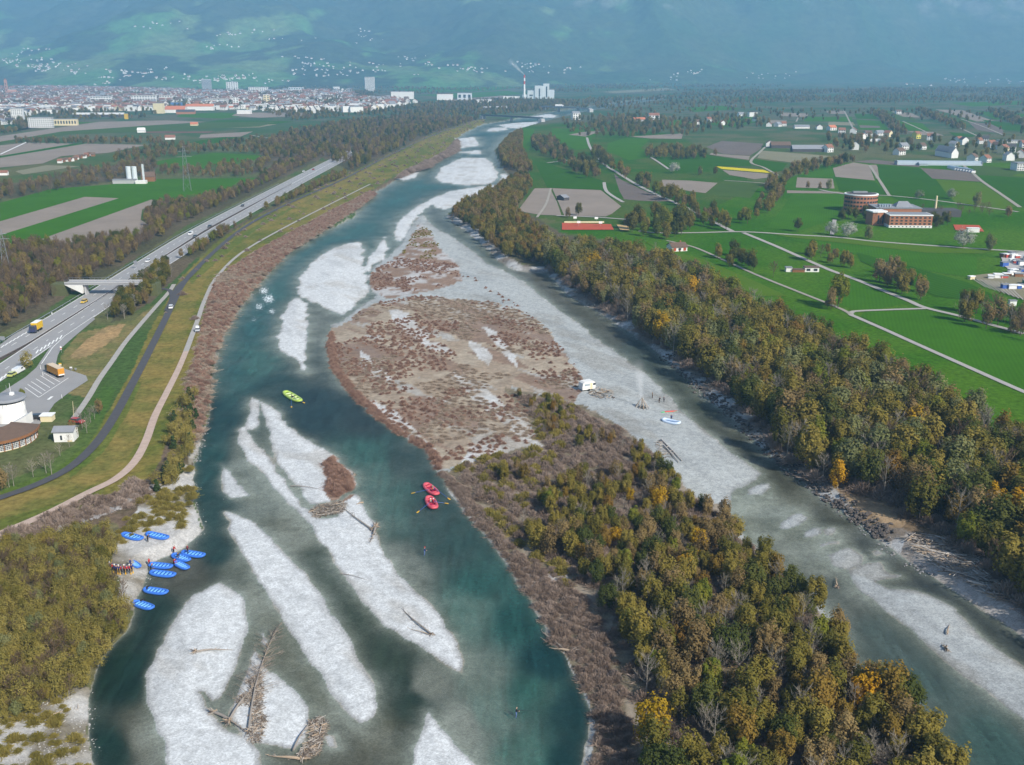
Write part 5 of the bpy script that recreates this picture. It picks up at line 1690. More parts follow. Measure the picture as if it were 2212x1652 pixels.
# ---- further woods, hedges and tree rows
FARW = [
    ([(590, 300), (640, 284), (760, 264), (900, 252), (1036, 257), (1000, 270), (930, 290), (850, 328), (760, 370), (722, 350), (694, 338), (600, 345), (565, 340)], 8.5, (7, 12), {'barebrown': 25, 'russet': 25, 'olive': 32, 'green': 14, 'conifer': 4}, 200, 'the wide wood beyond the highway bend'),
    ([(-40, 415), (60, 397), (180, 371), (330, 347), (345, 356), (330, 377), (180, 402), (60, 427), (-40, 440)], 7, (6, 10), {'barebrown': 55, 'russet': 30, 'olive': 15}, 90, 'the hedge below the farm silos'),
    ([(350, 366), (420, 368), (550, 352), (585, 345), (570, 380), (450, 384), (345, 380)], 7, (6, 10), {'barebrown': 40, 'russet': 30, 'olive': 30}, 60, 'the hedge behind the green field'),
    ([(35, 304), (190, 302), (350, 303), (350, 312), (190, 312), (35, 311)], 8, (6, 9), {'russet': 45, 'olive': 35, 'green': 20}, 60, 'the hedge between the ploughed strips'),
    ([(350, 315), (430, 318), (560, 300), (600, 300), (570, 335), (470, 328), (380, 338), (330, 345), (240, 352), (250, 336)], 9, (7, 10), {'olive': 40, 'russet': 30, 'barebrown': 15, 'green': 15}, 60, 'the copse below the town fields'),
    ([(1150, 300), (1190, 300), (1215, 325), (1240, 345), (1290, 360), (1300, 385), (1255, 385), (1190, 345), (1150, 325)], 8, (8, 13), {'olive': 35, 'green': 25, 'russet': 25, 'barebrown': 15}, 60, 'the copse above the deep green field'),
    ([(1280, 322), (1312, 350), (1345, 372), (1400, 395), (1440, 415), (1490, 440), (1540, 465), (1580, 480), (1560, 490), (1500, 462), (1440, 436), (1390, 408), (1320, 372), (1278, 340)], 8, (8, 13), {'olive': 45, 'fresh': 15, 'russet': 25, 'green': 15}, 80, 'the tree row along the diagonal lane'),
    ([(1390, 330), (1440, 322), (1530, 332), (1520, 345), (1440, 345), (1395, 340)], 8, (8, 12), {'olive': 60, 'green': 25, 'russet': 15}, 50, 'the round copse in the bright green field'),
    ([(1640, 440), (1665, 400), (1700, 375), (1760, 358), (1850, 345), (1850, 352), (1760, 372), (1705, 398), (1690, 430), (1660, 460), (1610, 470)], 8, (8, 13), {'olive': 40, 'russet': 30, 'green': 15, 'barebrown': 15}, 80, 'the belt of trees left of the brick school'),
    ([(1320, 488), (1395, 480), (1480, 470), (1500, 505), (1440, 520), (1390, 512)], 7, (10, 15), {'green': 45, 'fresh': 30, 'olive': 25}, 40, 'the green grove behind the red court'),
    ([(1500, 470), (1590, 478), (1640, 470), (1600, 498), (1510, 498)], 9, (8, 12), {'olive': 50, 'russet': 25, 'fresh': 25}, 30, 'the grove at the lane crossing'),
    ([(1540, 552), (1590, 552), (1640, 585), (1630, 598), (1560, 570)], 6, (7, 11), {'green': 50, 'olive': 50}, 24, 'the copse beside the earth lane'),
    ([(1735, 545), (1790, 548), (1850, 580), (1850, 598), (1790, 578), (1735, 560)], 6, (7, 11), {'olive': 50, 'green': 25, 'barebrown': 25}, 30, 'the trees along the meadow lane'),
    ([(1890, 598), (1940, 590), (2010, 640), (2000, 655), (1930, 635), (1890, 612)], 5.5, (8, 13), {'barebrown': 45, 'olive': 30, 'russet': 25}, 36, 'the brown copse in the right meadow'),
    ([(2040, 670), (2110, 668), (2212, 700), (2300, 720), (2300, 770), (2200, 740), (2090, 700), (2040, 690)], 6, (8, 12), {'olive': 25, 'barebrown': 30, 'bare': 25, 'russet': 20}, 40, 'the grove at the right border of the meadow'),
    ([(1815, 465), (1880, 470), (1925, 478), (1915, 488), (1850, 482), (1815, 476)], 6, (6, 9), {'green': 80, 'olive': 20}, 24, 'the dark trees in front of the brick school'),
    ([(2010, 480), (2050, 478), (2050, 494), (2005, 492)], 5, (6, 9), {'green': 100}, 12, 'the dark trees at the end of the brick wing'),
    ([(1990, 452), (2080, 455), (2190, 462), (2190, 472), (2060, 470), (1990, 462)], 9, (6, 9), {'barebrown': 50, 'russet': 50}, 30, 'the bare trees behind the brick school'),
    ([(1470, 262), (1560, 250), (1660, 262), (1660, 275), (1560, 282), (1480, 290)], 18, (9, 13), {'olive': 40, 'russet': 30, 'green': 30}, 40, 'the grove left of the village'),
    ([(1290, 262), (1380, 252), (1500, 262), (1500, 296), (1400, 292), (1320, 285)], 18, (9, 13), {'olive': 40, 'russet': 30, 'green': 30}, 50, 'the grove beyond the far bridge'),
    ([(1770, 298), (1880, 296), (1960, 306), (1990, 330), (1900, 335), (1860, 330), (1780, 322)], 17, (9, 13), {'olive': 35, 'russet': 30, 'green': 35}, 60, 'the gardens of the village middle'),
    ([(1990, 300), (2212, 310), (2260, 320), (2260, 352), (2130, 348), (2020, 330)], 22, (8, 12), {'olive': 35, 'russet': 30, 'green': 35}, 70, 'the gardens of the right village'),
    ([(1880, 240), (1900, 242), (1950, 280), (1960, 292), (1935, 292), (1905, 268)], 10, (9, 12), {'olive': 40, 'russet': 40, 'green': 20}, 40, 'the slanting tree row beyond the village'),
    ([(1975, 238), (2000, 240), (2080, 275), (2090, 284), (2060, 280), (2000, 252)], 10, (9, 12), {'olive': 40, 'russet': 40, 'green': 20}, 40, 'the long tree row beyond the yellow house'),
    ([(2130, 238), (2160, 242), (2212, 262), (2250, 275), (2200, 272), (2150, 256)], 10, (9, 12), {'olive': 30, 'russet': 30, 'green': 40}, 30, 'the tree row at the right border'),
]
for k, (poly, sp, hr, mix, n, where) in enumerate(FARW):
    nm = {'olive': 'olive green tree in ', 'green': 'dark green tree in ', 'russet': 'brown leaved tree in ', 'barebrown': 'leafless brown tree in ', 'bare': 'bare pale tree in ', 'fresh': 'yellow green tree in ', 'conifer': 'dark conifer in '}
    wood(scatter(poly, sp*1.3, 400+k, jit=.6), mix, (hr[0]*.8, hr[1]*.92), max(4, int(n*.26)), {q: nm[q]+where for q in mix}, 'trees of '+where[4:], 'copse_tree', 'copse_mass', 'tree mass of '+where, 400+k, z=ZG)
for (px, py, k, hh, lab) in ((1810, 665, 'fresh', 15, 'large yellow green tree at the bend of the earth lane'), (1795, 668, 'russet', 9, 'brown tree left of the large yellow green tree'), (1722, 500, 'green', 9, 'round green tree on the meadow below the bare fields'), (1795, 508, 'blossom', 8, 'small blossoming tree at the school drive'),
                             (1832, 513, 'blossom', 9, 'white blossoming tree in the middle of the lane row'), (1876, 516, 'willow', 8, 'grey green round tree right of the white blossoming one'), (2080, 536, 'blossom', 11, 'large blossoming tree with long shadow by the lane'), (2137, 541, 'willow', 9, 'grey round tree near the allotments'),
                             (1250, 466, 'olive', 9, 'lone olive tree between bare field and red court'), (1226, 470, 'russet', 7, 'brown tree left of the lone olive tree'), (1456, 374, 'blossom', 10, 'white blossoming tree left of the yellow rape strip'), (1512, 378, 'willow', 8, 'pale tree right of the white blossoming tree'),
                             (1545, 378, 'olive', 8, 'olive tree at the end of the yellow rape strip'), (1790, 408, 'willow', 8, 'pale fruit tree beside the bare strip'), (1770, 409, 'russet', 6, 'brown fruit tree beside the bare strip'), (1745, 407, 'russet', 6, 'small brown fruit tree left in the bare strip'), (1545, 336, 'russet', 8, 'brown tree by the dark ploughed field'),
                             (2055, 430, 'blossom', 8, 'blossoming tree behind the school chimney'), (2110, 445, 'willow', 10, 'round grey tree right of the school chimney'), (1985, 430, 'blossom', 7, 'blossoming tree behind the brick tower'), (1670, 598, 'barebrown', 8, 'bare tree beside the white sheds'), (60, 795, 'thicket', 6, 'olive shrub beside the slip road'), (50, 862, 'fresh', 3.5, 'small green tree on the lorry park'),
                             (233, 690, 'bare', 7, 'white birch at the highway edge'), (1415, 545, 'bare', 6, 'bare white birch above the forest edge')):
    p = L(px, py)
    add_tree(k, 0, p.x, p.y, ZG, hh/SP[k][1], random.Random(px).uniform(0, 6), lab, None, 'lone_tree')
# birches by the restaurant and dike foot
for k, (px, py, hh) in enumerate(((160, 945, 5), (178, 925, 5), (196, 912, 5), (205, 905, 4.5), (188, 935, 5), (215, 895, 4.5), (100, 1022, 6), (112, 1025, 6.5), (20, 1052, 6.5), (30, 1050, 6), (4, 1060, 6), (72, 1030, 5), (130, 985, 4), (150, 965, 4), (165, 905, 4))):
    p = L(px, py)
    add_tree('bare' if k % 5 else 'russet', k, p.x, p.y, ZG, hh/8, k*1.3, 'slim white birch between the restaurant and the dike' if k % 5 else 'reddish young tree beside the restaurant', 'birches beside the restaurant' if k % 5 else 'red trees beside the restaurant', 'birch')
# wide hazy woods of the plain: one mass
pp = []
_r = random.Random(99)
vk = [('olive', 0), ('olive', 1), ('russet', 0), ('russet', 1), ('barebrown', 0), ('green', 0), ('green', 1), ('olive', 2)]
vk = [v for v in vk if v in REF]
for (poly, sp, cl, sd_) in (([(1200, 218), (1400, 206), (1600, 196), (2212, 192), (2300, 194), (2300, 236), (2100, 222), (1900, 224), (1700, 228), (1600, 228), (1480, 228), (1330, 240), (1250, 236)], 24, .42, 1), ([(760, 250), (900, 226), (1060, 216), (1200, 216), (1250, 228), (1180, 240), (1050, 252), (900, 252)], 17, .33, 2),
                            ([(-40, 300), (0, 250), (120, 240), (360, 240), (380, 255), (200, 258), (100, 275)], 15, .45, 3), ([(380, 205), (800, 200), (840, 225), (780, 250), (640, 262), (560, 240), (400, 235)], 16, .42, 4), ([(-40, 240), (0, 185), (360, 190), (400, 230), (360, 240), (120, 240)], 17, .4, 5),
                            ([(400, 190), (820, 172), (1100, 172), (1400, 182), (1300, 200), (1130, 200), (860, 205), (440, 205)], 30, .52, 6), ([(1250, 180), (1700, 184), (2300, 190), (2300, 198), (1700, 200), (1300, 196)], 34, .45, 7), ([(1320, 240), (1500, 226), (1720, 238), (2212, 234), (2212, 330), (1900, 330), (1600, 300), (1400, 270)], 40, .60, 8),
                            ([(1200, 262), (1330, 250), (1420, 262), (1440, 290), (1330, 300), (1230, 290)], 19, .5, 9)):
    for x, y in scatter(poly, sp, 700+sd_, clump=cl):
        pp.append((x, y, ZG, _r.uniform(0, 6.28), _r.uniform(6, 11)/8, _r.randrange(len(vk))))
instancer('plain_forest', 'hazy woods and garden trees spread over the far plain', pp, [REF[v] for v in vk])
# trees on the lower slopes and meadows of the mountain side
pp = []
gx = np.random.default_rng(5)
n_ = 5200
a_ = gx.uniform(-.62, .62, n_)
t_ = gx.uniform(0, 2300, n_)
y_ = foot(a_)+t_
x_ = a_*y_
ok = (fbm(x_, y_*.6, 420., 5, 103)+.20*sstep(1200, 2600, t_)+.1*sstep(0, .4, a_)) > .47
z_ = hill(x_, y_)
for i in np.nonzero(ok)[0]:
    pp.append((x_[i], y_[i], z_[i]-1, _r.uniform(0, 6.28), _r.uniform(2.0, 3.4), _r.randrange(len(vk))))


# ================================================================== BUILDINGS
def scale_at(py, z=ZG):
    """pixels per metre across the view for ground seen at row py"""
    p = G(W_/2, py, z)
    return FOC/(p.y*CT-(z-CH)*ST)


WHITE = mat('render_white', (.74, .73, .70), .85, .06, .3)
CREAM = mat('render_cream', (.70, .60, .38), .85, .08, .3)
GREYW = mat('concrete_grey', (.42, .42, .42), .85, .12, .3)
PALEB = mat('render_pale_blue', (.55, .60, .62), .8, .08, .3)
BRICK = mat('brick_red', (.36, .155, .085), .9, .22, .8)
PINKB = mat('brick_pink', (.42, .23, .17), .9, .15, .4)
YELLO = mat('paint_yellow', (.62, .40, .03), .7, .1, .4)
BLUEW = mat('cladding_blue', (.10, .20, .42), .6, .1, .4)
R_RED = mat('roof_red_tile', (.25, .115, .075), .85, .25, .8)
R_ORA = mat('roof_orange', (.50, .17, .085), .85, .15, .4)
R_BRO = mat('roof_brown', (.135, .090, .065), .85, .25, .8)
R_GRY = mat('roof_grey', (.24, .25, .27), .75, .15, .5)
R_DRK = mat('roof_dark', (.075, .070, .072), .8, .2, .6)
R_WHT = mat('roof_white', (.80, .80, .79), .6, .05, .3)
GLASS = mat('window_glass', (.035, .045, .055), .12, .1, .5, spec=.6)
WOODM = mat('timber_brown', (.23, .105, .045), .8, .25, 1.5)
GLASSH = mat('greenhouse_glass', (.34, .40, .44), .25, .1, .3, spec=.6)


def win_mesh(w, h, d=.12):
    return MB().box(-w/2, w/2, -d, .06, 0, h).mesh('window', GLASS)


def roofed(name, w, d, h, rh, wall, roof, parent, over=.35, kind='gable'):
    """walls and roof of a house standing on its origin, front towards -y"""
    mb = MB()
    mb.box(-w/2, w/2, -d/2, d/2, 0, h)
    if kind == 'gable':
        mb.add([(-w/2, -d/2, h), (w/2, -d/2, h), (w/2, d/2, h), (-w/2, d/2, h), (-w/2, 0, h+rh), (w/2, 0, h+rh)], [(0, 3, 4), (1, 5, 2)])
    mb.build('wall', wall, parent)
    mb = MB()
    if kind == 'gable':
        for s in (-1, 1):
            e = s*(d/2+over)
            ze = h-over*rh/(d/2)
            mb.add([(-w/2-over, e, ze), (w/2+over, e, ze), (w/2+over, 0, h+rh+.05), (-w/2-over, 0, h+rh+.05), (-w/2-over, e, ze+.22), (w/2+over, e, ze+.22), (w/2+over, 0, h+rh+.27), (-w/2-over, 0, h+rh+.27)],
                   [(0, 1, 2, 3)[::s], (4, 5, 6, 7)[::-s], (0, 1, 5, 4), (1, 2, 6, 5), (2, 3, 7, 6), (3, 0, 4, 7)])
    else:
        mb.box(-w/2-over*.6, w/2+over*.6, -d/2-over*.6, d/2+over*.6, h+.01, h+rh)
    return mb.build('roof', roof, parent)


def house(name, label, px, py, w, d, h, rh, wall, roof, rz=0.0, kind='gable', wins=(0, 0), cat='house', group=None, door=False, chim=False, side=0, loc=None):
    p = loc if loc is not None else L(px, py)
    r = empty(name, (p.x, p.y, p.z), rz)
    rf = roofed(name, w, d, h, rh, wall, roof, r, kind=kind)
    nx, nz = wins
    if nx and nz:
        ww, wh = w/nx*.52, h/nz*.5
        me = win_mesh(ww, wh)
        for i in range(nx):
            for k in range(nz):
                obj('window', me, r, (-w/2+w*(i+.5)/nx, -d/2, h/nz*(k+.28)))
        if side:
            me2 = win_mesh(d/side*.5, wh)
            for i in range(side):
                for k in range(nz):
                    obj('window', me2, r, (w/2, -d/2+d*(i+.5)/side, h/nz*(k+.28)), math.pi/2)
    if door:
        MB().box(-.5, .5, -d/2-.06, -d/2+.02, 0, min(2.1, h*.7)).build('door', WOODM, r)
    if chim:
        MB().box(w*.2, w*.2+.7, .3, 1.0, h+rh*.5, h+rh+.9).build('chimney', BRICK, rf)
    tag(r, label, cat, group)
    return r


def block(name, label, x0, x1, yb, yt, dep, wall, roof=R_GRY, rows=0, cols=0, rz=0.0, band=False, rh=.8, cat='building', side=0):
    """a building surveyed by its front: left, right, foot row, roof row"""
    s = scale_at(yb)
    w = (x1-x0)/s
    h = (yb-yt)/s/1.0
    p = L((x0+x1)/2, yb)
    p.y += dep/2
    r = house(name, label, 0, 0, w, dep, max(h-rh, 2), rh, wall, roof, rz, 'flat', (0, 0) if band else (cols, rows), cat, loc=p, side=side)
    if band and rows:
        for k in range(rows):
            z = max(h-rh, 2)/rows*(k+.35)
            MB().box(-w/2+.6, w/2-.6, -dep/2-.1, -dep/2+.05, z, z+max(h-rh, 2)/rows*.42).build('window_band', GLASS, r)
            MB().box(w/2-.05, w/2+.1, -dep/2+.8, dep/2-.8, z, z+max(h-rh, 2)/rows*.42).build('window_band', GLASS, r)
    return r


# ---- landmark buildings of the town
block('apartment_tower', 'tall white slab tower standing alone right of the town', 788, 809, 197, 167, 18, WHITE, R_GRY, 14, 1, .25, band=True)
block('apartment_tower', 'grey tower block with white side in the town', 436, 456, 194, 172, 20, GREYW, R_WHT, 9, 1, .2, band=True)
block('apartment_tower', 'white tower with dark window stripes right of the grey tower', 489, 513, 195, 177, 20, WHITE, R_GRY, 7, 5, .15)
block('apartment_tower', 'slim white tower in the middle of the town edge', 503, 515, 231, 210, 9, WHITE, R_GRY, 6, 2, .3)
block('apartment_tower', 'white and yellow tower above the gabled houses', 569, 582, 225, 205, 9, CREAM, R_WHT, 5, 2, .3)
block('apartment_tower', 'white apartment tower near the left border above the cream school', 24, 48, 259, 234, 14, WHITE, R_GRY, 8, 6, .25)
block('apartment_block', 'big cream white block with rows of windows at the town edge', 62, 110, 276, 254, 14, WHITE, R_GRY, 5, 11, .12, side=4)
block('school_hall', 'yellow hall annex with tall dark windows', 112, 164, 271, 257, 12, CREAM, R_GRY, 1, 9, .12)
block('apartment_block', 'white block above the church tower at the left border', -6, 12, 171, 159, 12, WHITE, R_RED, 3, 4, .1)
block('office_block', 'white office with dark window bands in the town', 443, 492, 224, 212, 14, WHITE, R_RED, 3, 1, .1, band=True)
block('warehouse', 'blue industrial hall behind the orange roof', 369, 391, 230, 221, 14, BLUEW, R_GRY)
block('warehouse', 'beige stepped industrial block left of the blue hall', 332, 352, 245, 223, 14, CREAM, R_GRY)
block('silo', 'yellow silo box beside the long white canopy', 269, 276, 257, 245, 4, YELLO, R_GRY)
block('shopping_hall', 'long low hall with white canopy roof below the town trees', 158, 262, 252, 244, 18, R_DRK, R_WHT, rh=3)
block('office_block', 'white office row left of the slim dark tree group', 537, 578, 200, 188, 16, WHITE, R_GRY, 3, 9, .1)
block('office_block', 'pale green white office at the far town edge', 623, 655, 198, 189, 16, PALEB, R_WHT, 2, 6, .1)
block('office_block', 'small white office right at the far town edge', 720, 733, 195, 187, 14, WHITE, R_GRY)
block('pavilion', 'flat white pavilion at the field edge', 512, 541, 246, 238, 14, WHITE, R_WHT)
block('factory', 'white factory hall with terraces below the far tower', 845, 893, 214, 198, 24, WHITE, R_GRY)
block('factory', 'white factory hall with sawtooth end by the railway', 944, 978, 216, 203, 22, WHITE, R_RED)
block('factory', 'grey blue factory with dark gate', 988, 1019, 215, 201, 22, PALEB, R_GRY, 1, 3)
block('factory', 'white low works building in front of the factory', 1028, 1062, 222, 214, 16, WHITE, R_GRY)
block('terrace_block', 'white apartment row with balconies in the town middle', 284, 336, 222, 206, 14, WHITE, R_BRO, 3, 9, .1)
block('terrace_block', 'white apartment row right of the balcony row', 196, 240, 222, 208, 14, WHITE, R_GRY, 3, 8, .1)
block('terrace_block', 'cream apartment row near the wooded knoll', 345, 372, 219, 206, 14, WHITE, R_RED, 3, 5, .1)
block('terrace_block', 'grey stepped apartment row below the grey tower', 392, 430, 218, 207, 14, GREYW, R_GRY, 3, 7, .1)
house('hall', 'wide hall with bright orange roof at the town edge', 381, 243, 42, 26, 7, 7, WHITE, R_ORA, .1, cat='hall')
house('hall', 'white hall with orange ridge right of the bright orange roof', 433, 238, 62, 16, 9, 5, WHITE, R_ORA, .1, cat='hall')
house('barn', 'dark red barn below the orange roofed hall', 402, 246, 38, 14, 5, 4, BRICK, R_DRK, .1, cat='barn')
for x, y in ((612, 241), (666, 244), (678, 244), (690, 243), (640, 243), (600, 243)):
    house('gabled_house', 'steep white gabled house in the row at the wood edge', x, y, 9, 9, 8, 8, WHITE, R_DRK, math.pi/2, group='gabled houses at the wood edge')
# church
p = L(16, 205)
r = empty('church', p, .1)
s_ = scale_at(205)
MB().box(-4, 4, -4, 4, 0, 50).build('tower', PINKB, r)
for k in range(3):
    MB().box(-1.1, 1.1, -4.2, -3.9, 14+k*10, 20+k*10).build('window', GLASS, r)
MB().add([(-4.6, -4.6, 50), (4.6, -4.6, 50), (4.6, 4.6, 50), (-4.6, 4.6, 50), (0, 0, 56)], [(0, 1, 4), (1, 2, 4), (2, 3, 4), (3, 0, 4), (3, 2, 1, 0)]).build('spire', R_RED, r)
MB().box(4.2, 32, -8, 10, 0, 11).add([(4.2, -8.4, 11), (32, -8.4, 11), (32, 10.4, 11), (4.2, 10.4, 11), (4.2, 1, 18), (32, 1, 18)], [(0, 1, 5, 4), (2, 3, 4, 5), (0, 4, 3), (1, 2, 5)]).build('nave', PINKB, r)
tag(r, 'church with tall brick tower at the left border of the town', 'church')
# thermal plant with its chimney and steam
p = L(1165, 213)
r = empty('power_plant', p, 0)
mb = MB()
for a in ((-36, -14, 0, 22, 24), (-14, 12, -4, 26, 38), (12, 30, 0, 22, 44), (30, 46, 2, 20, 26), (-52, -36, 2, 18, 12)):
    mb.box(a[0], a[1], a[2], a[3], 0, a[4])
mb.build('hall', PALEB, r)
MB().box(-2, 2, -4.3, -4.0, 6, 30).box(20, 24, -.3, 0, 4, 36).box(-30, -20, -.3, 0, 8, 12).build('window', GLASS, r)
MB().box(-60, -110, -4, 12, 0, 7).build('shed', WHITE, r)
ch = empty('chimney', (-46, -8, 0))
ch.parent = r
M_CW, M_CR = mat('chimney_white', (.78, .78, .76), .7, .05), mat('chimney_red', (.50, .06, .04), .7, .1)
for k in range(5):
    z0, z1 = (0, 34) if k == 0 else (34+(k-1)*9, 34+k*9)
    MB().tube([(0, 0, z0), (0, 0, z1)], [3.4-z0*.016, 3.4-z1*.016], 12).build('band', M_CR if k in (2, 4) else M_CW, ch)
tag(r, 'pale power plant with red and white striped chimney', 'power plant')


def smoke(name, label, base, aim, ln, r0, r1, dens):
    """a drifting plume: a thin volume, densest on its axis, thinning outwards and upwards"""
    mb = MB()
    mb.tube([(0, 0, ln*k/8) for k in range(9)], [r0+(r1-r0)*k/8 for k in range(9)], 14)
    m = bpy.data.materials.new(name)
    m.use_nodes = True
    nt = m.node_tree
    N, K = nt.nodes, nt.links
    N.remove(N['Principled BSDF'])
    pv = N.new('ShaderNodeVolumePrincipled')
    pv.inputs['Color'].default_value = (1, 1, 1, 1)
    pv.inputs['Anisotropy'].default_value = -.4

    def ma(op, a, b):
        n = N.new('ShaderNodeMath')
        n.operation = op
        for i, q in enumerate((a, b)):
            if isinstance(q, (int, float)):
                n.inputs[i].default_value = q
            else:
                K.new(q, n.inputs[i])
        return n.outputs[0]
    tc = N.new('ShaderNodeTexCoord')
    sx = N.new('ShaderNodeSeparateXYZ')
    K.new(tc.outputs['Object'], sx.inputs[0])
    nz = N.new('ShaderNodeTexNoise')
    nz.inputs['Scale'].default_value = 1.1/r1
    nz.inputs['Detail'].default_value = 3
    K.new(tc.outputs['Object'], nz.inputs['Vector'])
    rr = ma('SQRT', ma('ADD', ma('MULTIPLY', sx.outputs[0], sx.outputs[0]), ma('MULTIPLY', sx.outputs[1], sx.outputs[1])), 0)
    z = ma('DIVIDE', sx.outputs[2], ln)
    R = ma('MULTIPLY_ADD', z, r1-r0)
    R.node.inputs[2].default_value = r0
    t = ma('MAXIMUM', ma('SUBTRACT', ma('MULTIPLY_ADD', nz.outputs[0], 1.1), ma('DIVIDE', rr, R)), 0)
    t.node.inputs[0].links[0].from_node.inputs[0].links[0].from_node.inputs[2].default_value = .35
    K.new(ma('MULTIPLY', ma('MULTIPLY', t, dens), ma('MAXIMUM', ma('SUBTRACT', 1, z), 0)), pv.inputs['Density'])
    K.new(pv.outputs[0], N['Material Output'].inputs['Volume'])
    o = mb.build(name, [m], None, True, loc=base)
    o.rotation_euler = Vector(aim).to_track_quat('Z', 'Y').to_euler()
    tag(o, label, kind='stuff')


smoke('smoke', 'white steam drifting from the power plant chimney', p+Vector((-46, -8, 70)), (-.8, 0, .75), 65, 2.5, 12, .16)

# ---- far bridges over the river
M_DECK = mat('bridge_concrete', (.33, .33, .34), .85, .12, .2)
M_BSTEEL = mat('bridge_steel_dark', (.11, .13, .14), .7, .15, .2)


def bridge(label, a, b, w, hz, piers, m, truck=False, para=True):
    A, B = L(*a), L(*b)
    d = (B-A)
    ln = d.length
    r = empty('river_bridge', A, math.atan2(d.y, d.x))
    MB().box(0, ln, -w/2, w/2, hz-1.4, hz).build('deck', m, r)
    for s in (-1, 1):
        MB().box(0, ln, s*w/2-.12, s*w/2+.12, hz+.01, hz+1.1).build('parapet', m, r)
    for t in piers:
        MB().box(ln*t-1.2, ln*t+1.2, -w*.32, w*.32, -5, hz-1.42).build('pier', GREYW, r)
    for t in (0, 1):
        MB().box(ln*t-4, ln*t+4, -w/2-.5, w/2+.5, -4, hz-1.45).build('abutment', GREYW, r)
    tag(r, label, 'bridge')
    return r


bridge('dark steel bridge crossing the river at the far gravel bars', (1043, 256), (1170, 263), 8, 7, (.5,), M_BSTEEL)
bridge('grey road bridge upstream of the dark bridge', (1172, 237), (1275, 242), 10, 8, (.35, .75), M_DECK)
bridge('small grey bridge left of the river before the works', (1045, 237), (1093, 235), 9, 6, (.5,), M_DECK)
house('customs_house', 'white house beside the road bridge abutment', 1243, 258, 15, 11, 12, 3, WHITE, R_GRY, .35, wins=(3, 3))
house('farmhouse', 'white farmhouse right of the road bridge', 1412, 258, 20, 12, 8, 4, WHITE, R_RED, .1, wins=(4, 2))
house('barn', 'orange roofed sheds beside the white farmhouse', 1380, 262, 22, 10, 4, 3, GREYW, R_ORA, .1, cat='barn')

# ---- houses of the town: one per plot
rH = random.Random(11)
HV = []
for (wm_, rm_) in ((WHITE, R_RED), (WHITE, R_BRO), (WHITE, R_GRY), (CREAM, R_RED), (WHITE, R_DRK), (PALEB, R_RED), (CREAM, R_BRO), (WHITE, R_ORA)):
    mb = MB()
    mb.box(-6, 6, -5, 5, 0, 6)
    mb.add([(-6, -5, 6), (6, -5, 6), (6, 5, 6), (-6, 5, 6), (-6, 0, 9.6), (6, 0, 9.6)], [(0, 3, 4), (1, 5, 2)])
    mb.add([(-6.5, -5.6, 5.6), (6.5, -5.6, 5.6), (6.5, 0, 9.75), (-6.5, 0, 9.75), (-6.5, 5.6, 5.6), (6.5, 5.6, 5.6)], [(0, 1, 2, 3), (5, 4, 3, 2)], 1)
    for i in range(3):
        for k in range(2):
            mb.box(-4.7+i*3.6, -3.3+i*3.6, -5.08, -4.9, 1+k*2.6, 2.6+k*2.6, 2)
    HV.append(mb.mesh('town_house', [wm_, rm_, GLASS]))
HN = ['white house with red roof', 'white house with brown roof', 'white house with grey roof', 'cream house with red roof', 'white house with dark roof', 'pale blue house with red roof', 'cream house with brown roof', 'white house with orange roof']
FLATB = [MB().box(-11, 11, -6, 6, 0, 9).box(-11.3, 11.3, -6.3, 6.3, 9.01, 9.8, 1).mesh('flat_block', [w_, r_]) for w_, r_ in ((WHITE, R_WHT), (WHITE, R_GRY), (WHITE, R_RED))]
plots = []
LANDM = [tuple(o.location[:2]) for o in bpy.data.objects if o.get('category') in ('building', 'hall', 'church')]
for poly, sp, cl, seed in (([(-30, 240), (0, 190), (120, 188), (420, 196), (440, 212), (380, 222), (350, 240), (180, 240), (60, 250), (0, 280)], 23, .33, 1), ([(400, 200), (760, 196), (780, 215), (760, 240), (620, 243), (520, 236), (470, 238), (410, 232)], 23, .36, 2),
                           ([(735, 214), (880, 214), (900, 222), (780, 242), (735, 242)], 20, .36, 3)):
    for x, y in scatter(poly, sp, 900+seed, jit=.4, clump=cl):
        if all(not (abs(x*q[1]/y-q[0]) < 26 and -150 < q[1]-y < 60) for q in LANDM):
            plots.append((x, y, ZG))
rH.shuffle(plots)
slope = []
for (x0, x1, y0, y1, n) in ((0, 250, 128, 172, 90), (150, 470, 150, 180, 90), (400, 700, 158, 178, 80), (640, 1010, 125, 158, 120), (1000, 1300, 138, 156, 50), (1450, 1830, 152, 170, 40), (380, 620, 62, 105, 38), (0, 120, 100, 130, 18), (250, 640, 20, 60, 14), (700, 900, 60, 90, 16), (1900, 2200, 168, 186, 40)):
    cs = [(rH.uniform(x0, x1), rH.uniform(y0, y1), rH.uniform(10, 38), rH.uniform(1.5, 4.5)) for _ in range(max(3, n//9))]
    for k in range(int(n*.75)):
        c = rH.choice(cs)
        q = far_point(rH.gauss(c[0], c[2]), rH.gauss(c[1], c[3]))
        if q is not None:
            slope.append((q.x, q.y, q.z-1.0))
vs4, fs4, ms4 = [], [], []


def stuff_house(x, y, z, s, rz, v):
    me = HV[v]
    b = len(vs4)
    c, sn = math.cos(rz), math.sin(rz)
    for q in me.vertices[:20]:
        X_, Y_, Z_ = q.co*s
        vs4.append((x+X_*c-Y_*sn, y+X_*sn+Y_*c, z+Z_))
    for f in me.polygons[:10]:
        fs4.append(tuple(b+i for i in f.vertices))
        ms4.append((0 if f.material_index == 0 else 1+v % 3))


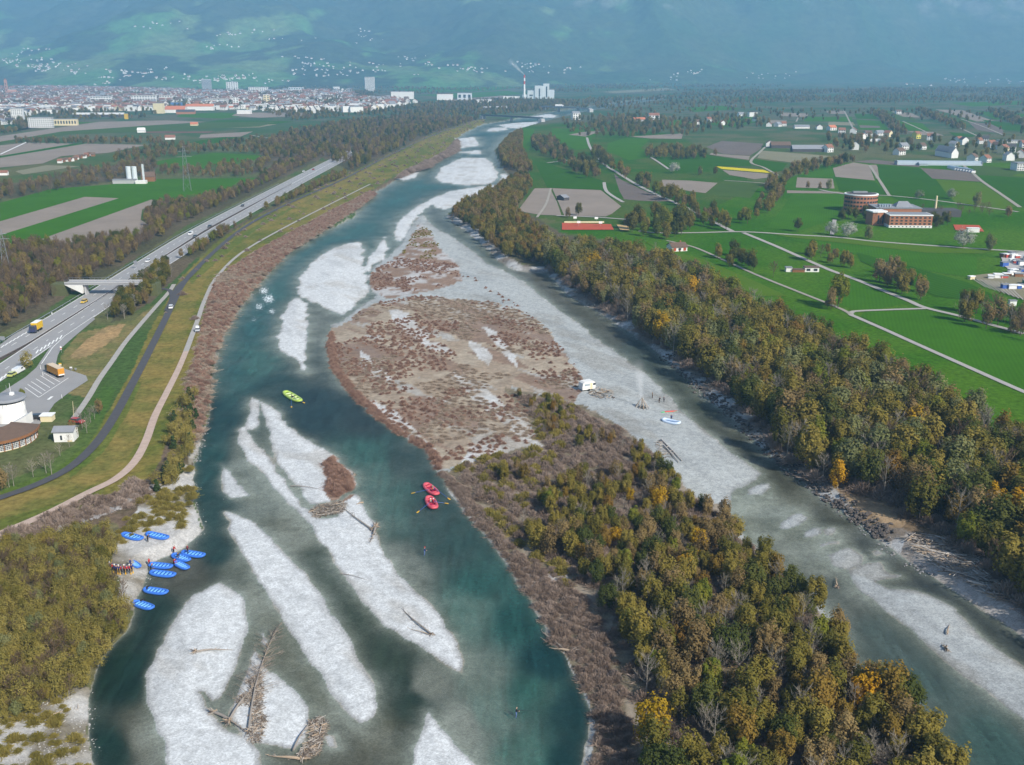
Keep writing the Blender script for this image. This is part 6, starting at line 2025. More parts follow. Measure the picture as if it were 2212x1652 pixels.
plots.sort(key=lambda q: q[1])
for k, (x, y, z) in enumerate(plots):
    rz = rH.choice((0, math.pi/2))+rH.uniform(-.3, .3)
    s = rH.uniform(.75, 1.3)
    if k < 285:
        if rH.random() < .3:
            v = rH.randrange(3)
            o = obj('apartment_house', FLATB[v], None, (x, y, z), rz*.2, s)
            tag(o, ['white flat roofed apartment house among the town roofs', 'white apartment house with grey flat roof among the town roofs', 'white apartment house with red roof edge among the town roofs'][v], 'house', 'apartment houses of the town')
        else:
            v = rH.choices(range(8), (3, 4, 5, 3, 4, 1, 3, 1))[0]
            o = obj('town_house', HV[v], None, (x, y, z), rz, s)
            tag(o, 'small '+HN[v]+' in the town at the foot of the hills', 'house', 'town houses, '+HN[v])
    else:
        stuff_house(x, y, z, s, rz, rH.randrange(8))
for (x, y, z) in slope:
    stuff_house(x, y, z, rH.uniform(.45, .95), rH.uniform(-.4, .4)+rH.choice((0, 1.57)), rH.randrange(8))
me = bpy.data.meshes.new('hillside_houses')
me.from_pydata(vs4, [], fs4)
for m in (WHITE, R_RED, R_BRO, R_GRY):
    me.materials.append(m)
me.polygons.foreach_set('material_index', ms4)
tag(obj('hillside_houses', me), 'tiny pale houses of far villages on the slopes', kind='stuff')

# ---- village on the right
VIL = [(1661, 273, 9, 3.5, 0), (1680, 273, 10, 3.5, 2), (1692, 272, 8, 4, 0), (1769, 279, 12, 4, 1), (1796, 281, 13, 4, 7), (1818, 287, 10, 4, 0), (1843, 288, 8, 5, 0), (1874, 294, 10, 4, 1), (1899, 293, 11, 4, 2), (1918, 295, 9, 5, 3),
       (2009, 302, 9, 5, 0), (2070, 309, 9, 5, 0), (2081, 312, 8, 6, 4), (1950, 322, 11, 4, 2), (1942, 334, 11, 4, 1), (1846, 323, 8, 6, 4), (1788, 328, 9, 5, 0), (2140, 318, 9, 5, 0), (2152, 322, 9, 5, 1), (2166, 330, 11, 6, 3), (2184, 328, 8, 6, 4), (2203, 340, 9, 5, 0),
       (2128, 306, 8, 4, 4), (2113, 310, 8, 4, 0), (2178, 346, 9, 5, 2), (2100, 347, 8, 4, 1), (2128, 350, 8, 4, 0), (2060, 318, 10, 4, 2), (1990, 322, 8, 4, 1), (1600, 252, 12, 5, 2), (1632, 262, 9, 4, 4), (1530, 262, 10, 4, 0), (1505, 268, 10, 4, 1), (1560, 270, 10, 4, 0), (2212, 318, 9, 5, 0), (1940, 246, 12, 5, 1), (1860, 300, 9, 4, 0)]
for k, (x, y, w_, h_, v) in enumerate(VIL):
    wm_, rm_ = ((WHITE, R_RED), (WHITE, R_BRO), (WHITE, R_GRY), (CREAM, R_RED), (WHITE, R_DRK), (PALEB, R_RED), (CREAM, R_BRO), (WHITE, R_ORA))[v]
    house('village_house', HN[v]+' in the village beyond the fields', x, y, w_, 9, h_+.6, 3.2, wm_, rm_, rH.uniform(-.5, .9)+(1.57 if k % 3 == 0 else 0), wins=(3, 2), group='village houses, '+HN[v])
house('village_house', 'lemon yellow house with dark shed in the village', 1979, 299, 8, 9, 7, 3, mat('render_lemon', (.66, .60, .12), .85, .05), R_RED, .4, wins=(2, 2))
for k in range(5):
    house('row_house', ['leftmost', 'second', 'middle', 'fourth', 'rightmost'][k]+' of five steep gabled row houses above the greenhouse', 2030+k*7, 336+k*1.2, 6, 9, 6, 5.5, WHITE, R_GRY, math.pi/2+.3, wins=(1, 2))
house('barn', 'long grey roofed cattle barn of the farm', 1748, 327, 42, 13, 3.5, 4, R_DRK, R_GRY, -.05, cat='barn')
house('barn', 'brown roofed barn beside the white farmhouse by the ploughed field', 1685, 319, 24, 12, 3.5, 4, R_DRK, R_BRO, -.05, cat='barn')
house('farmhouse', 'white farmhouse at the corner of the ploughed field', 1662, 317, 12, 9, 5, 3, WHITE, R_BRO, 1.4, wins=(3, 2))
house('barn', 'grey metal roofed shed row in the village', 1731, 277, 24, 10, 3, 2.5, WHITE, R_GRY, 0, cat='barn')
block('apartment_block', 'long white apartment row at the right border', 2160, 2216, 309, 303, 12, WHITE, R_GRY, 2, 14)
block('apartment_block', 'white apartment house cut by the right border', 2196, 2222, 369, 352, 14, WHITE, R_GRY, 3, 5)
block('shed', 'long white low sheds below the village', 1874, 1912, 305, 301, 8, WHITE, R_WHT)
# greenhouses
p = L(2026, 356)
r = empty('greenhouse', p, -.10)
mb = MB()
for k in range(8):
    t0, t1 = math.pi*k/8, math.pi*(k+1)/8
    mb.add([(-42, -6*math.cos(t0), 4.5*math.sin(t0)), (42, -6*math.cos(t0), 4.5*math.sin(t0)), (42, -6*math.cos(t1), 4.5*math.sin(t1)), (-42, -6*math.cos(t1), 4.5*math.sin(t1))], [(0, 1, 2, 3)])
mb.build('glass_vault', GLASSH, r)
MB().box(-42.4, -42.05, -6, 6, 0, 4).box(42.05, 42.4, -6, 6, 0, 4).build('end_wall', GREYW, r)
tag(r, 'long vaulted greenhouse of blue grey glass', 'greenhouse')
for k in range(7):
    p = L(2058+k*6, 365+k*.9)
    r = empty('greenhouse', p, -.1)
    mb = MB()
    for q in range(6):
        t0, t1 = math.pi*q/6, math.pi*(q+1)/6
        mb.add([(-2.2*math.cos(t0), -12, 3*math.sin(t0)), (-2.2*math.cos(t1), -12, 3*math.sin(t1)), (-2.2*math.cos(t1), 12, 3*math.sin(t1)), (-2.2*math.cos(t0), 12, 3*math.sin(t0))], [(0, 1, 2, 3)])
    mb.build('glass_vault', GLASSH, r)
    MB().box(-1.9, 1.9, -12.2, -12.03, 0, 2).build('end_wall', R_WHT, r)
    tag(r, 'small white fronted tunnel greenhouse beside the long one', 'greenhouse', 'tunnel greenhouses in a row')
house('shed', 'grey metal shed in the bare field above the river wood', 1216, 432, 5, 9, 2.5, 1.5, R_DRK, R_GRY, .6, cat='shed')
house('glass_shed', 'pair of pale glass sheds left of the long greenhouse', 1993, 357, 9, 6, 2, 1.5, GLASSH, GLASSH, 0, cat='shed')
house('farm_store', 'white and dark hall alone in the far meadow', 1625, 252, 16, 12, 9, 1, WHITE, R_DRK, .1, 'flat', cat='hall')

# ---- brick school
p = L(1857, 455)
r = empty('school_tower', p)
RX, RY, HT = 11.5, 10.0, 11.5
poly = [(RX*math.cos(t), RY*math.sin(t)) for t in [2*math.pi*k/40 for k in range(40)]]
MB().prism(poly, 0, HT).build('wall', BRICK, r)
MB().prism([(x*1.02, y*1.02) for x, y in poly], HT+.01, HT+.7).build('roof_rim', R_WHT, r)
MB().prism([(x*.9, y*.9) for x, y in poly], HT+.71, HT+.85).build('roof', R_DRK, r)
MB().box(-5, 5, 2, 5, HT+.86, HT+1.8).build('roof_plant', R_GRY, r)
me = win_mesh(1.55, 1.25, .1)
for k in range(4):
    for i in range(16):
        t = math.radians(188+i*11.4)
        o = obj('window', me, r, (RX*math.cos(t), RY*math.sin(t), 1.0+k*2.7), (0, 0, math.atan2(math.sin(t)/RY, math.cos(t)/RX)+math.pi/2))
tag(r, 'round red brick school tower with four window storeys', 'school')
p = L(1966, 492)
r = empty('school_wing', p, -.06)
w_ = 26.5
MB().box(-w_/2, w_/2, 0, 13, 1.6, 7.6).build('wall', BRICK, r)
MB().box(-w_/2-.15, w_/2+.15, -.2, 13.1, 0, 1.58).build('plinth', WHITE, r)
MB().box(-w_/2-.3, w_/2+.3, -.35, 13.3, 7.61, 8.2).build('roof_rim', R_WHT, r)
MB().box(-w_/2+.4, w_/2-.4, .4, 12.6, 8.21, 8.3).build('roof', R_GRY, r)
me = win_mesh(1.5, .95, .1)
for k in range(3):
    for i in range(9):
        obj('window', me, r, (-w_/2+1.6+i*2.9, 0, 2.1+k*1.9))
me2 = win_mesh(.8, .6, .1)
for i in range(11):
    obj('window', me2, r, (-w_/2+1.3+i*2.38, -.2, .5))
tag(r, 'red brick school wing with white plinth and window rows', 'school')
p = L(1899, 486)
r = empty('school_block', p, .15)
MB().prism([(-5, 0), (-2.4, -1.2), (2.6, -.6), (5, 1), (5, 9), (-5, 9)], 0, 8.2).build('wall', BRICK, r)
MB().prism([(-5.4, -.4), (-2.4, -1.7), (2.8, -1), (5.4, .8), (5.4, 9.4), (-5.4, 9.4)], 8.21, 8.9).build('roof', R_WHT, r)
MB().box(-2.1, -1.1, -1.32, -1.1, 1, 6.5).box(1.2, 2.2, -.95, -.62, 1, 6.5).build('window', GLASS, r)
tag(r, 'angled brick block with white roof between tower and wing', 'school')
p = L(1950, 470)
r = empty('school_hall', p, -.05)
MB().box(-18, 12, 0, 20, 0, 6).build('wall', BRICK, r)
MB().box(-18.3, 12.3, -.3, 20.3, 6.01, 6.6).build('roof', R_GRY, r)
MB().add([(-4, 4, 6.62), (8, 4, 6.62), (8, 14, 6.62), (-4, 14, 6.62), (-1, 9, 10), (5, 9, 10)], [(0, 1, 5, 4), (1, 2, 5), (2, 3, 4, 5), (3, 0, 4)]).build('pyramid_roof', R_GRY, r)
for k in range(5):
    MB().box(-15+k*1.7, -14.1+k*1.7, 4, 9, 6.62, 8.2).build('skylight', GLASSH, r)
MB().box(13, 40, 4, 18, 0, 4.5).build('low_hall', R_DRK, r)
tag(r, 'low school hall with skylights and pyramid roof', 'school')
p = L(2019, 464)
o = MB().tube([(0, 0, 0), (0, 0, 13)], [.8, .55], 10).build('school_chimney', CREAM, None, loc=p)
tag(o, 'slim pale chimney behind the brick school', 'chimney')
M_COURT = mat('court_red', (.42, .075, .030), .9, .12, .3)
sheet('sports_court', [(2059, 486), (2115, 487), (2126, 501), (2064, 498)], M_COURT, .35, 'dark red sports court right of the school')
house('container', 'white hut on the dark red sports court', 2101, 501, 7, 3, 2.4, .3, WHITE, R_WHT, -.1, 'flat', cat='hut')
# tennis court and club house
sheet('sports_court', [(1214, 482), (1320, 485), (1326, 497), (1214, 497)], M_COURT, .35, 'orange red tennis court at the wood edge')
sheet('sports_court', [(1332, 486), (1356, 487), (1360, 498), (1340, 498)], mat('court_sand', (.52, .36, .16), .9, .15, .3), .36, 'sand coloured court beside the red one')
for k, (x, y) in enumerate(((1242, 479), (1288, 480), (1250, 489), (1297, 490))):
    p = L(x, y)
    r = empty('floodlight', p)
    MB().tube([(0, 0, 0), (0, 0, 2.2)], .08, 6).build('post', M_STEEL, r)
    MB().box(-1.1, 1.1, -.3, .3, 2.2, 3.5).build('screen', R_WHT, r)
    tag(r, 'white box on a post beside the red tennis court', 'score board', 'white boxes of the tennis court')
MB_ = MB()
p = L(1262, 481)
MB_.box(-13, 13, -.3, .3, 0, 1.0)
tag(MB_.build('court_bench', CREAM, None, loc=p), 'long pale bench wall behind the red tennis court', 'bench')
r = house('club_house', 'low chalet with wide brown roof and red shutters', 1462, 540, 9, 8, 2.3, 1.9, WHITE, R_BRO, .25, wins=(3, 1), door=True, chim=True)
MB().box(-3.6, -2.2, -4.15, -4.02, .3, 1.9).box(2.2, 3.6, -4.15, -4.02, .3, 1.9).build('shutter', M_COURT, r)
house('meadow_shed', 'white open sided shed in the right meadow', 1752, 586, 7, 3.5, 2.2, .4, WHITE, R_BRO, -.05, 'flat', cat='shed', wins=(2, 1))
house('meadow_shed', 'small white hut left of the open shed in the meadow', 1703, 586, 3, 3, 2, .3, WHITE, R_GRY, -.05, 'flat', cat='shed')
house('meadow_shed', 'long low brown shelter between the white meadow sheds', 1724, 587, 6, 2.5, 1.3, .25, WOODM, R_BRO, -.05, 'flat', cat='shed')

# ---- allotment gardens at the right border
sheet('garden', [(2095, 597), (2150, 590), (2260, 600), (2260, 660), (2190, 642)], field_mat('garden_soil', (.22, .20, .13), .5, .3, 2), .36, 'allotment beds at the right border')
sheet('garden', [(2160, 548), (2230, 545), (2260, 600), (2200, 596), (2168, 575)], field_mat('garden_gravel', (.42, .40, .38), .3, .3, 2), .37, 'pale yard of the garden centre at the right border')
AC = [('white', R_WHT), ('green', mat('paint_green', (.06, .22, .13), .6, .1)), ('blue', mat('paint_blue', (.05, .12, .40), .6, .1)), ('red', mat('paint_red', (.45, .07, .05), .6, .1)), ('cream', CREAM), ('brown', WOODM)]
rA = random.Random(4)
for k in range(34):
    x, y = rA.uniform(2168, 2226), rA.uniform(552, 632)
    if k < 5:
        x, y = (2098, 2140, 2155, 2166, 2186)[k], (603, 602, 601, 601, 660)[k]
    c, m = AC[(4, 0, 0, 3, 0)[k]] if k < 5 else rA.choice(AC+AC[:1]*4)
    house('garden_hut', '%s hut among the gardens at the right border' % c, x, y, rA.uniform(2, 4), rA.uniform(1.5, 3), rA.uniform(1.3, 2.2), .35, m, R_WHT if rA.random() < .5 else R_GRY, rA.uniform(-.4, .4), 'flat', cat='hut', group='garden huts, '+c)
for k in range(9):
    a, b = L(2100+k*9, 603+k*1.0), L(2130+k*10, 622+k*3.4)
    ribbon('path', [a, a.lerp(b, .5), b], .5, M_PATH, .40+.003*k, label='pale garden bed edging in the allotments', raw=True, per=2)

# ---- farm with silos on the left
p = L(288, 396)
r = empty('silo_plant', p, .05)
for i, x in enumerate((-5, 0)):
    MB().tube([(x, 6, 0), (x, 6, 14)], 2.2, 12).build('silo', PALEB, r)
MB().box(7, 8.4, 5, 6.5, 0, 16).build('lift_tower', PALEB, r)
MB().box(-17, 2, -2, 6, 0, 3.2).build('hall', GREYW, r)
MB().box(-17.3, 2.3, -2.3, 3.5, 3.21, 3.7).build('roof', R_GRY, r)
MB().box(3, 12, -4, 1, 0, 2.8).build('annex', WHITE, r)
tag(r, 'small grain plant with two pale silos in the green field', 'farm')
house('barn', 'brown roofed barn right of the pale silos', 322, 391, 11, 9, 4.5, 3.5, WOODM, R_BRO, .2, cat='barn')
house('field_hut', 'white hut at the left border by the hedge', 8, 378, 8, 5, 2.6, 1.6, WHITE, R_RED, .2, cat='hut')
house('field_hut', 'red roofed hut in the strip fields below the town', 368, 301, 13, 8, 3, 3, WHITE, R_RED, .2, cat='hut')
house('field_hut', 'pale dome roofed shed by the red soil strip', 306, 286, 11, 8, 4, 3, WHITE, R_WHT, .1, cat='shed')
house('field_hut', 'tan hut on the ploughed strip below the town', 420, 271, 12, 8, 2.5, 3, CREAM, R_ORA, .1, cat='hut')
for k in range(12):
    house('garden_shed', 'small dark garden shed in the allotments left of the town road', 130+k*6.3+rA.uniform(-2, 2), 352-k*1.4+rA.uniform(-2, 2), 4.5, 4, 2.4, 1.6, WOODM if k % 2 else WHITE, R_BRO if k % 3 else R_RED, rA.uniform(-.4, .4), cat='shed', group='garden sheds on the left')


def pylon(label, px, py, h):
    p = L(px, py)
    r = empty('power_pylon', p, .4)
    b, t = h*.085, h*.018
    mb = MB()
    lv = [0, .2, .38, .54, .68, .8, .9, 1]
    c = lambda u, i: ((b+(t-b)*u)*(1, 1, -1, -1)[i], (b+(t-b)*u)*(1, -1, -1, 1)[i], h*u)
    for i in range(4):
        mb.tube([c(0, i), c(1, i)], [.10, .06], 4)
        for u, v in zip(lv[:-1], lv[1:]):
            mb.tube([c(u, i), c(v, (i+1) % 4)], .035, 3)
            mb.tube([c(v, i), c(u, (i+1) % 4)], .035, 3)
    mb.build('lattice_mast', M_STEEL, r)
    for z, w in ((.76, .17), (.88, .13)):
        MB().tube([(-h*w, 0, h*z), (0, 0, h*z+h*.02), (h*w, 0, h*z)], [.06, .12, .06], 4).tube([(-h*w, 0, h*z), (h*w, 0, h*z)], .06, 4).build('crossarm', M_STEEL, r)
    tag(r, label, 'pylon')


pylon('tall lattice power pylon standing in the green field', 405, 412, 36)
pylon('lattice power pylon at the left border in the brown wood', 14, 585, 21)

# ---- road bridge over the highway
A, B = L(140, 640), L(300, 640)
A.y = B.y = L(200, 636).y
r = empty('road_bridge', A, 0)
ln = B.x-A.x
MB().box(0, ln, -2.6, 2.6, 4.9, 5.7).build('deck', M_DECK, r)
for s in (-1, 1):
    MB().box(0, ln, s*2.6-.14, s*2.6+.14, 5.71, 6.3).build('kerb', GREYW, r)
    mb = MB()
    n = int(ln/1.6)
    for k in range(n+1):
        mb.box(k*ln/n-.03, k*ln/n+.03, s*2.5-.03, s*2.5+.03, 6.31, 7.1)
    mb.box(0, ln, s*2.5-.05, s*2.5+.05, 7.11, 7.2)
    mb.build('railing', M_STEEL, r)
for x in (8.5, ln-9):
    MB().box(x-.35, x+.35, -1.5, 1.5, 0, 4.88).build('pier', GREYW, r)
MB().add([(0, -2.6, 4.88), (8, -2.6, 4.88), (7.6, -2.6, 1.0), (0, 2.6, 4.88), (8, 2.6, 4.88), (7.6, 2.6, 1.0)], [(0, 2, 1), (3, 4, 5), (0, 3, 5, 2), (1, 2, 5, 4), (0, 1, 4, 3)]).build('abutment', WHITE, r)
MB().box(-6, -.02, -3.2, 3.2, 0, 5.3).build('ramp', mat('embankment_grass', (.10, .11, .045), .95, .3, .8), r)
MB().box(ln+.02, ln+8, -3.2, 3.2, 0, 5.3).build('ramp', MAT['embankment_grass'], r)
tag(r, 'pale concrete road bridge with railing over the highway', 'bridge')

# ---- rest area buildings
p = L(24, 905)
r = empty('round_tower', p)
MB().lathe([(4.7, 0), (4.3, 2.5), (4.25, 5.6)], 28).build('wall', WHITE, r, True)
MB().lathe([(4.0, 5.62), (4.0, 6.3)], 28).build('window_band', GLASS, r)
rf = MB().lathe([(5.0, 6.32), (5.0, 6.6), (4.5, 7.0), (.6, 7.5)], 28).build('roof', R_GRY, r)
MB().tube([(0, 0, 7.4), (0, 0, 10.4)], .06, 5).build('mast', M_STEEL, rf)
MB().box(.8, 1.8, -.4, .6, 7.4, 8.2).build('roof_vent', R_WHT, rf)
for k in range(12):
    t = math.radians(200+k*15)
    MB().box(-.05, .05, -.04, .04, 4.3, 5.6).build('mullion', M_STEEL, r, loc=(4.29*math.cos(t), 4.29*math.sin(t), 0), rz=t)
MB().box(-3.0, -1.0, -4.9, -4.0, 0, 2.6).build('door', GLASS, r)
tag(r, 'round white rest area tower with grey disc roof', 'tower')
# restaurant: curved hall with arched windows
ctr = L(-8, 952)
r = empty('restaurant', ctr)
R1, R0, NA = 10.2, 4.6, 11
a0, a1 = math.radians(-96), math.radians(24)
seg = lambda R, k, n=44: (R*math.cos(a0+(a1-a0)*k/n), R*math.sin(a0+(a1-a0)*k/n))
n = 44
MB().prism([seg(R1, k) for k in range(n+1)]+[seg(R0, k) for k in range(n, -1, -1)], 0, 2.9).build('wall', CREAM, r)
mb = MB()
vs_ = [(*seg(R1+1.0, k), 3.0) for k in range(n+1)]+[(*seg(R0-.4, k), 4.7) for k in range(n+1)]+[(*seg(R1+1.0, k), 3.3) for k in range(n+1)]+[(*seg(R0-.4, k), 5.0) for k in range(n+1)]
m1 = n+1
mb.add(vs_, [(k, k+1, m1+k+1, m1+k)[::-1] for k in range(n)]+[(2*m1+k, 2*m1+k+1, 3*m1+k+1, 3*m1+k) for k in range(n)]+[(k, k+1, 2*m1+k+1, 2*m1+k) for k in range(n)]+[(0, 2*m1, 3*m1, m1), (n, m1+n, 3*m1+n, 2*m1+n)])
mb.build('roof', R_BRO, r)
mb = MB()
mb.prism([seg(R1+1.15, k) for k in range(n+1)]+[seg(R1+.95, k) for k in range(n, -1, -1)], 2.6, 3.32)
mb.build('fascia', WOODM, r)
for k in range(NA):
    t = a0+(a1-a0)*(k+.5)/NA
    wdw = empty('arched_window', (R1*math.cos(t), R1*math.sin(t), 0), t+math.pi/2)
    wdw.parent = r
    arch = [(-.85, .3), (.85, .3), (.85, 1.7)]+[(.85*math.cos(q), 1.7+.75*math.sin(q)) for q in [math.pi*j/8 for j in range(1, 8)]]+[(-.85, 1.7)]
    MB().add([(x, -.06, z) for x, z in arch], [tuple(range(len(arch)))]).build('pane', GLASS, wdw)
    mb = MB()
    for x in (-.45, 0, .45):
        mb.box(x-.035, x+.035, -.14, -.07, .3, 2.2)
    for z in (.75, 1.2, 1.7):
        mb.box(-.85, .85, -.14, -.07, z-.03, z+.03)
    mb.build('glazing_bars', R_WHT, wdw)
    MB().tube([(x, -.1, z) for x, z in arch], .09, 4, closed=True).build('frame', R_WHT, wdw)
for k in range(NA+1):
    t = a0+(a1-a0)*k/NA
    MB().box(-.14, .14, -.35, .1, 0, 2.9).build('pilaster', WOODM, r, loc=(R1*math.cos(t), R1*math.sin(t), 0), rz=t+math.pi/2)
MB().add([(1, 5, 2.5), (6.5, 5, 2.5), (6.5, 5, 5.5), (1, 9, 2.5), (6.5, 9, 2.5), (6.5, 9, 5.5)], [(0, 1, 2), (3, 5, 4), (1, 4, 5, 2), (0, 2, 5, 3)]).build('gable', WHITE, r)
tag(r, 'curved restaurant with brown roof and arched windows', 'restaurant')
r = house('pump_house', 'small white hut with grey roof beside the dike', 144, 949, 5.2, 4.0, 3.0, .8, WHITE, R_GRY, .08, cat='hut', chim=False)
MB().box(-.9, -.4, -2.06, -1.98, .6, 1.9).build('window', GLASS, r)
MB().box(.9, 2.2, -2.05, -1.98, .15, .35).build('vent', YELLO, r)
house('store_box', 'beige flat roofed store beside the black car', 104, 908, 3.2, 2.6, 1.7, .3, CREAM, R_WHT, .05, 'flat', cat='store')


def sign(label, px, py, w, h, z, m, m2=None):
    p = L(px, py)
    r = empty('road_sign', p)
    MB().tube([(0, .04, 0), (0, .04, z+h*.5)], .06, 6).build('post', M_STEEL, r)
    MB().box(-w/2, w/2, -.06, 0, z, z+h).build('panel', m, r)
    if m2:
        MB().box(-w/2, w/2, -.09, -.062, z+h*.15, z+h*.45).build('stripe', m2, r)
    tag(r, label, 'sign')


sign('yellow square sign at the lorry park entry', 131, 795, .95, .95, .9, YELLO, R_WHT)
sign('white sign with red stripes at the slip road', 133, 762, .6, 1.3, 1.2, R_WHT, M_CR)
sign('grey sign board on the grass by the lorry park', 154, 800, .9, .8, .5, R_WHT, R_DRK)
sign('dark grey sign board right of the grey one', 164, 801, .7, .6, .5, R_GRY)
sign('large grey direction sign at the wood edge', 7, 742, 1.8, 1.4, 1.4, R_GRY)
sign('grey highway sign facing the traffic by the wood', 294, 580, 1.8, 2.0, 2.0, R_GRY)
sign('white marker post sign beside the wood edge', 113, 682, .35, .9, .6, R_WHT)
for k, (px, py, h) in enumerate(((160, 905, 5.5), (26, 868, 6), (134, 860, 1.2), (93, 812, 1.4), (88, 798, 1.6))):
    p = L(px, py)
    tag(MB().tube([(0, 0, 0), (.3 if k == 0 else 0, 0, h)], [.09, .05], 6).build('lamp_post', CREAM if k == 0 else R_WHT, None, loc=p), ['tall leaning pale post by the white hut', 'slim white flag post on the lorry park', 'short white post at the lorry park corner', 'white bollard below the shrub on the slip road', 'white bollard beside the shrub on the slip road'][k], 'post')

# ================================================================== VEHICLES
TYRE = mat('tyre_black', (.02, .02, .02), .9, .1)
CHROME = mat('lamp_glass', (.75, .75, .72), .2, .05)
PAINT = {k: mat('car_paint_'+k, c, .3, .04, 1, spec=.5, coat=.5) for k, c in (('white', (.78, .78, .77)), ('black', (.022, .022, .026)), ('yellow', (.62, .40, .02)), ('red', (.42, .03, .02)), ('silver', (.45, .47, .50)), ('lime', (.50, .52, .16)), ('navy', (.03, .035, .09)))}
WHEEL = MB()
WHEEL.tube([(0, -.11, 0), (0, .11, 0)], .32, 12)
WHEEL = WHEEL.mesh('wheel', TYRE)


def heading(px, py, qx, qy):
    a, b = L(px, py), L(qx, qy)
    return math.atan2(b.y-a.y, b.x-a.x)


def car(label, px, py, rz, col, van=False, jeep=False, dz=.14, name='parked_car'):
    p = L(px, py, dz)
    r = empty(name, p, rz)
    m = PAINT[col]
    h = 1.42 if not van else 1.95
    mb = MB()
    prof = [(-2.15, .32), (-2.15, .82), (-1.95, .95), (1.1, .95), (2.05, .78), (2.15, .62), (2.15, .32)] if not van else [(-2.5, .35), (-2.5, h), (1.2, h), (1.9, 1.15), (2.5, 1.0), (2.5, .35)]
    n = len(prof)
    w = .86 if not van else .95
    mb.add([(x, -w, z) for x, z in prof]+[(x, w, z) for x, z in prof], [tuple(range(n)), tuple(range(2*n-1, n-1, -1))]+[(i, n+i, n+(i+1) % n, (i+1) % n) for i in range(n)])
    mb.build('body', m, r)
    if not van:
        g = [(-1.95, .955), (-1.55, h-.02), (.35, h-.02), (1.1, .955)]
        mb = MB()
        k = .74
        mb.add([(x, -(w-.03 if z < 1 else k), z) for x, z in g]+[(x, (w-.03 if z < 1 else k), z) for x, z in g], [(0, 1, 2, 3), (7, 6, 5, 4), (0, 4, 5, 1), (2, 6, 7, 3)])
        mb.build('window', GLASS, r)
        MB().box(-1.6, .4, -.76, .76, h-.015, h+.04).build('roof', m, r)
    else:
        MB().add([(1.25, -.85, h-.03), (1.25, .85, h-.03), (1.93, .85, 1.2), (1.93, -.85, 1.2)], [(0, 3, 2, 1)]).build('window', GLASS, r, loc=(.03, 0, .03))
        for s in (-1, 1):
            MB().box(.1, 1.2, s*.95-.02, s*.95+.02, 1.15, 1.75).build('window', GLASS, r)
    if jeep:
        MB().box(-1.4, -.3, -.6, .6, h+.05, h+.75).build('roof_box', PAINT['white'], r)
    for x in (-1.35, 1.35):
        for s in (-1, 1):
            obj('wheel', WHEEL, r, (x, s*.8, .32))
    for s in (-1, 1):
        MB().box(2.1, 2.18, s*.6-.17, s*.6+.17, .6, .76).build('headlight', CHROME, r)
    tag(r, label, 'car' if not van else 'van')
    return r


def lorry(label, px, py, rz, L_, cabm, boxm, topm, dz=.16, sc=1.0, tarp=True):
    p = L(px, py, dz)
    r = empty('lorry', p, rz, sc)
    MB().box(-L_/2, L_/2-2.4, -1.22, 1.22, 1.05, 3.75).build('cargo_box', boxm, r)
    MB().box(-L_/2-.02, L_/2-2.38, -1.24, 1.24, 3.76, 3.84).build('cargo_roof', topm, r)
    mb = MB()
    for k in range(int(L_/1.2)):
        x = -L_/2+.5+k*1.1
        if x < L_/2-2.6:
            for s in (-1, 1):
                mb.box(x-.04, x+.04, s*1.23-.02, s*1.23+.02, 1.1, 3.7)
    mb.build('tarp_rib', R_DRK, r)
    MB().box(-L_/2, L_/2-.3, -.5, .5, .7, 1.04).build('chassis', R_DRK, r)
    cab = MB().add([(L_/2-2.1, y, z) for y in (-1.15, 1.15) for z in (.6, 3.1)]+[(L_/2, y, z) for y in (-1.15, 1.15) for z in (.6, 2.0)]+[(L_/2-.35, y, 3.05) for y in (-1.15, 1.15)],
                   [(0, 1, 3, 2), (0, 4, 5, 8, 1), (2, 3, 9, 7, 6), (4, 6, 7, 5), (1, 8, 9, 3), (0, 2, 6, 4), (5, 7, 9, 8)]).build('cab', cabm, r)
    MB().add([(L_/2+.03, -1.0, 2.05), (L_/2+.03, 1.0, 2.05), (L_/2-.29, 1.0, 2.95), (L_/2-.29, -1.0, 2.95)], [(0, 1, 2, 3)]).build('windscreen', GLASS, cab)
    MB().box(-L_/2-.04, -L_/2-.021, -1.1, 1.1, 1.1, 1.5).build('rear_plate', R_WHT, r)
    for x in (-L_/2+1.2, -L_/2+2.4, L_/2-3.6, L_/2-1.2):
        for s in (-1, 1):
            obj('wheel', WHEEL, r, (x, s*.98, .48), None, (1.5, 1.5, 1.5))
    tag(r, label, 'lorry')


ORG = mat('tarp_orange', (.56, .24, .02), .6, .12, .6)
lorry('long lorry with orange tarpaulin on the lorry park', 119, 810, heading(134, 813, 100, 797), 12.5, PAINT['black'], ORG, mat('tarp_tan', (.62, .50, .36), .7, .1), sc=.86)
lorry('yellow box lorry with dark cab on the highway', 79, 716, heading(88, 710, 60, 727), 8, PAINT['navy'], mat('tarp_yellow', (.72, .46, .01), .6, .1), R_WHT, sc=.95)
car('yellow car on the highway near the road bridge', 182, 654, heading(190, 648, 170, 660), 'yellow', name='driving_car')
car('white car on the highway beyond the road bridge', 320, 566, heading(330, 559, 310, 571), 'white', name='driving_car')
car('white van on the highway far beyond the bridge', 412, 507, heading(420, 501, 400, 513), 'white', van=True, name='driving_van')
car('dark car beside the white van on the highway', 421, 513, heading(430, 507, 410, 519), 'black', name='driving_car')
car('black car on the highway above the birch trees', 453, 491, heading(463, 485, 440, 498), 'black', name='driving_car')
car('small black car far up the highway', 524, 446, heading(530, 443, 515, 451), 'black', name='driving_car')
car('white car at the far end of the highway', 656, 371, heading(640, 379, 670, 364), 'white', name='driving_car')
car('red car following at the far end of the highway', 677, 367, heading(660, 376, 690, 360), 'red', name='driving_car')
car('white car parked on the dike path', 370, 667, heading(366, 680, 374, 655), 'white', dz=.4, name='parked_car')
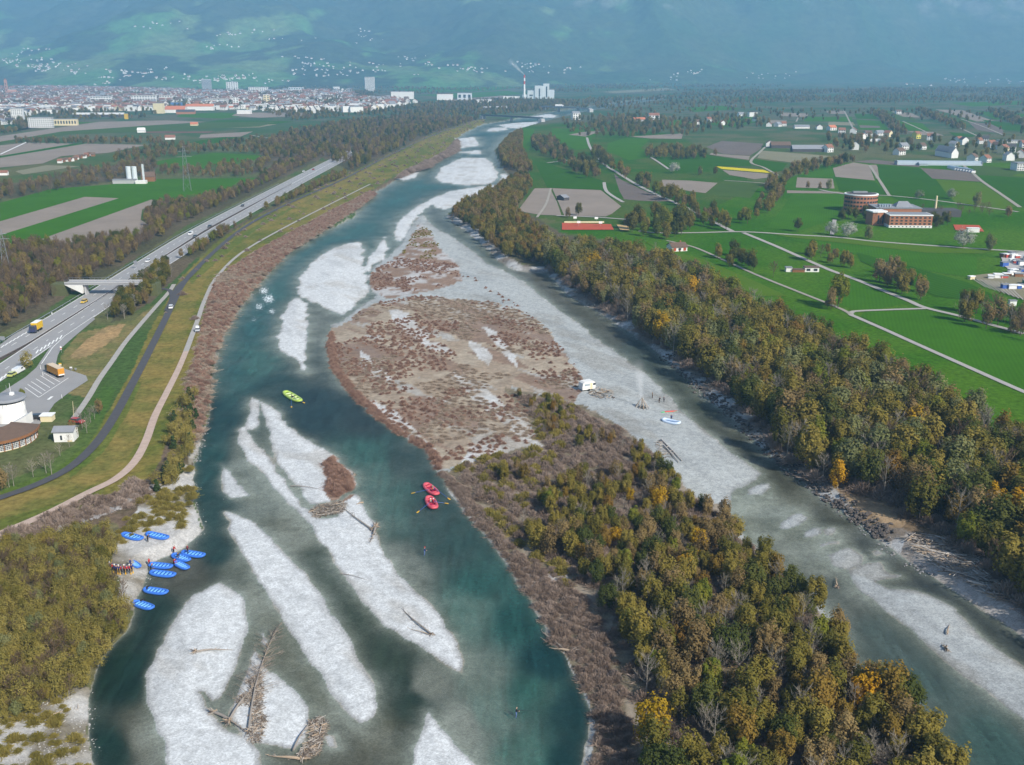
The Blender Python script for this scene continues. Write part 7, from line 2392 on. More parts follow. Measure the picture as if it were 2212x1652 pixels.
car('silver jeep with white roof box on the riverside track', 428, 716, heading(424, 728, 433, 704), 'silver', jeep=True, dz=.36)
car('black car beside the beige store', 84, 905, heading(70, 905, 98, 903), 'black')
car('red car parked behind the white hut', 167, 914, heading(160, 912, 174, 914), 'red')
car('lime yellow car at the slip road edge', 28, 812, heading(20, 816, 36, 807), 'lime')
car('white van parked behind the lime car', 41, 805, heading(34, 809, 50, 800), 'white', van=True)
lorry('white lorry crossing the road bridge upstream', 1208, 238, 0, 14, PAINT['white'], R_WHT, R_WHT, dz=8.1, sc=1.3)

# ================================================================== PEOPLE
SKIN = mat('skin', (.50, .29, .20), .6, .08, 8)
CLOTH = {k: mat('cloth_'+k, c, .9, .12, 6) for k, c in (('navy', (.025, .035, .14)), ('red', (.42, .03, .03)), ('black', (.02, .02, .024)), ('blue', (.06, .11, .42)), ('jeans', (.10, .15, .34)), ('white', (.75, .75, .75)), ('green', (.03, .40, .22)), ('grey', (.20, .19, .20)), ('orange', (.60, .22, .05)), ('tan', (.42, .33, .24)), ('maroon', (.20, .03, .04)), ('brown', (.10, .06, .04)))}


def skeleton(pose):
    V, E, Rr, Lb = [], [], [], []

    def v(p, r):
        V.append(Vector(p))
        Rr.append(r)
        return len(V)-1

    def e(a, b, l):
        E.append((a, b))
        Lb.append(l)
    pz = pose.get('pz', .95)
    lean = Vector(pose.get('lean', (0, 0, 0)))
    up = lambda h, x=0, y=0: Vector((x, y, pz+h))+lean*(h/.55)
    pel = v(up(0), .125)
    spi = v(up(.2), .12)
    che = v(up(.38), .14)
    nk = v(up(.55), .052)
    h1 = v(up(.65, 0, -.012), .082)
    h2 = v(up(.75, 0, -.015), .078)
    e(pel, spi, 'top'); e(spi, che, 'top'); e(che, nk, 'skin'); e(nk, h1, 'skin'); e(h1, h2, 'hair')
    ns = v(up(.655, 0, -.105), .014)
    e(h1, ns, 'skin')
    for s, k in ((1, 'L'), (-1, 'R')):
        sh = v(up(.46, .175*s), .062)
        el = v(Vector(pose['el'+k])+Vector((0, 0, pz-.95)), .045)
        wr = v(Vector(pose['wr'+k])+Vector((0, 0, pz-.95)), .032)
        e(che, sh, 'top'); e(sh, el, 'top'); e(el, wr, pose.get('sleeve', 'top'))
        d = (V[wr]-V[el]).normalized()
        pa = v(V[wr]+d*.07, .036)
        e(wr, pa, 'skin')
        sd_ = d.cross(Vector((0, 0, 1)) if abs(d.z) < .8 else Vector((0, 1, 0))).normalized()
        for i, (o, ln) in enumerate(((-.03, .07), (-.01, .085), (.01, .08), (.03, .065))):
            f = v(V[pa]+d*ln+sd_*o+Vector((0, 0, -.012)), .009)
            e(pa, f, 'skin')
        th = v(V[wr]+d*.05+sd_*.06*s, .011)
        e(wr, th, 'skin')
        hp = v(Vector((.085*s, 0, pz-.05)), .092)
        kn = v(Vector(pose['kn'+k]), .062)
        an = v(Vector(pose['an'+k]), .042)
        to = v(V[an]+Vector((.02*s, -.17, -.035)), .036)
        e(pel, hp, 'leg'); e(hp, kn, 'leg'); e(kn, an, 'leg'); e(an, to, 'shoe')
    return V, E, Rr, Lb


ST_ = dict(elL=(.24, .02, 1.14), elR=(-.24, .02, 1.14), wrL=(.25, -.06, .90), wrR=(-.25, -.06, .90), knL=(.10, -.02, .50), knR=(-.10, -.02, .50), anL=(.11, .02, .075), anR=(-.11, .02, .075))
POSES = {
    'stand': dict(ST_),
    'hold': dict(ST_, elR=(-.25, -.05, 1.14), wrR=(-.22, -.28, 1.16)),
    'fish': dict(ST_, elR=(-.23, -.10, 1.14), wrR=(-.10, -.34, 1.14), elL=(.23, -.06, 1.12), wrL=(.06, -.30, 1.04), knL=(.15, -.05, .5), anL=(.19, .0, .075), anR=(-.15, .05, .075), lean=(0, -.05, 0)),
    'row': dict(pz=.30, elL=(.27, -.12, 1.16), elR=(-.27, -.12, 1.16), wrL=(.25, -.36, 1.18), wrR=(-.25, -.36, 1.18), knL=(.14, -.40, .46), knR=(-.14, -.40, .46), anL=(.14, -.66, .10), anR=(-.14, -.66, .10), lean=(0, .06, 0)),
    'bend': dict(ST_, lean=(0, -.26, -.10), elL=(.24, -.30, 1.0), elR=(-.24, -.30, 1.0), wrL=(.20, -.48, .80), wrR=(-.20, -.48, .80)),
}
tmp = []
for nm, ps in POSES.items():
    V, E, Rr, Lb = skeleton(ps)
    me = bpy.data.meshes.new('pose_'+nm)
    me.from_pydata(V, E, [])
    o = bpy.data.objects.new('pose_'+nm, me)
    C.objects.link(o)
    sm = o.modifiers.new('skin', 'SKIN')
    sk = me.skin_vertices[0].data
    for i, r_ in enumerate(Rr):
        sk[i].radius = (r_, r_)
    sk[0].use_root = True
    o.modifiers.new('sub', 'SUBSURF').levels = 1
    tmp.append((nm, o, V, E, Lb))
dg = bpy.context.evaluated_depsgraph_get()
BODY = {}
for nm, o, V, E, Lb in tmp:
    me = bpy.data.meshes.new_from_object(o.evaluated_get(dg), depsgraph=dg)
    me.name = 'body_'+nm
    co = np.array([f.center[:] for f in me.polygons])
    best = np.full(len(co), 9e9)
    lab = np.zeros(len(co), int)
    code = {'skin': 0, 'top': 1, 'leg': 2, 'hair': 3, 'shoe': 4}
    for (a, b), l in zip(E, Lb):
        A_, B_ = np.array(V[a]), np.array(V[b])
        d = B_-A_
        t = np.clip(((co-A_)@d)/(d@d+1e-9), 0, 1)
        q = np.linalg.norm(co-A_-t[:, None]*d, axis=1)
        k = q < best
        best[k] = q[k]
        lab[k] = code[l]
    me.polygons.foreach_set('material_index', lab.astype(np.int32))
    me.polygons.foreach_set('use_smooth', np.ones(len(co), bool))
    BODY[nm] = (me, Vector(V[5]), lab.astype(np.int32))
    me.materials.clear()
for nm, o, *_ in tmp:
    bpy.data.objects.remove(o)
BCACHE = {}


def person(label, p, rz, pose, top, legs, hair='brown', helmet=None, vest=None, sc=1.2, group=None):
    key = (pose, top, legs, hair)
    if key not in BCACHE:
        me = BODY[pose][0].copy()
        for m in (SKIN, CLOTH[top], CLOTH[legs], CLOTH[hair], CLOTH['black']):
            me.materials.append(m)
        me.polygons.foreach_set('material_index', BODY[pose][2])
        BCACHE[key] = me
    r = empty('person', p, rz, sc)
    obj('body', BCACHE[key], r)
    hd = BODY[pose][1]
    if helmet:
        MB().lathe([(.118, -.03), (.122, .02), (.105, .075), (.06, .115), (.012, .125)], 12).build('helmet', CLOTH[helmet], r, True, loc=(hd.x, hd.y, hd.z-.02))
    if vest:
        b = hd.z-.75
        ly = hd.y+.015
        MB().lathe([(.165, .10), (.185, .2), (.19, .38), (.13, .50)], 12).build('vest', CLOTH[vest], r, True, loc=(hd.x*.5, ly*.45, b), sc=(1.0, .86, 1.0))
    tag(r, label, 'person', group)
    return r


# ================================================================== RAFTS AND BOATS
def raft_mesh(ln, wd, tr, hull, seat, nth=5, seat_m=None, stripe=None):
    a, b = ln/2-tr, wd/2-tr
    pts = []
    N = 40
    for k in range(N):
        t = 2*math.pi*k/N
        c, s = math.cos(t), math.sin(t)
        x = a*math.copysign(abs(c)**.72, c)
        y = b*math.copysign(abs(s)**.62, s)*(1-.10*(abs(x)/a)**3)
        pts.append((x, y, tr+.30*(abs(x)/a)**4*tr*2.2))
    hull_me = MB().tube(pts, tr, 10, closed=True).mesh('hull_tube', hull, True)
    fl = [(x*.96, y*.96) for x, y, z in pts]
    floor_me = MB().prism(fl, tr*.55, tr*.75).mesh('floor', seat)
    th = []
    for k in range(nth):
        x = -a*.62+1.24*a*k/max(nth-1, 1)
        th.append(MB().tube([(x, -b*.86, tr*1.25), (x, 0, tr*1.3), (x, b*.86, tr*1.25)], tr*.62, 8).mesh('thwart', seat_m or hull, True))
    line = MB().tube([(x*1.05, y*1.11, z+tr*.15) for x, y, z in pts], .035, 4, closed=True).mesh('grab_line', stripe or TYRE)
    return hull_me, floor_me, th, line


RB_H = mat('rubber_blue', (.045, .17, .62), .45, .06, 2, spec=.4)
RB_L = mat('rubber_light_blue', (.16, .42, .80), .45, .06, 2, spec=.4)
RB_F = mat('raft_floor_blue', (.035, .12, .40), .6, .1, 2)
RB_G = mat('rubber_lime', (.38, .52, .09), .45, .08, 2, spec=.4)
RB_GL = mat('rubber_pale_lime', (.58, .68, .34), .45, .06, 2, spec=.4)
RB_GF = mat('raft_floor_lime', (.22, .34, .03), .6, .1, 2)
RB_R = mat('rubber_red', (.58, .085, .11), .45, .08, 2, spec=.4)
RB_RF = mat('raft_floor_red', (.36, .015, .07), .6, .1, 2)
ROPE = mat('rope_tan', (.50, .42, .24), .8, .1)
OARY = mat('oar_yellow', (.66, .38, .03), .5, .06)
OARB = mat('oar_blue', (.04, .10, .32), .5, .06)
RAFT = {k: raft_mesh(*a) for k, a in (('blue', (5.2, 2.15, .27, RB_H, RB_F, 5, RB_L, ROPE)), ('lime', (6.3, 3.0, .36, RB_G, RB_GF, 4, RB_GL, RB_GL)), ('red', (5.2, 2.5, .34, RB_R, RB_RF, 3, RB_R, CLOTH['white'])), ('small', (4.9, 2.6, .36, mat('rubber_white_blue', (.55, .66, .80), .45, .08, 2), mat('boat_floor_blue', (.05, .14, .30), .6, .1), 0, None, mat('rim_lime', (.62, .80, .12), .5, .05))))}


def raft(label, kind, bow, stern, z=.35, group=None, ground=True, fit=True):
    a, b = G(*bow, z), G(*stern, z)
    mid_ = (a+b)/2
    hull, fl, th, line = RAFT[kind]
    r = empty('raft', (mid_.x, mid_.y, (max(Zat(mid_.x, mid_.y), 0)-.06) if ground else -.12), math.atan2(a.y-b.y, a.x-b.x))
    L0 = {'blue': 5.2, 'lime': 6.3, 'red': 5.2, 'small': 4.9}[kind]
    k = (a-b).length/L0 if fit else 1
    r.scale = (k, min(max(k, .8), 1.1), min(max(k, .8), 1.1))
    obj('hull_tube', hull, r)
    obj('floor', fl, r)
    for t in th:
        obj('thwart', t, r)
    obj('grab_line', line, r)
    tag(r, label, 'raft', group)
    return r


zr = lambda x, y: (199+x*.12906, 1133.3+y*.12906)
RAFTS = [((515, 250), (860, 340), 'blue raft lying empty on the gravel nearest the thicket'), ((920, 240), (1290, 325), 'blue raft at the upper end of the landing with one dark figure'), ((1500, 450), (1890, 515), 'blue raft farthest out at the water side of the landing'),
         ((1345, 490), (1635, 595), 'wide blue raft behind the broad oval one'), ((1390, 610), (1610, 730), 'broad oval blue raft turned towards the river'), ((945, 655), (1350, 700), 'blue raft with a red vested person at its bow'),
         ((965, 785), (1400, 840), 'blue raft just below the one with the red vested person'), ((665, 660), (800, 765), 'blue raft beside the row of people'), ((860, 1070), (1270, 1130), 'blue raft afloat below the landing'), ((690, 1280), (1025, 1395), 'lowest blue raft afloat beside the thicket')]
for a, b, lab in RAFTS:
    raft(lab, 'blue', zr(*a), zr(*b), group='blue rafts of the landing')


def at_z(x, y):
    p = on(*zr(x, y))
    p.z = max(p.z, -.1)
    return p


rP = random.Random(3)
row_ = [(305, 775), (352, 795), (388, 815), (420, 820), (456, 826), (497, 826), (548, 820), (592, 830), (637, 820), (672, 803)]
for k, (x, y) in enumerate(row_):
    red = k in (1, 5, 6, 7, 8)
    person(('rafter in red vest and helmet in the row beside the blue raft' if red else 'rafter in navy clothes and helmet in the row beside the blue raft'), at_z(x, y), math.pi+rP.uniform(-.6, .6), 'hold' if k % 3 == 0 else 'stand', 'navy', 'black', helmet='white' if k % 2 == 0 else 'navy', vest='red' if red else None,
           group='rafters in red vests' if red else 'rafters in navy')


def paddle(label, a, b, blade=.55, rad=.035, group=None, bm=OARY, sm=OARB, bw=.13, name='paddle', cat='paddle'):
    a, b = Vector(a), Vector(b)
    d = (b-a)
    ln = d.length
    r = empty(name, a)
    r.rotation_euler = d.to_track_quat('X', 'Z').to_euler()
    MB().tube([(0, 0, 0), (ln-blade*.8, 0, 0)], rad, 6).build('shaft', sm, r)
    x0 = ln-blade
    pr = [(x0, rad), (x0+blade*.35, bw*.8), (x0+blade*.7, bw), (ln, bw*.75), (ln, -bw*.75), (x0+blade*.7, -bw), (x0+blade*.35, -bw*.8), (x0, -rad)]
    MB().prism(pr, -.02, .02).build('blade', bm, r)
    tag(r, label, cat, group)


for k in (1, 3, 4, 6, 8, 9):
    p = at_z(*row_[k])
    paddle('yellow paddle held upright by a person in the row', p+Vector((.32, -.3, 1.5)), p+Vector((.36, -.42, .05)), .5, .03, 'paddles of the row', sm=OARY)
p = at_z(*row_[0])
paddle('yellow paddle raised at the left end of the row', p+Vector((.2, -.1, 1.3)), p+Vector((.6, .1, 2.6)), .5, .03, sm=OARY)
person('dark clothed person at the bow of the upper blue raft', at_z(932, 285), 1.2, 'bend', 'black', 'black')
person('person in maroon vest aboard the farthest blue raft', at_z(1605, 500)+Vector((0, 0, .3)), 1.0, 'stand', 'black', 'black', vest='maroon')
person('person in black leaning over the wide blue raft', at_z(1445, 585), 0.4, 'bend', 'black', 'navy')
person('person in pink red top behind the wide blue raft', at_z(1368, 490), 2.6, 'bend', 'red', 'black')
person('person in red bending at the broad oval raft', at_z(1372, 690), 1.2, 'bend', 'red', 'black')
person('person in red vest at the bow of a blue raft', at_z(962, 700), 1.4, 'stand', 'red', 'black', vest='red')
person('person in dark wetsuit at the bow of the raft below', at_z(985, 790), 1.4, 'bend', 'black', 'black', helmet='orange')
person('person in navy at the upper end of the short raft', at_z(648, 715), 1.4, 'stand', 'navy', 'black')
for k, (x, y, lab) in enumerate(((935, 1085, 'black kit bag in the bow of the floating blue raft'), (850, 1300, 'black kit bag in the lowest blue raft'))):
    p = at_z(x, y)
    p.z = .22
    tag(MB().tube([(-.5, 0, .2), (-.42, 0, .22), (.42, 0, .22), (.5, 0, .2)], [.1, .24, .24, .1], 10).build('kit_bag', CLOTH['black'], None, True, loc=p, rz=.8), lab, 'bag')

# lime raft with rower
zl = lambda x, y: (588.3+x*.04694, 821.8+y*.04694)
rl = raft('lime green raft rowed down the main channel', 'lime', zl(560, 500), zl(1300, 960), .4, ground=False)
p = G(*zl(905, 800), .5)
person('rower in black in the lime green raft', (p.x, p.y, .42), 2.2, 'row', 'black', 'black', sc=1.25)
paddle('yellow bladed oar on the near side of the lime raft', G(*zl(868, 790), .95), G(*zl(882, 1240), .10), 1.1, .05, bw=.22, name='oar', cat='oar')
paddle('yellow bladed oar over the stern of the lime raft', G(*zl(970, 800), .95), G(*zl(1500, 1035), .10), 1.1, .05, bw=.22, name='oar', cat='oar')
# two red rafts
zq = lambda x, y: (873.7+x*.06808, 1012+y*.06808)
raft('red raft with one rower in green helmet', 'red', zq(660, 470), zq(1040, 830), .4, ground=False)
raft('red raft with two rowers in white helmets', 'red', zq(760, 880), zq(960, 1270), .4, ground=False)
p = G(*zq(905, 690), .5)
person('rower with green helmet in the upper red raft', (p.x, p.y, .42), 2.5, 'row', 'blue', 'navy', helmet='green', vest='orange')
for x, lab, vc in ((835, 'rower with white helmet on the left in the lower red raft', 'tan'), (925, 'rower with white helmet on the right in the lower red raft', 'red')):
    p = G(*zq(x, 1090), .5)
    person(lab, (p.x, p.y, .42), 2.8, 'row', 'navy', 'navy', helmet='white', vest=vc)
for a, b, lab in (((770, 660), (215, 785), 'yellow oar reaching left from the upper red raft'), ((1000, 650), (1450, 985), 'yellow oar reaching right from the upper red raft'), ((800, 1080), (390, 1405), 'yellow oar reaching left from the lower red raft'), ((960, 1050), (1400, 1110), 'yellow oar reaching right from the lower red raft')):
    paddle(lab, G(*zq(*a), .9), G(*zq(*b), .06), 1.15, .05, bw=.2, name='oar', cat='oar')
# fishermen
for (px, py, top, legs, hair, hel, lab, rl_, tip, bow_) in ((917, 1199, 'navy', 'jeans', 'red', 'red', 'angler with red cap wading below the red rafts', 'thin dark rod of the angler with red cap', (1.0, .42), 0), (1115, 1549, 'black', 'jeans', 'tan', None, 'bald angler in black shirt wading in the lower channel', 'thin dark rod of the angler in black shirt', (1.0, .02), .25)):
    p = G(px, py, 0)
    p.z = max(Zat(p.x, p.y), -.16)
    person(lab, p, math.pi/2, 'fish', top, legs, hair, helmet=hel, sc=1.22, )
    h = p+Vector((.42, .1, 1.36))
    pts = [h+Vector((-.5, 0, -.12))]+[h+Vector((3.4*t, .1*t, tip[1]*3.0*t-bow_*2*t*t)) for t in (0, .25, .5, .75, 1)]
    mb = MB()
    mb.M = Matrix.Translation(-h)
    mb.tube(pts, [.035, .035, .03, .024, .018, .012], 5)
    r = empty('fishing_rod', h)
    mb.build('rod', CLOTH['black'], r)
    MB().tube([(.05, -.06, -.12), (.05, .06, -.12)], .07, 8).build('reel', CLOTH['grey'], r)
    tag(r, rl_, 'fishing rod')

# ================================================================== CAMP ON THE GRAVEL STRIP
zc = lambda x, y: (1228.4+x*.12566, 795.9+y*.12566)
p = on(1268, 842)
r = empty('caravan', p, .45, 1.25)
prof = [(-1.9, .45), (-1.95, 1.2), (-1.75, 2.15), (-1.3, 2.5), (1.3, 2.5), (1.75, 2.2), (1.95, 1.3), (1.85, .45)]
n = len(prof)
mb = MB()
mb.add([(x, -1.05, z) for x, z in prof]+[(x, 1.05, z) for x, z in prof], [tuple(range(n))[::-1], tuple(range(n, 2*n))]+[(i, (i+1) % n, n+(i+1) % n, n+i) for i in range(n)])
mb.build('body', mat('caravan_white', (.74, .73, .69), .5, .06, 1.5), r)
MB().box(1.15, 1.87, -1.08, -1.05, 1.45, 1.95).build('window', GLASS, r)
MB().box(-1.3, .2, -1.08, -1.05, 1.45, 1.95).build('window', GLASSH, r)
MB().box(.35, .95, -1.075, -1.05, .5, 2.1).build('door', CREAM, r)
MB().box(-1.85, 1.85, -1.07, -1.05, .85, .95).build('trim', GREYW, r)
for s in (-1, 1):
    obj('wheel', WHEEL, r, (0, s*.95, .3))
MB().tube([(1.85, 0, .5), (2.9, 0, .42)], .06, 6).build('drawbar', M_STEEL, r)
MB().box(-1.5, -1.4, -.05, .05, 0, .45).box(1.3, 1.4, -.05, .05, 0, .45).build('support_leg', M_STEEL, r)
tag(r, 'small white caravan standing on the pale gravel', 'caravan')

LOGM = [mat('driftwood_pale', (.44, .40, .355), .9, .2, 2), mat('driftwood_grey', (.29, .255, .22), .9, .25, 2), mat('driftwood_tan', (.38, .29, .205), .9, .25, 2), mat('driftwood_dark', (.135, .105, .082), .9, .3, 2)]
rL = random.Random(17)
LOGS = []
for i in range(8):
    k = rL.uniform(-.06, .06)
    LOGS.append(MB().tube([(-.5, 0, 0), (-.15, k, rL.uniform(-.02, .02)), (.2, k*.6, rL.uniform(-.02, .02)), (.5, -k*.3, 0)], [.042, .04, .034, .024], 6).mesh('log', LOGM[(0, 1, 2, 1, 3, 0, 1, 2)[i]]))


def log(parent, a, b, k=None, thick=1.0, name='log'):
    a, b = Vector(a), Vector(b)
    d = b-a
    o = obj(name, LOGS[rL.randrange(8) if k is None else k % 8], parent, (a+b)/2)
    o.rotation_euler = d.to_track_quat('X', 'Z').to_euler()
    t = thick/.042/2
    o.scale = (d.length, t*2, t*2)
    return o


def pile(name, label, poly, nlog, lr, tr, seed, cat='log pile', hz=.35, stuffn=0, ang=None, spread=.6):
    """logs thrown together inside a surveyed outline; extra splinters joined"""
    global rL
    rL = random.Random(seed)
    w = Gn(poly, .6)
    cx, cyy = w[:, 0].mean(), w[:, 1].mean()
    z0 = max(Zat(cx, cyy), .05)
    r = empty(name, (cx, cyy, z0))
    x0, x1, y0, y1 = w[:, 0].min(), w[:, 0].max(), w[:, 1].min(), w[:, 1].max()

    def spot():
        while True:
            x, y = rL.uniform(x0, x1), rL.uniform(y0, y1)
            if inpoly(np.array([x]), np.array([y]), w)[0]:
                return x, y
    for k in range(nlog):
        x, y = spot()
        ln = rL.uniform(*lr)
        a = rL.uniform(0, math.pi) if ang is None else rL.gauss(ang, spread)
        z = max(Zat(x, y), .02)-z0+rL.uniform(.06, hz)
        d = Vector((math.cos(a), math.sin(a), rL.uniform(-.1, .1)))*ln/2
        c = Vector((x-cx, y-cyy, z))
        log(r, c-d, c+d, None, rL.uniform(*tr))
    if stuffn:
        mb = MB()
        for k in range(stuffn):
            x, y = spot()
            a = rL.uniform(0, math.pi) if ang is None else rL.gauss(ang, spread)
            ln = rL.uniform(.5, 2.2)
            d = Vector((math.cos(a), math.sin(a), rL.uniform(-.15, .15)))*ln/2
            c = Vector((x-cx, y-cyy, max(Zat(x, y), .02)-z0+rL.uniform(.02, hz*.8)))
            mb.tube([c-d, c+d], [rL.uniform(.03, .07), .02], 3, rL.choice((0, 1, 2, 3, 3)), caps=False)
        o = mb.build('splinters', LOGM, r)
        o['kind'] = 'stuff'
    tag(r, label, cat)
    return r


pile('log_pile', 'heap of pale cut logs beside the caravan', [(1274, 850), (1290, 842), (1322, 848), (1326, 864), (1300, 868), (1280, 862)], 60, (.9, 2.6), (.09, .16), 31, hz=.8)
pile('driftwood_heap', 'small driftwood heap with two long logs on the gravel strip', [(1415, 960), (1428, 955), (1450, 978), (1455, 992), (1430, 992), (1418, 978)], 30, (.5, 1.8), (.06, .13), 32, hz=.35, stuffn=60)
r = empty('driftwood_pair', on(1445, 972))
o_ = r.location
for a, b in (((1428, 951), (1473, 997)), ((1434, 964), (1466, 1000))):
    log(r, on(*a)+Vector((0, 0, .35))-o_, on(*b)+Vector((0, 0, .25))-o_, 0, .2, 'trunk')
tag(r, 'two long bleached trunks lying side by side on the gravel strip', 'driftwood')
pile('driftwood_field', 'wide field of bleached driftwood below the right bank forest', [(1962, 1162), (2030, 1168), (2085, 1200), (2125, 1222), (2165, 1268), (2190, 1300), (2150, 1305), (2085, 1268), (2010, 1222), (1965, 1192)], 260, (1.4, 4.6), (.07, .17), 33, 'driftwood', .55, 500, 2.6, .75)
# camp fire
p = on(1386, 880)
r = empty('camp_fire', p)
rL = random.Random(5)
for k in range(9):
    a = k*.7
    q = Vector((math.cos(a)*2.0, math.sin(a)*2.0, .05))
    log(r, q, Vector((math.cos(a+.4)*.15, math.sin(a+.4)*.15, 2.9+rL.uniform(-.3, .3))), k, .13, 'log')
MB().lathe([(1.5, .02), (1.2, .12), (.4, .3)], 14).build('embers', mat('ash_grey', (.09, .085, .08), .95, .4, 2), r)
for k in range(14):
    a = k*.45
    MB().tube([(0, 0, -.1), (.02, 0, .14), (0, 0, .26)], [.16, .24, .08], 6).build('stone', GREYW, r, loc=(2.4*math.cos(a), 2.4*math.sin(a), .05), rz=a)
tag(r, 'camp fire under a tepee of pale logs', 'camp fire')
smoke('smoke', 'white smoke rising from the camp fire', p+Vector((0, 0, 1.2)), (-.10, .12, 1), 14, .7, 2.8, .4)
person('person in pale shirt beyond the camp fire', on(1409, 860), 2.0, 'stand', 'tan', 'brown')
person('person in black at the gravel edge right of the fire', on(1424, 870), 2.4, 'bend', 'black', 'brown')
person('rightmost person in grey near the water by the fire', on(1434, 869), 2.6, 'stand', 'grey', 'black')
# kayak
a, b = on(1427, 891), on(1463, 890)
p = (a+b)/2
r = empty('kayak', p, math.atan2(b.y-a.y, b.x-a.x))
ln = (b-a).length


def kayak_part(x0, x1, m, nm):
    n = 12
    pts, rad = [], []
    for k in range(n+1):
        x = x0+(x1-x0)*k/n
        t = x/(ln/2)
        pts.append((x, 0, .28+.16*t**4))
        rad.append(max(.03, .42*(1-abs(t)**2.6)))
    MB().tube(pts, rad, 10).build(nm, m, r, True, sc=(1, 1, .72))


kayak_part(-ln/2, -ln/2*.55, mat('kayak_green', (.08, .45, .16), .4, .05), 'bow')
kayak_part(-ln/2*.55, ln/2, mat('kayak_red', (.52, .07, .05), .4, .05), 'deck')
MB().tube([(-ln/2*.98, -.3, .16), (0, -.40, .16), (ln/2*.98, -.2, .18)], .08, 6).build('rim', mat('kayak_rim', (.16, .38, .24), .5, .1), r)
tag(r, 'red and green kayak lying on the gravel', 'kayak')
raft('white and blue dinghy with lime rim on the gravel', 'small', (1430, 909), (1470, 918), .35)
person('person in navy behind the white and blue dinghy', on(1450, 909), 2.8, 'stand', 'navy', 'black')


# ================================================================== DRIFTWOOD ON THE BARS
def fallen_tree(label, a, b, r0, nbr, seed, roots=True, z=.35, feather=True, name='fallen_tree', extra=0):
    A_, B_ = on(*a), on(*b)
    rr = random.Random(seed)
    o = empty(name, A_)
    d = B_-A_
    ln = d.length
    d.normalize()
    sd_ = Vector((-d.y, d.x, 0))
    pts = [Vector((0, 0, z))+d*ln*t+sd_*math.sin(t*3)*ln*.03+Vector((0, 0, .15*math.sin(t*5))) for t in (0, .2, .4, .6, .8, 1)]
    MB().tube(pts, [r0, r0*.9, r0*.75, r0*.55, r0*.35, r0*.12], 7).build('trunk', LOGM[1 if ln > 6 else 2], o)
    if nbr:
        mb = MB()
        for k in range(nbr):
            t = rr.uniform(.25 if feather else .05, 1)
            p_ = Vector((0, 0, z))+d*ln*t+sd_*math.sin(t*3)*ln*.03
            s = rr.choice((-1, 1))
            bl = ln*rr.uniform(.04, .20)*(1.2-t*.6)
            e_ = p_+d*bl*rr.uniform(.2, 1.0)+sd_*s*bl*rr.uniform(.15, .9)+Vector((0, 0, rr.uniform(-.2, .5)))
            e_.z = max(e_.z, .08)
            m_ = p_.lerp(e_, .5)+Vector((0, 0, .12))
            mb.tube([p_, m_, e_], [r0*.24, r0*.15, r0*.05], 4, rr.choice((1, 1, 3, 2)), caps=False)
            for q in range(3+extra):
                f_ = m_.lerp(e_, rr.random())
                g_ = f_+d*bl*.3*rr.uniform(.4, 1)+sd_*rr.uniform(-.4, .4)*bl+Vector((0, 0, rr.uniform(-.1, .25)))
                mb.tube([f_, g_], [r0*.08, r0*.03], 3, rr.choice((1, 2, 3, 3)), caps=False)
        mb.build('branch', LOGM, o)
    if roots:
        mb = MB()
        for k in range(16):
            v_ = Vector((rr.gauss(0, 1), rr.gauss(0, 1), rr.gauss(0, 1))).normalized()-d*.6
            q = Vector((0, 0, z))
            e_ = q+v_*r0*rr.uniform(2.5, 5)
            e_.z = max(e_.z, .03)
            mb.tube([q, q.lerp(e_, .6)+Vector((0, 0, .05)), e_], [r0*.7, r0*.35, r0*.08], 5, rr.choice((1, 2, 3)), caps=False)
        mb.build('root_ball', LOGM, o)
    tag(o, label, 'driftwood')
    return o


D7 = lambda x, y: (605.6+x*.1466, 969+y*.1466)
D8 = lambda x, y: (432.6+x*.18328, 1349.5+y*.18328)
fallen_tree('long fallen tree with feathery crown on the lower gravel bar', D8(570, 1270), D8(890, 90), .2, 90, 1, True, .4, extra=5)
fallen_tree('bleached trunk leaning across the long fallen tree', D8(340, 1160), D8(650, 720), .24, 12, 2, True, .4)
fallen_tree('grey trunk lying in the gap between the lower bars', D8(170, 1050), D8(560, 1290), .26, 14, 3, True, .35)
fallen_tree('pale straight log with few stubs on the lower bar edge', D8(1100, 1510), D8(1310, 1150), .18, 4, 4, False, .5)
fallen_tree('long bleached trunk at the bottom of the driftwood bar', D8(1200, 1600), D8(800, 1550), .26, 8, 5, True, .35)
pile('driftwood_tangle', 'dense brown driftwood tangle at the tip of the lower bar', [D8(*q) for q in ((1290, 1110), (1400, 1060), (1500, 1120), (1480, 1220), (1420, 1330), (1400, 1480), (1230, 1560), (1160, 1500), (1290, 1320))], 26, (1.0, 2.8), (.05, .12), 41, 'driftwood', .6, 620)
pile('driftwood_tangle', 'brown twig litter along the long fallen tree', [D8(*q) for q in ((560, 620), (720, 540), (740, 800), (720, 1000), (790, 1120), (700, 1340), (560, 1330), (590, 1150), (640, 950), (420, 880), (450, 800), (600, 760))], 12, (.8, 2.0), (.04, .08), 42, 'driftwood', .3, 700)
pile('driftwood_tangle', 'grey driftwood mat in the middle of the braided bars', [D7(*q) for q in ((440, 860), (560, 800), (760, 760), (900, 740), (980, 780), (900, 920), (780, 930), (620, 960), (480, 1000))], 28, (1.0, 3.0), (.04, .1), 43, 'driftwood', .4, 620)
fallen_tree('thin bleached trunk reaching from the grey driftwood mat', D7(1340, 1200), D7(910, 850), .2, 12, 6, True, .35)
fallen_tree('root wad with upturned stump at the bar edge', D7(1400, 1180), D7(1320, 1400), .3, 16, 7, True, .45)
fallen_tree('long pale pole lying across the small inlet', D7(150, 560), D7(610, 600), .12, 3, 8, False, .2, False)
fallen_tree('brown trunk slanting at the shrubby bar edge', D7(1080, 400), D7(870, 610), .18, 12, 9, True, .3)
fallen_tree('short dark trunk in the water beside the bar', D7(1220, 800), D7(1110, 820), .2, 3, 10, False, .15, False)
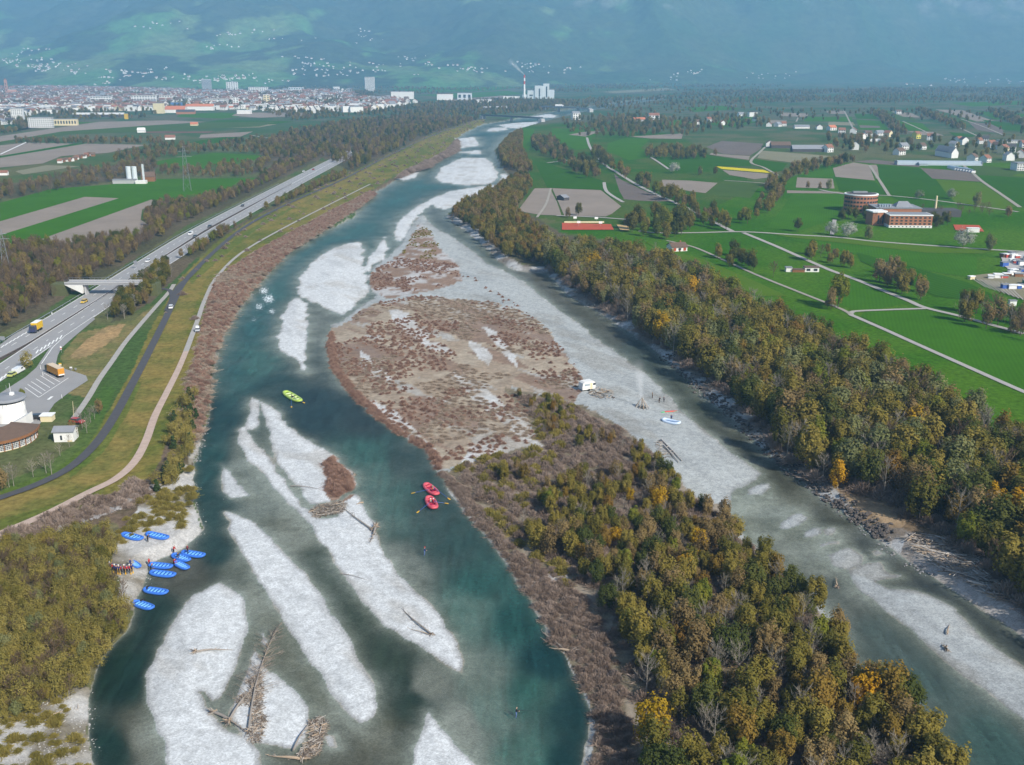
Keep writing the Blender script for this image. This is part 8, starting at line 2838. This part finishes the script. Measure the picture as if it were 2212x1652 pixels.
fallen_tree('single pale log lying across the lower left bar', (424, 1409), (504, 1404), .2, 3, 11, True, .2, False)
fallen_tree('forked brown driftwood trunk on the long middle bar', (931, 1371), (868, 1314), .18, 10, 12, True, .25, False)
fallen_tree('thin driftwood branch beside the forked trunk', (928, 1372), (880, 1356), .1, 8, 13, False, .15, False)
fallen_tree('pale trunk jutting from the island bank into deep water', (1232, 1409), (1186, 1400), .25, 5, 14, True, .3, False)
fallen_tree('dark snag on the island bank above the deep water', (1215, 1402), (1168, 1362), .2, 8, 15, False, .3, False)
fallen_tree('grey forked snag on the island bank near the red rafts', (1052, 1088), (1062, 1082), .12, 6, 16, False, .3, False)
fallen_tree('dark branchy snag on the lower right gravel bar', (2046, 1372), (2052, 1350), .16, 8, 17, False, .3, False)
fallen_tree('dark stump on the lower right gravel bar', (2042, 1402), (2034, 1392), .2, 6, 18, True, .2, False)
fallen_tree('pale stranded log at the edge of the lower channel', (1808, 1267), (1806, 1248), .2, 2, 19, True, .2, False)
fallen_tree('long pale log at the forest foot on the earth track', (1754, 1015), (1808, 1022), .16, 3, 20, False, .2, False)
fallen_tree('thin dark driftwood on the long bar below the root wad', (735, 1240), (800, 1255), .08, 4, 21, False, .12, False)
fallen_tree('dead trunk lying on the stony corner ground', (110, 1548), (170, 1532), .14, 8, 22, False, .2, False)


def stones(name, label, line, n, sz, wid, seed, m, zlift=0.0):
    """armour stones tumbled along a surveyed line, joined"""
    rr = np.random.default_rng(seed)
    P = smooth_line([on(*q) for q in line], 12)
    vs_, fs_ = [], []
    base = np.array([(1, 0, 0), (-1, 0, 0), (0, 1, 0), (0, -1, 0), (0, 0, 1), (0, 0, -1), (.6, .6, .6), (-.6, .6, .5), (.6, -.6, .5), (-.6, -.6, .6)])
    tri = [(0, 2, 6), (2, 4, 6), (4, 0, 6), (2, 1, 7), (1, 4, 7), (4, 2, 7), (3, 0, 8), (0, 4, 8), (4, 3, 8), (1, 3, 9), (3, 4, 9), (4, 1, 9), (2, 0, 5), (1, 2, 5), (3, 1, 5), (0, 3, 5)]
    for k in range(n):
        p_ = P[rr.integers(0, len(P))]
        q = np.array([p_.x+rr.normal()*wid, p_.y+rr.normal()*wid*.7, 0])
        s = sz*rr.uniform(.45, 1.25)
        if Zat(q[0], q[1]) < -.12:
            continue
        q[2] = max(Zat(q[0], q[1]), -.1)+s*.2+zlift
        b = len(vs_)
        ang = rr.uniform(0, 6.28)
        c, sn = math.cos(ang), math.sin(ang)
        vv = base*rr.uniform(.7, 1.25, (10, 3))*s*np.array([1, .8, .6])
        for v_ in vv:
            vs_.append((q[0]+v_[0]*c-v_[1]*sn, q[1]+v_[0]*sn+v_[1]*c, q[2]+v_[2]))
        fs_ += [(b+i, b+j, b+l) for i, j, l in tri]
    me = bpy.data.meshes.new(name)
    me.from_pydata(vs_, [], fs_)
    me.materials.append(m)
    tag(obj(name, me), label, kind='stuff')


ST_G = mat('stone_grey', (.26, .25, .245), .9, .3, 1.2, rnd=0)
ST_D = mat('stone_dark', (.10, .085, .075), .9, .35, 1.0)
ST_P = mat('stone_pale', (.40, .39, .37), .9, .2, 1.0)
stones('armour_stones', 'grey armour stones of the bank below the pinkish path', [(105, 1152), (170, 1128), (230, 1108), (280, 1080), (310, 1062), (338, 1045)], 420, .55, .8, 1, ST_G)
stones('armour_stones', 'dark armour stones along the right bank', [(1440, 770), (1520, 842), (1590, 900), (1660, 968), (1730, 1025), (1800, 1082), (1870, 1128), (1910, 1155)], 700, .6, 1.3, 2, ST_D)
stones('armour_stones', 'pale stones at the water line of the right bank', [(975, 478), (1060, 545), (1110, 584), (1180, 592), (1240, 645), (1330, 697), (1430, 770), (1520, 853), (1600, 925), (1700, 1015), (1800, 1095), (1900, 1170), (2000, 1240)], 700, .3, 1.2, 3, ST_G)
stones('armour_stones', 'pale stones of the main channel left bank', [(420, 1000), (440, 930), (455, 830), (465, 770), (490, 715), (530, 655), (600, 575), (700, 502), (770, 460)], 700, .3, .7, 4, ST_G)
stones('armour_stones', 'pale cobbles strewn on the landing and corner ground', [(300, 1250), (330, 1190), (400, 1150), (420, 1080), (400, 1040), (330, 1130), (270, 1290)], 500, .16, 2.5, 5, ST_P)
stones('armour_stones', 'pale cobbles of the stony corner', [(20, 1580), (90, 1560), (160, 1520), (170, 1600), (90, 1640), (30, 1640)], 600, .16, 2.2, 6, ST_P)
